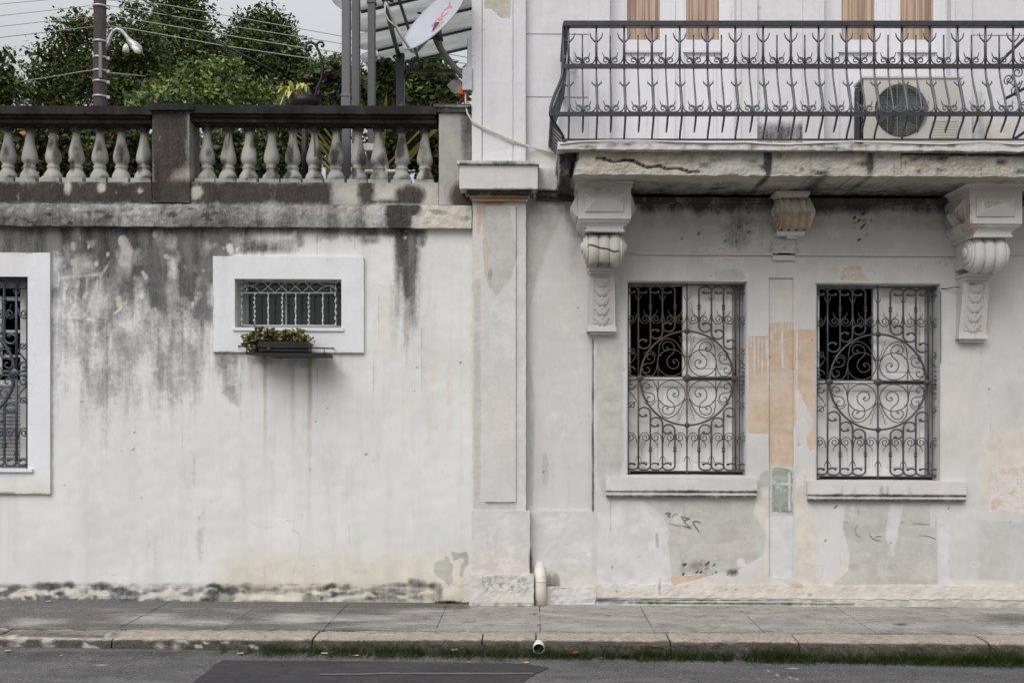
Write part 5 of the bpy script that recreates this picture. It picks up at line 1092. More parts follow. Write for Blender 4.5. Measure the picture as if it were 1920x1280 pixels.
mb = MB(); mb.slab(1048, 283, 1064, 330, 0.03, 0.80, 5, (), 0.02, 0.012, 9); mb.build('broken_corner', M['slabm'], bs, SL)
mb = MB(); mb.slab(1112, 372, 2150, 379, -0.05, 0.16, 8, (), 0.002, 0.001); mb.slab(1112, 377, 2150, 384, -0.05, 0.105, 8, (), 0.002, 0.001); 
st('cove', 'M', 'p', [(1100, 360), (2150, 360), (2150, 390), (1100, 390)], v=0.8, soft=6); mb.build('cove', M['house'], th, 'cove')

# ---------------------------------------------------------------- corbels
def shift(mb, dx, zscale=1.0, ztop=0.0, dpy=0.0):
    mb.v = [(x+dx, y, ztop+(z-ztop)*zscale-dpy*S) for x, y, z in mb.v]
def corbel(px_label, dx, zs, dpy, tg, label):
    zt = P(1134, 330, 0.62)[2]
    def fin(mb, name, parent, mat='corbel', t=tg): shift(mb, dx, zs, zt, dpy); o = mb.build(name, M[mat], parent, t); return o
    # block with a pyramid on each of the three faces (root part)
    mb = MB(); mb.slab(1085, 349, 1183, 410, 0.0, 0.60, 4, (), 0.002, 0.001)
    blk = fin(mb, 'corbel', th); blk['label'] = label
    mb = MB(); 
    prof = [(330, 0.665, 14), (334, 0.66, 12.5), (338, 0.645, 8), (342, 0.625, 4), (345, 0.615, 2.5)]
    for (ya, da, ea), (yb, dbb, eb) in zip(prof[:-1], prof[1:]):
        c = [P(1085-eb, yb, dbb), P(1183+eb, yb, dbb), P(1183+ea, ya, da), P(1085-ea, ya, da)]
        bk = [(p[0], -0.0, p[2]) for p in c]; mb.hexa(bk+c)
    mb.pbox(1082, 345, 1186, 348.8, 0.0, 0.617); fin(mb, 'abacus', blk)
    mb = MB()
    def hip(fn, a, b, c, e, h, r0, r1):
        # fn(u, v, w) -> world; base rect a..b, c..e; ridge r0..r1 ; small upstand then hipped faces
        vs = [fn(a, c, 0), fn(b, c, 0), fn(b, e, 0), fn(a, e, 0), fn(a, c, 0.012), fn(b, c, 0.012), fn(b, e, 0.012), fn(a, e, 0.012), fn(r0[0], r0[1], h), fn(r1[0], r1[1], h)]
        mb.add(vs, [(0, 1, 5, 4), (1, 2, 6, 5), (2, 3, 7, 6), (3, 0, 4, 7), (4, 5, 9, 8), (6, 7, 8, 9), (5, 6, 9), (7, 4, 8)])
    hip(lambda u, v, w: P(u, v, 0.60+w), 1097, 1169, 397, 361, 0.055, (1116, 375), (1150, 375)); o = fin(mb, 'facet', blk)
    for s_ in (-1, 1):
        mb = MB(); xs_ = P(1085 if s_ < 0 else 1183, 380, 0.60)[0]; z0 = P(1085, 402, .6)[2]; z1 = P(1085, 361, .6)[2]
        hip(lambda u, v, w: (xs_+s_*w, -u, v), 0.10, 0.52, z0, z1, 0.062, (0.24, (z0+z1)/2), (0.38, (z0+z1)/2)); fin(mb, 'facet', blk)
    mb = MB()
    prof = [(410, 0.59, 0), (416, 0.575, -3), (420, 0.55, -8), (425, 0.535, -14), (430, 0.53, -15), (431, 0.53, -12), (434.5, 0.53, -12)]
    for (ya, da, ea), (yb, dbb, eb) in zip(prof[:-1], prof[1:]):
        c = [P(1085-eb, yb, dbb), P(1183+eb, yb, dbb), P(1183+ea, ya, da), P(1085-ea, ya, da)]; bk = [(p[0], 0.0, p[2]) for p in c]; mb.hexa(bk+c)
    fin(mb, 'soffit_moulding', blk)
    volute(P(1131.5, 467.5, 0.37), 0.144, 0.128, 0.055, fin, blk, 3)
    # neck, leaning panel with scales, foot
    mb = MB()
    for (y0, y1, x0, x1, d_) in ((500, 505, 1104, 1153, 0.32), (505, 509, 1106, 1151, 0.27), (509, 513, 1104.5, 1152.5, 0.25)): mb.pbox(x0, y0, x1, y1, 0.0, d_)
    fin(mb, 'neck', blk)
    def lean(v): return 0.215+(0.105-0.215)*(v-513)/(612-513)
    mb = MB(); f4 = [P(1103, 612, lean(612)), P(1154, 612, lean(612)), P(1152, 513, lean(513)), P(1104.5, 513, lean(513))]
    mb.hexa([(p[0], 0.0, p[2]) for p in f4]+f4); pn = fin(mb, 'panel', blk)
    mb = MB()
    fr = [(1112, 517, 1145, 517), (1112, 604, 1145, 604)]
    for (xa, ya, xb, yb) in ((1111, 517, 1113.5, 606), (1144, 517, 1146.5, 606), (1113.5, 517, 1144, 519), (1113.5, 604, 1144, 606)):
        c = [P(xa, yb, lean(yb)+.001), P(xb, yb, lean(yb)+.001), P(xb, ya, lean(ya)+.001), P(xa, ya, lean(ya)+.001)]; f_ = [(p[0], p[1]-0.005, p[2]) for p in c]; mb.hexa(c+f_)
    for k in range(5):
        yc = 528+k*18; cx_ = 1129
        # overlapping scale: half disc bulging outwards, with a small bead
        n = 14; rings = [(1.0, 0.0), (0.93, 0.011), (0.6, 0.010), (0.25, 0.016), (0.0, 0.018)]; vs = []
        for rr_2, h in rings:
            for i in range(n+1):
                a = PI*i/n; y_ = yc-6+math.sin(a)*17*rr_2; p = P(cx_+13.0*rr_2*math.cos(a), y_, lean(y_)); vs.append((p[0], p[1]-h, p[2]))
        fs = [(r_*(n+1)+i, (r_+1)*(n+1)+i, (r_+1)*(n+1)+i+1, r_*(n+1)+i+1) for r_ in range(len(rings)-1) for i in range(n)]
        mb.add(vs, fs, True)
        p = P(cx_, yc+13, lean(yc+13)); mb.lathe([(-0.018, 0.003), (-0.014, 0.011), (0, 0.014)], (p[0], p[1]-0.002, p[2]), 'y', 10)
        for s_ in (-1, 1): p = P(cx_+s_*14, yc-4, lean(yc)); mb.lathe([(-0.012, 0.003), (-0.008, 0.008), (0, 0.009)], p, 'y', 8)
    fin(mb, 'scale_ornament', pn)
    mb = MB(); mb.pbox(1101, 612, 1155.5, 621, 0.0, 0.135); mb.frust(1108, 628, 1150, 621, 0.0, 1106, 627, 1152, 621, 0.10); fin(mb, 'foot', blk)
def volute(c, r, hw, ex, fin, parent, lobes, neck=True, rmod=0.012):
    mb = MB(); n = 60; vs = []; m = 110
    for i in range(n+1):
        t_ = -1+2*i/n; rr = r*(0.82+0.18*abs(math.cos(t_*lobes*PI/2))**0.5)
        for k in range(m):
            a = 2*PI*k/m; vs.append((c[0]+t_*hw, c[1]-math.cos(a)*rr*0.98, c[2]+math.sin(a)*rr))
    mb.add(vs, [(i*m+k, i*m+(k+1) % m, (i+1)*m+(k+1) % m, (i+1)*m+k) for i in range(n) for k in range(m)]+[tuple(range(m))[::-1], tuple(n*m+k for k in range(m))], True)
    # body running back and up to the wall
    if neck:
        x0, x1 = c[0]-hw*0.96, c[0]+hw*0.96; mb.box(x0, x1, c[1]+0.02, 0.0, c[2]-r*0.62, c[2]+r*0.98, False)
    vol = fin(mb, 'volute', parent)
    for s_ in (-1, 1):
        mb = MB(); x = c[0]+s_*hw
        mb.lathe([(0, r*0.86), (s_*ex*0.35, r*0.82), (s_*ex*0.36, r*0.66)], c if False else (x, c[1], c[2]), 'x', 28)
        mb.lathe([(0, r*0.62), (s_*ex*0.62, r*0.58), (s_*ex*0.7, r*0.50), (s_*ex*0.7, r*0.4)], (x+0, c[1]-0.012, c[2]+0.008), 'x', 28)
        mb.lathe([(0, r*0.34), (s_*ex*0.9, r*0.30), (s_*ex*1.05, r*0.2), (s_*ex*1.1, r*0.05)], (x, c[1]-0.02, c[2]+0.012), 'x', 20)
        fin(mb, 'volute_eye', vol)
for tg, x0, sc in (('corL', 1134, 1), ('corR', 1868, 1), ('corM', 1486, 1)): pass
st('corL', 'V', 'e', 1120, 355, 14, 3, v=0.7, soft=2); st('corL', 'O', 'e', 1142, 356, 10, 3, v=0.8, soft=2); st('corL', 'C', 'e', 1130, 368, 34, 10, v=0.5, soft=6); st('corL', 'M', 'p', [(1095, 432), (1170, 432), (1170, 440), (1095, 440)], v=0.6, soft=3); st('corL', 'C', 'p', [(1090, 438), (1174, 438), (1174, 500), (1090, 500)], v=0.62, soft=6); st('corL', 'O', 'e', 1168, 460, 8, 20, v=0.5, soft=4); st('corL', 'M', 'l', [(1104, 459), (1112, 460), (1125, 465), (1140, 467), (1150, 472), (1160, 471)], 1.0, v=1.9, soft=1.6); st('corL', 'M', 'e', 1130, 497, 26, 6, v=0.5, soft=5)
st('corR', 'O', 'p', [(1840, 370), (1860, 368), (1900, 392), (1896, 404), (1850, 400)], v=0.85, soft=4); st('corR', 'O', 'p', [(1765, 370), (1826, 380), (1830, 440), (1780, 450)], v=0.62, soft=8); st('corR', 'M', 'p', [(1765, 400), (1815, 400), (1815, 450), (1765, 450)], v=0.45, soft=8); st('corR', 'C', 'e', 1880, 378, 24, 10, v=0.6, soft=5)
st('corM', 'O', 'p', [(1440, 364), (1530, 364), (1526, 434), (1445, 434)], v=0.46, soft=6); st('corM', 'C', 'p', [(1440, 364), (1530, 364), (1526, 434), (1445, 434)], v=0.9, soft=6); st('corM', 'R', 'p', [(1450, 395), (1522, 395), (1515, 434), (1455, 434)], v=0.8, soft=6); st('corM', 'M', 'e', 1452, 400, 8, 30, v=0.4, soft=6)
corbel(0, 0.0, 1.0, 0.0, 'corL', 'left corbel with a cracked cream scroll')
corbel(0, 3.094, 1.028, 6.5, 'corR', 'right corbel with a brown stained facet')
fin = lambda mb, name, parent: mb.build(name, M['corbel'], parent, 'corM')
mb = MB(); mb.pbox(1455, 358, 1519, 364, 0.0, 0.36); mb.pbox(1458, 364, 1516, 369, 0.0, 0.33); mb.pbox(1462, 369, 1512, 410, 0.0, 0.2)
o = mb.build('corbel', M['corbel'], th, 'corM'); o['label'] = 'small middle corbel with rust brown scroll'; mc = o
volute(P(1486, 401, 0.19), 0.140, 0.125, 0.05, fin, mc, 4)
mb = MB(); mb.pbox(1457, 433, 1509, 440.5, 0.06, 0.175); mb.frust(1472, 448, 1496, 440, 0.06, 1476, 446, 1492, 440, 0.14); mb.build('shelf', M['surround'], mc)
mb = MB()     # acanthus leaf plate
for s_ in (-1, 1):
    for (ang, L, w, h) in ((-0.15, 26, 6, .03), (0.55, 26, 7, .035), (1.15, 25, 7, .035), (1.75, 24, 7, .03), (2.3, 26, 7, .03)):
        n = 9; vs = []
        for i in range(n+1):
            u = i/n; a = ang+0.5*u*u*(1 if ang < 1.5 else -1)
            cx_ = 1470+s_*(3+L*u*math.sin(a)*0.95); cy_ = 466-L*u*math.cos(a)*0.85; ww = w*math.sin(PI*(0.12+0.8*u))
            nx_, ny_ = math.cos(a)*s_, math.sin(a)
            for j, hj in ((-1, 0.0), (-0.4, .75), (0, 0.55), (0.4, .75), (1, 0.0)):
                p = P(cx_+nx_*ww*j*0.6, cy_+ny_*ww*j*0.6, 0.065); vs.append((p[0], p[1]-h*hj*(1-0.3*u)-0.004, p[2]))
        mb.add(vs, [(i*5+j, i*5+j+1, (i+1)*5+j+1, (i+1)*5+j) for i in range(n) for j in range(4)], True)
mb.pbox(1449, 448, 1491, 488, 0.05, 0.072); mb.build('leaf_ornament', M['corbel'], mc)

# ---------------------------------------------------------------- balcony railing
D0 = 0.86; KD = (DIST-D0)/DIST
def zz(py): return EYE+(VY-py)*S*KD
def belly(z):
    zm, zl, zb = zz(125), zz(222), zz(262)
    if z >= zm: return 0.0
    if z >= zl:
        t_ = (zm-z)/(zm-zl); return 0.13*(t_*t_*(3-2*t_)) if t_ < 1 else 0.13
    t_ = min(1, (zl-z)/(zl-zb)); return 0.13*(1-t_*t_*(3-2*t_))*1.0
X0 = 59*S*KD; X1 = (2040-VX)*S*KD
front = lambda x, z: (x, -(D0+belly(z)), z)
sideL = lambda s_, z: (X0-0.8*belly(z), -s_, z)
U = S*KD
zM, zL, zT, zB = zz(125), zz(223), zz(50), zz(261)
def scrollpair(mb, fn, x, zr, h, s=1.0):
    for s_ in (-1, 1):
        f = lambda u, v: fn(x+s_*u*U, zr+v*U)
        pts = [f(h-1.5, 15), f(h-2.5, 9), f(h-6, 3.5), f(h-11, 0.8), f(9, 0.4)]
        sp = [(8.5+(7.6-0.72*i*0.5)*math.sin(-a), 8-(7.6-0.72*i*0.5)*math.cos(a)) for i, a in enumerate([k*0.5 for k in range(0, 15)])]
        mb.tube(pts+[f(u, v) for u, v in sp[1:]], 0.0056, 5, rs=None)
        mb.tube([f(0.5, 2), f(4, 9), f(9, 12), f(13, 17), f(14, 23)], 0.004, 5, rs=[.007, .0068, .0058, .0045, .003])
def fork(mb, fn, x, zc, h, s=1.0):
    for s_ in (-1, 1):
        f = lambda u, v: fn(x+s_*u*U*s, zc+v*U*s); mb.tube([f(0.5, -3), f(5, 1), f(9.5, 6), f(11.5, 12), f(12, h)], 0.004, 5, rs=[.008, .0068, .006, .0048, .003])
rl = MB(); 
def bar(mb, p, q, w, h):
    mb.tube([p, q], w, 4)
bx = lambda mb, z, ex, hh, wd: mb.box(X0-ex-0.0, X1, -(D0+belly(z))-wd, -(D0+belly(z))+wd, z-hh, z+hh, False)
bx(rl, zz(46.3), 0.012, 0.022, 0.028)
rl.box(X0-0.016, X0+0.036, -D0+0.028, -0.02, zz(46.3)-0.022, zz(46.3)+0.022, False)
rail_o = rl.build('balcony_railing', M['irondark'], th, None, 0.004)
for py, hh, ex in ((125.2, 0.0145, 0.012), (223.5, 0.0145, 0.0), (262.3, 0.005, 0.0)):
    mb = MB(); z = zz(py) if py != 223.5 else zL; b = belly(z)
    xa = X0-0.8*b-0.012; mb.box(xa, X1, -(D0+b)-0.018, -(D0+b)+0.012, z-hh, z+hh, False); mb.box(xa, xa+0.03, -(D0+b)+0.012, -0.01, z-hh, z+hh, False)
    mb.build('rail', M['irondark'], rail_o)
H_ = 25.8
def major(fn, x, name='baluster'):
    mb = MB(); zs = [zT-0.01]+[zM+(zT-zM)*i/3 for i in (2, 1)]+[zM-0.006]
    mb.tube([fn(x, z) for z in (zT+.005, (zT+zM)/2, zM)], 0.0085, 6, rs=[.0075, .011, .0095])
    seg = [zM+(zL-zM)*i/10 for i in range(11)]; mb.tube([fn(x, z) for z in seg], 0.009, 6, rs=[.0075, .0075, .008, .009, .011, .012, .012, .011, .0105, .010, .010])
    seg = [zL+(zB-zL)*i/7 for i in range(8)]; mb.tube([fn(x, z) for z in seg], 0.0085, 6)
    fork(mb, fn, x, zz(77), 15); fork(mb, fn, x, zz(164), 6, 0.78)
    return mb.build(name, M['ironbar'], rail_o)
def minor(fn, x, name='baluster'):
    mb = MB(); mb.tube([fn(x, zz(66)), fn(x, zM)], 0.0065, 6, rs=[.006, .0075])
    seg = [zM+(zL-zM)*i/10 for i in range(11)]; mb.tube([fn(x, z) for z in seg], 0.0075, 6, rs=[.0065]*4+[.0075]*7)
    seg = [zL+(zz(250)-zL)*i/6 for i in range(7)]; mb.tube([fn(x, z) for z in seg], 0.0085, 6, rs=[.0085]*5+[.008, .006])
    scrollpair(mb, fn, x, zM+0.014, H_); scrollpair(mb, fn, x, zL+0.014, H_)
    return mb.build(name, M['ironbar'], rail_o)
sp_ = 52.1*U; k = 0; x = (1066-VX)*U
while x < X1:
    major(front, x)
    if x+sp_/2 < X1: minor(front, x+sp_/2)
    x += sp_
for i in range(4):
    s_ = 0.06+i*0.21; major(sideL, s_)
    minor(sideL, s_+0.105)
mb = MB(); mb.tube([front(X0-0.01, z) for z in [zT, zM]]+[(X0-0.8*belly(z)-0.01, -(D0+belly(z)), z) for z in [zM+(zL-zM)*i/8 for i in range(1, 9)]+[zL+(zB-zL)*i/6 for i in range(1, 7)]], 0.013, 6); mb.build('corner_post', M['irondark'], rail_o)

sideR = lambda s_, z: (X1+0.8*belly(z), -s_, z)
for i in range(4):
    s_ = 0.06+i*0.21; major(sideR, s_); minor(sideR, s_+0.105)
for py, hh in ((46.3, 0.022), (125.2, 0.0145), (223.5, 0.0145), (262.3, 0.005)):
    z = zz(py); b = belly(z); mb = MB(); xa = X1+0.8*b; mb.box(xa-0.018, xa+0.018, -(D0+b)-0.018, -0.01, z-hh, z+hh, False); mb.box(X1, xa-0.018, -(D0+b)-0.017, -(D0+b)+0.011, z-hh*0.98, z+hh*0.98, False); mb.build('rail', M['irondark'], rail_o)
# iron brace inside the balcony at the right
br = thing('iron_brace', 'dark diagonal iron bars with scrolls on the balcony at the right edge', 'iron brace', P(1920, 250, 0.4))
mb = MB()
for a, b in (((1874, 118), (1960, 34)), ((1884, 186), (1960, 145)), ((1900, 262), (1960, 222))):
    p = Vector(P(*a, 0.5)); q = Vector(P(*b, 0.5)); mb.tube([p, q], 0.016, 4)
mb.build('bar', M['irondark'], br)
mb = MB(); mb.tube([P(1945, 30, 0.5), P(1945, 262, 0.5)], 0.015, 4); mb.build('post', M['irondark'], br)
for cx_, cy_ in ((1892, 150), (1908, 136), (1905, 170), (1915, 205)):
    mb = MB(); mb.tube([P(cx_+u, cy_-v, 0.5) for u, v in spiral(0, 0, 2, 10, 1.0+cx_, 1.4, 18)]+[P(cx_+12, cy_-18, 0.5)], 0.005, 5); mb.build('scroll', M['irondark'], br)

# air conditioner
ac = thing('air_conditioner', 'cream outdoor air conditioner unit behind the balcony railing', 'air conditioner', P(1700, 262, 0.2))
mb = MB(); a = P(1619, 262, 0.31); b = P(1803, 148, 0.31); zf = zz(262)+0.0; zt_ = b[2]
xl, xr = a[0], b[0]; yb, yf = -0.06, -0.31; zb_ = 3.72
cxf, _, czf = P(1690, 207, 0.31); rf = 50*S*0.967
# front panel with a round opening
n = 48; vs = []; ring = []
def rim(i):
    a_ = 2*PI*i/n; c_, s_ = math.cos(a_), math.sin(a_); tx = ((xr-cxf) if c_ > 0 else (cxf-xl))/max(1e-6, abs(c_)); tz = ((zt_-czf) if s_ > 0 else (czf-zb_))/max(1e-6, abs(s_)); t_ = min(tx, tz); return (cxf+c_*t_, yf, czf+s_*t_)
corners = [(xr, yf, zt_), (xl, yf, zt_), (xl, yf, zb_), (xr, yf, zb_)]
vs = [(cxf+rf*math.cos(2*PI*i/n), yf, czf+rf*math.sin(2*PI*i/n)) for i in range(n)]+[rim(i) for i in range(n)]+[(cxf+rf*0.97*math.cos(2*PI*i/n), yf+0.05, czf+rf*0.97*math.sin(2*PI*i/n)) for i in range(n)]
fs = [(n+i, n+(i+1) % n, (i+1) % n, i) for i in range(n)]+[(i, (i+1) % n, 2*n+(i+1) % n, 2*n+i) for i in range(n)]
mb.add(vs, fs)
for cpt in corners:   # corner fillers
    d_ = [((vs[n+i][0]-cpt[0])**2+(vs[n+i][2]-cpt[2])**2, i) for i in range(n)]; d_.sort(); i1, i2 = sorted((d_[0][1], d_[1][1])); mb.add([vs[n+i1], vs[n+i2], cpt], [(0, 1, 2)])
mb.add([(xl, yf, zb_), (xl, yb, zb_), (xl, yb, zt_), (xl, yf, zt_), (xr, yf, zb_), (xr, yb, zb_), (xr, yb, zt_), (xr, yf, zt_)], [(4, 5, 6, 7), (0, 4, 5, 1)[::-1], (1, 5, 6, 2)])
for i in range(12):
    z = zb_+0.02+i*0.022; mb.box(cxf+rf+0.03, xr-0.03, yf-0.004, yf-0.0005, z, z+0.012, False)
mb.build('casing', M['acm'], ac)
mb = MB(); mb.box(xl-0.004, xl+0.0, yb, yf+0.015, zb_+0.01, zt_-0.03, False); mb.box(xl-0.012, xl-0.006, yf+0.07, yf+0.1, zb_, zt_-0.08, False); mb.build('side_panel', M['black'], ac)
mb = MB(); mb.box(xl-0.012, xr+0.012, yf-0.012, yb, zt_, zt_+0.022, False); mb.build('top_cover', M['acm'], ac, None, 0.005)
mb = MB(); mb.lathe([(0.0, rf*0.99), (0.005, rf*0.99)], (cxf, yf+0.1, czf), 'y', 40); mb.build('fan_recess', M['acdark'], ac)
mb = MB()
for k in range(3):
    vs = []
    for i in range(9):
        a_ = 2*PI*k/3+i*0.16; vs += [(cxf+rf*0.2*math.cos(a_), yf+0.06+0.004*i, czf+rf*0.2*math.sin(a_)), (cxf+rf*0.9*math.cos(a_+0.25), yf+0.055+0.005*i, czf+rf*0.9*math.sin(a_+0.25))]
    mb.add(vs, [(2*i, 2*i+1, 2*i+3, 2*i+2) for i in range(8)], True)
mb.lathe([(0, rf*0.22), (0.03, rf*0.22)], (cxf, yf+0.05, czf), 'y', 20); mb.build('fan', simple('grey fan blade', (86, 92, 94), 0.5, 0.4), ac)
mb = MB()
for i in range(-17, 18):
    z = i*rf/18; hw = math.sqrt(max(0, rf*rf-z*z)); mb.tube([(cxf-hw, yf-0.012, czf+z), (cxf+hw, yf-0.012, czf+z)], 0.0018, 4)
for u in (-0.55, -0.18, 0.18, 0.55):
    hw = rf*math.sqrt(1-u*u); mb.tube([(cxf+u*rf, yf-0.016, czf-hw), (cxf+u*rf, yf-0.016, czf+hw)], 0.003, 4)
mb.build('fan_guard', M['acgrille'], ac)
mb = MB(); mb.box(xl+0.08, xl+0.13, yf, yb, 3.655, zb_, False); mb.box(xr-0.13, xr-0.08, yf, yb, 3.655, zb_, False); mb.build('foot', M['black'], ac)

# cables
mb = MB(); pts = [(873, 158, .03), (873, 195, .06), (876, 212, .085), (884, 226, .085), (905, 238, .085), (930, 249, .085), (958, 262, .085), (985, 272, .08), (1005, 278, .02), (1044, 291, .015)]
mb.tube([P(*p) for p in pts], 0.0075, 6); mb.tube([P(x, y+2.2+math.sin(x*0.1), d_) for x, y, d_ in pts[3:8]]+[P(1044, 290, 0.02)], 0.005, 6)
tag(mb.build('dish_cable', M['cable']), 'white cable sagging across the upper pilaster towards the balcony', 'cable')
mb = MB(); mb.tube([P(x, y, 0.972) for x, y in ((1050, 270), (1085, 266), (1140, 264), (1200, 264), (1260, 266), (1330, 268), (1400, 267), (1440, 270), (1480, 271), (1540, 268), (1600, 265.5), (1660, 267), (1720, 269.5), (1770, 270.5), (1840, 266), (1870, 268), (1905, 271), (1960, 268), (2040, 268))], 0.007, 6)
tag(mb.build('balcony_cable', M['cable']), 'thin white cable lying along the edge of the balcony slab', 'cable')
mb = MB(); mb.tube([P(x, y, d_) for x, y, d_ in ((1762, 541, 0.04), (1776, 541, .07), (1790, 538, .10), (1804, 538.5, 0.14), (1816, 534, 0.2), (1828, 532, 0.24))], 0.0035, 5); mb.tube([P(x, y, d_) for x, y, d_ in ((1764, 546, 0.055), (1764, 600, .055), (1764, 680, .055))], 0.003, 4)
tag(mb.build('loose_wire', M['darkwire']), 'thin dark wire from the right barred window to the right corbel', 'wire')

# drain pipe bend
dp = thing('drain_pipe', 'cream plastic drain pipe bending out of the plinth onto the pavement', 'pipe', P(1013, 1132, 0.1))
mb = MB(); z0 = P(1013, 1133, 0.1)[2]; X = P(1013, 1133, 0.1)[0]
pts = [(X+0.003, -0.10, z0), (X+0.002, -0.10, z0+0.14), (X, -0.10, z0+0.19)]+[(X-0.025*(i/7)**2, -0.10+0.13*(1-math.cos(PI/2*i/7))*1.0, z0+0.19+0.125*math.sin(PI/2*i/7)) for i in range(1, 8)]+[(X-0.03, 0.12, z0+0.315)]
mb.tube(pts, 0.048, 16, rs=[.050, .050]+[0.05]*(len(pts)-2)); mb.build('bend', M['pvc'], dp)
mb = MB(); mb.tube([(X+.001, -0.10, z0+0.195), (X+.001, -0.10, z0+0.205)], 0.0525, 16); mb.build('collar', M['pvc'], dp)
# kerb outlets
g = GP(1010, 1212, -0.08); ko = thing('drain_spout', 'white plastic spout poking out of the kerb face', 'pipe', (g[0], -1.52, RZ))
zc = -0.055-T*g[0]; mb = MB(); n = 16; vs = []
for (y, r0) in ((-1.44, 0.042), (-1.50, 0.042), (-1.545, 0.042)):
    for k in range(n):
        a_ = 2*PI*k/n; vs.append((g[0]+r0*math.cos(a_), y-(0.035*(math.sin(a_)+1)/2 if y < -1.54 else 0), zc+r0*math.sin(a_)))
for (y, r0) in ((-1.545, 0.037), (-1.46, 0.037)):
    for k in range(n):
        a_ = 2*PI*k/n; vs.append((g[0]+r0*math.cos(a_), y-(0.035*(math.sin(a_)+1)/2 if y < -1.54 else 0), zc+r0*math.sin(a_)))
mb.add(vs, [(j*n+k, j*n+(k+1) % n, (j+1)*n+(k+1) % n, (j+1)*n+k) for j in range(4) for k in range(n)], True); mb.build('pipe_end', M['white'], ko)
mb = MB(); mb.lathe([(0, 0.036), (0.003, 0.036)], (g[0], -1.466, zc), 'y', 14); mb.build('pipe_mouth', M['dark'], ko)
g2 = GP(905, 1214, -0.09); mb = MB(); mb.lathe([(-0.002, 0.034), (0.004, 0.036)], (g2[0], -1.509, -0.075-T*g2[0]), 'y', 14)
tag(mb.build('drain_hole', M['dark']), 'round dark drain hole in the kerb left of the white spout', 'drain')
mb = MB(); mb.lathe([(0, 0.03), (0.002, 0.028)], GP(1690, 1170, 0.001), 'z', 16)
tag(mb.build('cover_cap', simple('dark metal cap', (92, 88, 84), 0.7, 0.3, 0.2)), 'small dark round cap set in the right part of the pavement', 'cap')

# ================================================================ ROOF TERRACE
ZD = 3.385
def post(px, dpt, w, label, col_py=None, top=-260):
    k = (DIST-dpt)/DIST; x = (px-VX)*S*k; t_ = thing('terrace_post', label, 'post', (x, -dpt, ZD), 'grey steel posts of the terrace shade')
    mb = MB(); zt2 = EYE+(VY-top)*S*k; mb.box(x-w/2, x+w/2, -dpt-w/2, -dpt+w/2, ZD, zt2, False); mb.build('shaft', M['steelgrey'], t_, None, 0.006)
    if col_py is not None:
        zc_ = EYE+(VY-col_py)*S*k; mb = MB(); mb.box(x-w*0.62, x+w*0.62, -dpt-w*0.62, -dpt+w*0.62, zc_-0.012, zc_+0.012, False); mb.box(x-w*0.56, x+w*0.56, -dpt-w*0.56, -dpt+w*0.56, zc_+(-1 if col_py > 100 else 1)*0.10, zc_, False)
        mb.build('collar', M['steelgrey'], t_, None, 0.004)
    mb = MB(); mb.box(x-w*.9, x+w*.9, -dpt-w*.9, -dpt+w*.9, ZD, ZD+0.012, False); mb.build('base_plate', M['steelgrey'], t_)
post(649.5, -0.55, 0.074, 'grey steel post with a low collar, leftmost of three', 181)
post(667.5, -0.95, 0.072, 'plain grey steel post in the middle of three')
post(697, -0.9, 0.068, 'grey steel post with a high collar, rightmost of three', 6)
# dark iron post with brace and scrolls
dk = thing('iron_post', 'black iron post with a slanting arm holding the awning', 'post', P(751, 378, -2.9)[0:2]+(ZD,))
mb = MB(); a = P(751, 0, -2.9); mb.box(a[0]-0.045, a[0]+0.045, 2.855, 2.945, ZD, P(751, 102, -2.9)[2], False); mb.build('shaft', M['irondark'], dk)
mb = MB(); mb.tube([P(748, 106, -2.9), P(738, 70, -2.4), P(728, 30, -1.6), P(718, -16, -0.8), P(712, -40, -0.5)], 0.026, 6); mb.build('arm', M['irondark'], dk)
for u, v, r_, a_ in ((766, 118, 9, 0), (776, 125, 7, 2), (762, 134, 8, 4), (790, 116, 7, 1), (742, 108, 5, 3), (775, 112, 6, 5)):
    mb = MB(); mb.tube([P(u+x_, v+y_, -2.9) for x_, y_ in spiral(0, 0, r_, 2, a_, 1.3, 16)], 0.009, 5); mb.build('scroll', M['irondark'], dk)
mb = MB(); mb.tube([P(757, 150, -2.9), P(762, 132, -2.9), P(775, 117, -2.9), P(800, 110, -2.9)], 0.012, 5); mb.build('curved_brace', M['irondark'], dk)
# awning: five arched strips sloping down to the left
aw = thing('awning', 'translucent grey white awning of arched strips with dark ribs beside the townhouse', 'awning', (-1.3, 3.5, 6.2))
def awp(u, dist, up=0.0):     # u = 0 left end .. 1 at the house
    H0 = 4.40; xl_, xr_ = -1.93, -0.56; x = xl_+(xr_-xl_)*u; return (x, dist-DIST, EYE+H0+0.232*(x-xl_)+up)
ds = [11.0, 11.55, 12.1, 12.65, 13.2, 13.55]; ds = [10.9, 11.55, 12.2, 12.85, 13.5, 14.15]
for i in range(5):
    d_a, d_b = ds[i], ds[i+1]; mb = MB(); n = 12; m = 10; vs = []
    for j in range(m+1):
        w_ = j/m; arch = 0.055*math.sin(PI*w_)
        bulge = 0.22*math.sqrt(max(0, 1-(2*w_-1)**2))
        for k in range(n+1):
            u = k/n; p = awp(u, d_a+(d_b-d_a)*w_, arch); vs.append((p[0]-(1-u)**3*bulge, p[1], p[2]-(1-u)**3*bulge*0.232))
    mb.add(vs, [(j*(n+1)+k, j*(n+1)+k+1, (j+1)*(n+1)+k+1, (j+1)*(n+1)+k) for j in range(m) for k in range(n)], True)
    o = mb.build('strip', M['awning'], aw); md = o.modifiers.new('thick', 'SOLIDIFY'); md.thickness = 0.006
for i in range(6):
    mb = MB(); mb.tube([awp(0.03, ds[i], -0.02), awp(1, ds[i], -0.02)], 0.017, 4); mb.build('rib', M['irondark'], aw)
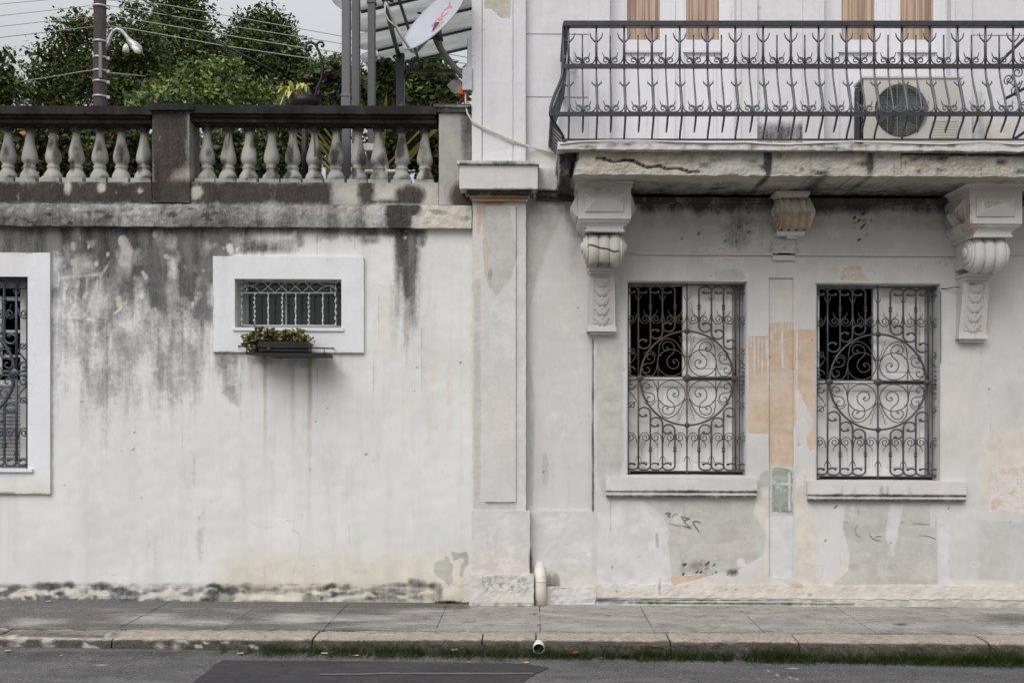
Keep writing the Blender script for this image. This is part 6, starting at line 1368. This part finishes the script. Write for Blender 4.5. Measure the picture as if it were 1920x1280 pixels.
mb = MB(); mb.tube([awp(0.02, ds[5]+0.05, -0.04), (-0.52, ds[5]+0.05-DIST, EYE+4.40-0.05)], 0.03, 4); mb.tube([awp(0.35, ds[0], -0.05), awp(0.35, ds[5], -0.05)], 0.02, 4); mb.build('beam', M['irondark'], aw)
for u, di, s_ in ((0.42, 12.1, 1), (0.46, 12.7, 1), (0.80, 12.0, 1)):
    mb = MB(); p = awp(u, di, 0.01); mb.lathe([(0, 0.03), (0.01, 0.02)], p, 'z', 7); mb.build('patch', M['darkwire'], aw)
# satellite dish
dc = Vector(P(813, 36, 0.12)); kk = S*(DIST-0.12)/DIST
nrm = Vector((-math.sin(R(47))*math.sin(R(55)), -math.cos(R(55)), math.cos(R(47))*math.sin(R(55)))).normalized()
la = Vector((math.cos(R(47)), 0, math.sin(R(47)))).normalized(); sa = nrm.cross(la).normalized(); rd = 77*kk
di = thing('satellite_dish', 'white satellite dish seen nearly edge-on with faded red lettering, bracketed to the house corner', 'satellite dish', P(884, 150, 0))
mb = MB(); vs = []; n = 40; m = 8
for j in range(m+1):
    r_ = j/m
    for k in range(n):
        a_ = 2*PI*k/n; p = dc+la*(rd*r_*math.cos(a_))+sa*(rd*r_*0.92*math.sin(a_))+nrm*(rd*0.16*(r_*r_-1)); vs.append(tuple(p))
mb.add(vs, [(j*n+k, j*n+(k+1) % n, (j+1)*n+(k+1) % n, (j+1)*n+k) for j in range(m) for k in range(n)], True)
o = mb.build('dish', M['dishm'], di); md = o.modifiers.new('thick', 'SOLIDIFY'); md.thickness = 0.006; dsh = o
mb = MB(); mb.tube([dc+la*(rd*math.cos(a_))+sa*(rd*0.92*math.sin(a_)) for a_ in [2*PI*k/48 for k in range(49)]], 0.006, 5, cap=False); mb.build('rim', M['galv'], dsh)
# lettering on the dish face
if sa.y > 0: up_ = -sa
else: up_ = sa
up_ = nrm.cross(la)
def lettering(txt, size, off_l, off_s, name):
    cu = bpy.data.curves.new(name, 'FONT'); cu.body = txt; cu.size = size; cu.align_x = 'CENTER'; cu.align_y = 'CENTER'; cu.extrude = 0.0012; cu.offset = 0.004; cu.resolution_u = 3
    cu.materials.append(M['logo']); tmp = bpy.data.objects.new(name, cu); col.objects.link(tmp); bpy.context.view_layer.update()
    me = bpy.data.meshes.new_from_object(tmp.evaluated_get(bpy.context.evaluated_depsgraph_get())); bpy.data.objects.remove(tmp); o = bpy.data.objects.new(name, me); col.objects.link(o)
    for v_ in me.vertices:
        l_, q_ = off_l+v_.co.x, off_s+v_.co.y; v_.co.z += rd*0.16*((l_/rd)**2+(q_/(rd*0.92))**2-1)-(-rd*0.16+rd*0.16*((off_l/rd)**2)+0.018)+0.006
    c_ = dc+la*off_l+up_*off_s+nrm*(-rd*0.16+rd*0.16*((off_l/rd)**2)+0.018)
    mtx = Matrix((la, up_, nrm)).transposed().to_4x4(); mtx.translation = c_; o.parent = di; o.matrix_parent_inverse = Matrix.Translation(-Vector(di.location)); o.matrix_basis = mtx; return o
lettering('SKY', 0.155, 0.085, 0.01, 'lettering'); lettering('HD', 0.09, -0.03, -0.09, 'lettering')
back = dc-nrm*(rd*0.17)
mb = MB(); mb.tube([P(884, 150, 0.04), P(868, 143, 0.05), P(850, 124, 0.08), P(836, 106, 0.1), P(826, 92, 0.12), P(820, 76, 0.12), P(818, 66, 0.12)], 0.026, 10, rs=[.028, .028, .026, .026, .028, .034, .036]); mb.build('mast', M['arm'], di)
mb = MB(); a = P(818, 66, 0.12); mb.tube([tuple(back), (a[0], a[1], a[2]), (a[0]+0.03, a[1], a[2]-0.06)], 0.045, 8, rs=[.03, .05, .035]); mb.build('clamp', M['irondark'], di)
mb = MB(); b = P(884, 150, 0.04); mb.box(b[0]-0.075, b[0]+0.01, -0.09, 0.0, b[2]-0.10, b[2]+0.09, False); mb.box(b[0]-0.035, b[0]+0.006, -0.06, 0.06, b[2]+0.09, b[2]+0.34, False); mb.build('wall_bracket', M['galv'], di, None, 0.004)
foot_ = dc-la*rd*0.98
lnb = P(722, 2, 0.3)
mb = MB(); mb.tube([P(780, 99, 0.14), P(772, 97, 0.16), P(748, 62, 0.22), P(727, 12, 0.3), P(722, 2, 0.3)], 0.011, 6); mb.tube([P(812, 62, 0.1), P(800, 76, 0.1), P(780, 98, 0.14)], 0.014, 5); mb.build('feed_arm', M['galv'], di)
mb = MB(); mb.tube([P(722, 2, 0.3), P(722, 25, 0.28), P(728, 38, 0.26), P(745, 52, 0.24), P(755, 70, 0.2), P(765, 90, 0.17)], 0.007, 6); mb.build('feed_cable', M['cable'], di)
mb = MB(); mb.lathe([(-0.05, 0.028), (-0.02, 0.03), (0.0, 0.022), (0.03, 0.038), (0.045, 0.038)], P(727, -4, 0.3), 'x', 12); mb.build('receiver', M['black'], di)
# orange corner tile and tarp seen over the end pier
mb = MB(); mb.pbox(862, 162, 876, 172, -1.6, -1.3); mb.pbox(860, 168, 874, 176, -1.5, -1.25)
tag(mb.build('roof_tile', simple('orange clay tile', (200, 100, 62), 0.8, 0.2, 0, 0.25, 20)), 'orange clay tiles just left of the upper pilaster', 'roof tile')
mb = MB(); vs = [P(848, 150, -1.4), P(860, 150, -1.3), P(866, 160, -1.3), P(864, 172, -1.3), P(852, 176, -1.45), P(838, 160, -1.5)]; mb.add(vs+[(x_, y_+0.03, z_) for x_, y_, z_ in vs], [tuple(range(6))[::-1], tuple(range(6, 12))]+[(i, (i+1) % 6, 6+(i+1) % 6, 6+i) for i in range(6)])
tag(mb.build('tarp', simple('grey tarp', (150, 152, 150), 0.7, 0.2, 0, 0.2, 6)), 'folded grey tarp behind the end pier beside orange tiles', 'tarp')
# plant hook, bromeliad in a bowl on a stake
ph = thing('plant_hook', 'tall black iron hook ending in two scrolls', 'plant hook', P(598, 378, -0.5)[0:2]+(ZD,))
Z3 = 4.364
def h3(x, y): return P(200+x/Z3, y/Z3, -0.5)
mb = MB(); st_ = [h3(*p) for p in ((1690, 1400), (1690, 1100), (1690, 830), (1720, 730), (1760, 640), (1768, 560), (1755, 480), (1735, 420), (1715, 380))]
mb.tube(st_+[h3(1700, 360), h3(1670, 347), h3(1640, 355), h3(1628, 380), h3(1635, 405), h3(1655, 412), h3(1668, 400), h3(1662, 388), h3(1650, 388)], 0.013, 6); mb.build('stem', M['black'], ph)
mb = MB(); mb.tube([h3(1720, 390), h3(1722, 360), h3(1740, 345), h3(1765, 348), h3(1778, 368), h3(1768, 383), h3(1755, 376)], 0.011, 6); mb.build('scroll', M['black'], ph)
bw = thing('bromeliad_pot', 'yellow green bromeliad in a black bowl above the handrail', 'potted plant', P(570, 200, -0.5))
mb = MB(); c = P(572, 196, -0.5); mb.lathe([(-0.12, 0.05), (-0.08, 0.10), (0.0, 0.13), (0.055, 0.145), (0.05, 0.13), (0.0, 0.11)], c, 'z', 20); mb.build('bowl', M['black'], bw)
mb = MB(); mb.tube([(c[0], c[1], ZD), (c[0], c[1], c[2]-0.11)], 0.03, 8); mb.build('stand', M['black'], bw)
mb = MB(); tl = []
r_ = random.Random(5)
def strap(mb, base, az, L, w, droop, tl, tv):
    n = 8; vs = []; b = Vector(base)
    for i in range(n+1):
        u = i/n; rad = L*(u*0.85); hgt = L*(0.9*u-droop*u*u); ww = w*(1-u)**0.6*(0.5+u*1.1) if u < 1 else 0
        p = b+Vector((math.cos(az)*rad, math.sin(az)*rad, hgt)); s_ = Vector((-math.sin(az), math.cos(az), 0))
        vs += [tuple(p-s_*ww+Vector((0, 0, ww*0.5))), tuple(p), tuple(p+s_*ww+Vector((0, 0, ww*0.5)))]
    mb.add(vs, [(3*i+j, 3*i+j+1, 3*i+j+4, 3*i+j+3) for i in range(n) for j in (0, 1)], True); tl.extend([tv]*len(vs))
for (px, py, nn, L, w) in ((549, 178, 14, 0.17, 0.026), (566, 166, 12, 0.16, 0.026), (535, 172, 8, 0.12, 0.02)):
    for k in range(nn): strap(mb, P(px, py+r_.uniform(-4, 8), -0.48), r_.uniform(0, 2*PI), L*r_.uniform(0.6, 1.15), w*r_.uniform(.7, 1.1), r_.uniform(0.5, 1.5), tl, r_.random())
o = mb.build('leaf', F['yellow'], bw); at = o.data.attributes.new('tint', 'FLOAT', 'POINT'); at.data.foreach_set('value', np.array(tl, np.float32))
mb = MB(); mb.tube([P(526, 198, -0.48), P(530, 187, -0.48), P(536, 172, -0.48)], 0.009, 6); mb.tube([P(536, 180, -0.48), P(552, 182, -0.48), P(570, 192, -0.5)], 0.008, 6); mb.build('stalk', M['pvc'], bw)
# agave tips above the rail between the posts
for i, (px, py, L) in enumerate(((668, 200, 0.26), (686, 204, 0.34), (712, 200, 0.34))):
    k_ = thing('agave_plant', ['narrow yellow green spiky plant behind the left grey post', 'yellow green spiky plant between the right grey posts', 'upright yellow green spiky plant right of the grey posts'][i], 'potted plant', P(px, 378, -1.3)[0:2]+(ZD,), 'spiky plants in pots on the terrace')
    bx_, by_, _ = P(px, 378, -1.3); zt4 = P(px, py, -1.3)[2]
    mb = MB(); mb.lathe([(0, 0.12), (0.28, 0.16), (0.3, 0.17), (0.3, 0.15), (0.26, 0.14)], (bx_, by_, ZD), 'z', 18); mb.build('pot', M['terracotta'], k_)
    mb = MB(); tl = []; hgt = zt4-ZD-0.25
    for q_ in range(9):
        az = r_.uniform(0, 2*PI); strap(mb, (bx_, by_, ZD+0.25), az, hgt*r_.uniform(0.75, 1.35) if q_ else hgt*1.25, 0.028, r_.uniform(0.02, 0.25), tl, r_.uniform(0.0, 0.6))
    o = mb.build('leaf', F['yellow'], k_); at = o.data.attributes.new('tint', 'FLOAT', 'POINT'); at.data.foreach_set('value', np.array(tl, np.float32))
# white garden chair behind the balusters
cx_, cy_, _ = P(712, 300, -1.0)
ch = thing('garden_chair', 'white garden chair standing behind the balusters on the terrace', 'chair', (cx_, cy_, ZD))
zc = ZD
mb = MB(); mb.box(cx_-0.22, cx_+0.2, cy_-0.2, cy_+0.2, zc+0.42, zc+0.45, False); mb.build('seat', M['white'], ch, None, 0.01)
for sx in (-1, 1):
    for sy in (-1, 1):
        mb = MB(); mb.tube([(cx_+sx*0.2, cy_+sy*0.18, zc), (cx_+sx*0.18, cy_+sy*0.17, zc+0.42)], 0.018, 6); mb.build('leg', M['white'], ch)
mb = MB(); mb.box(cx_-0.23, cx_-0.02, cy_-0.23, cy_-0.19, zc+0.62, zc+0.68, False); mb.tube([(cx_-0.21, cy_-0.2, zc+0.44), (cx_-0.21, cy_-0.21, zc+0.66)], 0.014, 6); mb.build('armrest', M['white'], ch)
mb = MB(); b_ = [(cx_+0.03, cy_-0.22, zc+0.40), (cx_+0.10, cy_-0.2, zc+0.40), (cx_+0.04, cy_-0.2, zc+0.72), (cx_-0.0, cy_-0.22, zc+0.66)]; mb.add(b_+[(x_, y_+0.3, z_) for x_, y_, z_ in b_], [(0, 1, 2, 3), (7, 6, 5, 4), (0, 4, 5, 1), (1, 5, 6, 2), (2, 6, 7, 3), (3, 7, 4, 0)]); mb.build('backrest', M['white'], ch)

# hedge plants on the terrace seen through the balusters and just above the handrail
def bush(name, label, cat, mat, dpt, px, py, rx, ry, n, size, seed, flower=0.0, lo=0.3, hi=0.9, group='bushes in planters along the terrace', dz=0.35):
    k = (DIST+dpt)/DIST; cx2 = (px-VX)*S*k; cz2 = EYE+(VY-py)*S*k; cy2 = dpt
    root = thing(name, label, cat, (cx2, cy2, ZD), group)
    rxw, rzw = rx*S*k, ry*S*k
    blobs = []; rr = random.Random(seed)
    for i in range(7): blobs.append((cx2+rr.uniform(-.6, .6)*rxw, cy2+rr.uniform(-.3, .3)*dz, cz2+rr.uniform(-.6, .6)*rzw, rxw*0.5, dz*0.6, rzw*0.5))
    pts, tt = clump_pts(blobs, n, 0.075, 16, seed, 0.2)
    def tf(c, r):
        t_ = lo+(hi-lo)*tt.copy()
        if flower: t_[r.random(len(t_)) < flower] = 2.0
        return t_
    leafmesh('foliage', mat, root, pts, size, 0.35, tf, 0.55, seed=seed)
    mb = MB(); mb.lathe([(0, 0.17), (0.3, 0.22), (0.33, 0.23), (0.33, 0.2), (0.28, 0.19)], (cx2, cy2, ZD), 'z', 16); mb.build('planter', M['terracotta'], root)
    mb = MB(); rr = random.Random(seed)
    for _ in range(6): mb.tube([(cx2, cy2, ZD+0.28), (cx2+rr.uniform(-.3, .3)*rxw, cy2, (ZD+cz2)/2+.1), (cx2+rr.uniform(-.9, .9)*rxw, cy2+rr.uniform(-.2, .2), cz2+rr.uniform(-.2, .8)*rzw)], 0.012, 5, rs=[.015, .011, .005])
    mb.build('stem', M['bark'], root)
specs = [(-90, 285, 70, 60, .03), (10, 290, 60, 60, .03), (75, 288, 45, 62, .04), (150, 286, 50, 64, .05), (215, 290, 45, 60, .05), (275, 292, 40, 58, .02)]
LB = ['leafy bush cut by the left edge of the photo, behind the balusters', 'green bush behind the leftmost balusters', 'bush with a few orange flowers behind the second and third balusters', 'reddish green bush left of the middle of the first baluster run', 'bush with orange blooms behind the sixth baluster', 'dark bush just left of the dark stained pier']
for i, (px, py, rx, ry, fl) in enumerate(specs): bush('terrace_bush', LB[i], 'bush', F['orange'], 1.3+0.25*(i % 2), px, py, rx, ry, 2600, 0.062, 40+i, fl*0.5, 0.0, 0.75)
specs = [(395, 285, 40, 58, .0, 'mid'), (455, 290, 48, 60, .004, 'mid'), (520, 284, 48, 62, .004, 'dense'), (590, 275, 46, 62, .02, 'purple'), (740, 280, 50, 62, 0, 'dense'), (805, 285, 36, 60, 0, 'dense'), (860, 270, 36, 60, 0, 'dense')]
LB = ['green bush just right of the dark stained pier', 'bright leafy bush behind the third and fourth balusters right of the pier', 'dark leafy bush behind the middle of the second baluster run', 'bush with purple flowers behind the iron plant hook', 'dark bush right of the white garden chair', 'dark bush behind the last baluster', 'dark bush behind the cream end pier']
for i, (px, py, rx, ry, fl, mt) in enumerate(specs): bush('terrace_bush', LB[i], 'bush', F[mt], 1.6+0.3*(i % 2), px, py, rx, ry, 2600, 0.06, 60+i, fl, 0.0, 0.8)

# ================================================================ TREES, POLE, WIRES beyond
# (px, py, rx, ry, extra depth)
tree('flowering_tree', 'loose leafy tree with orange blossom left of the utility pole', 'tree', F['orange'], 23, [(132, 75, 14, 34, 0), (128, 50, 7, 16, 0), (104, 112, 22, 24, .3), (75, 95, 9, 8, 0), (108, 70, 9, 9, 0), (150, 130, 26, 34, 0), (82, 140, 22, 22, 0), (66, 172, 16, 16, 0), (120, 170, 40, 30, .4), (165, 75, 14, 30, .5), (155, 38, 8, 12, 0), (168, 150, 30, 40, 0), (90, 185, 40, 14, 0), (25, 112, 5, 7, 0), (36, 128, 6, 6, 0), (52, 150, 7, 7, 0), (20, 175, 12, 8, 0)], 9500, 0.095, 101, 130, 0.008, 0.15, 12, 0.1, 50, None, 0.1)
tree('leafy_tree', 'sparse leafy tree right of the utility pole, under the street lamp', 'tree', F['mid'], 24, [(228, 48, 14, 18, 0), (250, 80, 24, 22, 0), (212, 115, 16, 34, .4), (268, 60, 18, 22, .3), (240, 150, 46, 46, .5), (285, 110, 28, 34, .4), (250, 20, 5, 20, 0), (262, 38, 8, 8, .3), (215, 45, 8, 8, 0), (235, 180, 60, 24, 0)], 10500, 0.10, 102, 240, 0.0, 0.17, 13, 0.12, 30, None, 0.15)
tree('tall_dark_tree', 'tall dense dark tree rising out of the top of the photo left of centre', 'tree', F['dense'], 30, [(345, 20, 32, 34, 0), (315, 45, 30, 30, 0), (360, 52, 13, 28, .5), (340, 85, 60, 42, 0), (300, 120, 56, 44, 0), (380, 120, 36, 52, 0), (345, 165, 90, 36, 0), (340, -14, 30, 20, 0)], 32000, 0.125, 103, 340, 0, 0.24, 16, 0.28, 16, None, 0.35)
tree('round_dark_tree', 'rounded dense tree right of the tall dark tree', 'tree', F['dense'], 32, [(492, 44, 22, 20, 0), (460, 50, 12, 12, 0), (518, 64, 26, 22, 0), (474, 80, 38, 30, 0), (546, 96, 16, 20, 0), (500, 120, 66, 44, 0), (445, 132, 28, 38, 0), (560, 155, 36, 28, 0)], 28000, 0.125, 104, 490, 0, 0.22, 16, 0.28, 20, None, 0.35)
tree('bright_shrub', 'light green leafy shrub mass above the handrail between the two dark trees', 'tree', F['bright'], 15.5, [(365, 168, 26, 26, 0), (405, 160, 26, 24, 0), (440, 140, 16, 16, .3), (450, 175, 34, 24, 0), (330, 190, 40, 18, 0), (500, 182, 30, 18, 0.3), (395, 192, 70, 14, 0), (425, 118, 9, 12, 0.2), (375, 130, 12, 10, .2), (540, 190, 24, 10, 0)], 7500, 0.08, 105, 400, 0, 0.10, 10, 0.07, 14, None, 0.1)
tree('yellow_green_shrub', 'small yellow green sapling just above the dark pier', 'tree', F['bright'], 12.5, [(300, 190, 34, 10, 0), (262, 190, 20, 8, 0.2), (325, 175, 12, 10, 0.2)], 700, 0.07, 115, 310, 0, 0.07, 8, 0.03, 8, None, 0.1)
tree('bougainvillea', 'shrub with purple flowers behind the iron plant hook', 'tree', F['purple'], 13.5, [(596, 158, 16, 12, 0), (628, 145, 14, 24, 0), (575, 180, 26, 14, 0), (620, 182, 26, 16, 0), (592, 142, 7, 7, 0), (640, 128, 5, 10, .2)], 2800, 0.08, 106, 605, 0.06, 0.07, 9, 0.05, 14, None, 0.1)
tree('far_round_tree', 'distant rounded dark tree left of the grey posts', 'tree', F['dense'], 38, [(612, 134, 22, 16, 0), (640, 132, 18, 16, 0), (580, 150, 34, 22, 0), (650, 160, 50, 24, 0)], 9000, 0.14, 107, 610, 0, 0.24, 16, 0.2, 0, None, 0.35)
tree('awning_tree', 'dark leafy tree below the awning right of the black iron post', 'tree', F['dense'], 16, [(800, 128, 20, 16, 0), (785, 155, 32, 26, 0), (825, 158, 22, 24, 0), (845, 185, 22, 12, 0), (765, 185, 34, 18, 0), (800, 180, 50, 20, .4)], 8000, 0.09, 108, 800, 0, 0.11, 12, 0.1, 22, None, 0.15)
tree('spiky_shrub', 'bushy dark shrub with upright twigs between the grey posts and the black post', 'tree', F['mid'], 14, [(712, 150, 9, 24, 0), (730, 145, 7, 16, 0), (705, 180, 22, 16, 0), (740, 182, 18, 16, 0), (680, 178, 18, 20, 0), (664, 158, 8, 18, .3), (728, 122, 4, 9, 0), (709, 122, 3, 12, 0)], 3400, 0.085, 109, 715, 0, 0.06, 9, 0.05, 26, None, 0.1)
tree('palm_tree', 'dark drooping tree cut by the left edge of the photo', 'tree', F['dense'], 20, [(-12, 112, 12, 7, 0), (-2, 138, 14, 7, 0), (14, 150, 14, 3, 0), (-20, 160, 20, 14, 0), (-5, 185, 22, 10, 0), (12, 178, 12, 6, 0)], 2200, 0.12, 110, -20, 0, 0.10, 12, 0.12, 10, None, 0.1)
# utility pole
pd = 20.0; pk = pd/FPX; pxw = (187.5-VX)*pk
up2 = thing('utility_pole', 'dark round utility pole with pale metal bands', 'utility pole', (pxw, pd-DIST, 0))
mb = MB(); mb.tube([(pxw, pd-DIST, -0.2), (pxw, pd-DIST, 10.5)], 0.12, 16, rs=[0.14, 0.105]); mb.build('shaft', M['pole'], up2)
for py in (13, 79, 109, 134, 154, 182):
    z = EYE+(VY-py)*pk; mb = MB(); mb.lathe([(-0.018, 0.128), (0.018, 0.128)], (pxw, pd-DIST, z), 'z', 16); mb.box(pxw+0.1, pxw+0.17, pd-DIST-0.02, pd-DIST+0.02, z-0.03, z+0.02, False)
    if py == 13: mb.box(pxw-0.2, pxw-0.1, pd-DIST-0.03, pd-DIST+0.03, z-0.04, z+0.03, False)
    mb.build('band', M['galv'], up2)
mb = MB(); mb.box(pxw+0.03, pxw+0.08, pd-DIST-0.14, pd-DIST-0.09, EYE+(VY-150)*pk, EYE+(VY-84)*pk, False); mb.build('conduit', M['arm'], up2)
PW = lambda px, py, dd=pd: PD(px, py, dd)
sl_ = thing('street_lamp', 'silver street lamp on a curved arm clamped to the utility pole', 'street lamp', PW(198, 88))
mb = MB(); mb.tube([PW(196, 92), PW(203, 82), PW(207, 68), PW(212, 59), PW(220, 55), PW(228, 58), PW(235, 66, 19.9), PW(241, 74, 19.8)], 0.032, 10); mb.build('arm', M['galv'], sl_)
mb = MB(); mb.tube([PW(239, 71, 19.8), PW(244, 78, 19.8), PW(252, 86, 19.8), PW(260, 93, 19.8), PW(265, 99, 19.8)], 0.06, 12, rs=[.035, .055, .085, .08, .03], flat=0.8); mb.build('head', M['galv'], sl_)
mb = MB(); mb.tube([PW(248, 86, 19.75), PW(257, 95, 19.75), PW(262, 99, 19.75)], 0.06, 10, rs=[.03, .06, .03], flat=0.7); mb.build('lens', M['white'], sl_)
mb = MB(); mb.lathe([(-0.06, 0.06), (0.03, 0.05), (0.08, 0.015)], PW(236, 91, 19.7), 'z', 10); tag(mb.build('floodlight_cap', M['white']), 'small white cone lamp just left of the street lamp head', 'lamp')
def wire(pts, r, mat, label, dists=None):
    mb = MB(); n = 26; out = []
    dd = dists or [pd]*len(pts)
    xs_ = [p[0] for p in pts]
    q = [Vector(PD(p[0], p[1], d_)) for p, d_ in zip(pts, dd)]
    if len(q) == 2:
        a, b = q; L = (b-a).length
        out = [a.lerp(b, i/n)-Vector((0, 0, L*0.006*4*(i/n)*(1-i/n))) for i in range(n+1)]
    else: out = q
    mb.tube(out, r, 5); tag(mb.build('overhead_wire', mat), label, 'wire', 'overhead wires at the utility pole')
wire([(-500, 75), (-60, 17), (0, 8), (90, 0), (178, -9)], 0.006, M['wire'], 'topmost pale wire left of the utility pole')
wire([(-500, 104), (-60, 39), (0, 30), (100, 19), (178, 10)], 0.006, M['wire'], 'second pale wire from the top left of the utility pole')
wire([(-500, 118), (-60, 58), (0, 50), (90, 40), (178, 32)], 0.006, M['wire'], 'third pale wire from the top left of the utility pole')
wire([(-500, 134), (-60, 77), (0, 70.5), (100, 59), (178, 50)], 0.008, M['wire'], 'lowest long pale wire left of the utility pole')
wire([(20, 156), (110, 142), (150, 135), (178, 131)], 0.008, M['wire'], 'pale wire crossing the orange blossom to the utility pole')
wire([(198, 0), (308, 9), (450, 34), (640, 68), (900, 112)], 0.007, M['wire'], 'topmost of the four pale wires right of the utility pole', [20, 19.5, 19, 18.4, 18])
wire([(198, 10), (280, 23), (420, 47), (640, 82), (900, 124)], 0.007, M['wire'], 'second of the four pale wires right of the utility pole', [20, 19.5, 19, 18.4, 18])
wire([(198, 28), (262, 39), (400, 62), (562, 89), (640, 99), (900, 138)], 0.008, M['wire'], 'third of the four pale wires right of the utility pole', [20, 19.5, 19, 18.6, 18.4, 18])
wire([(198, 48), (248, 55), (420, 86), (560, 107), (640, 117), (900, 150)], 0.008, M['wire'], 'lowest of the four pale wires right of the utility pole', [20, 19.5, 19, 18.6, 18.4, 18])
wire([(255, -8), (290, 14), (330, 36), (395, 72), (450, 100), (530, 142)], 0.015, M['darkwire'], 'black cable slanting down across the dark trees', [18, 18, 18, 18, 18, 18])
wire([(198, 136), (230, 139), (273, 143)], 0.008, M['wire'], 'short pale wire just right of the utility pole under the lamp')
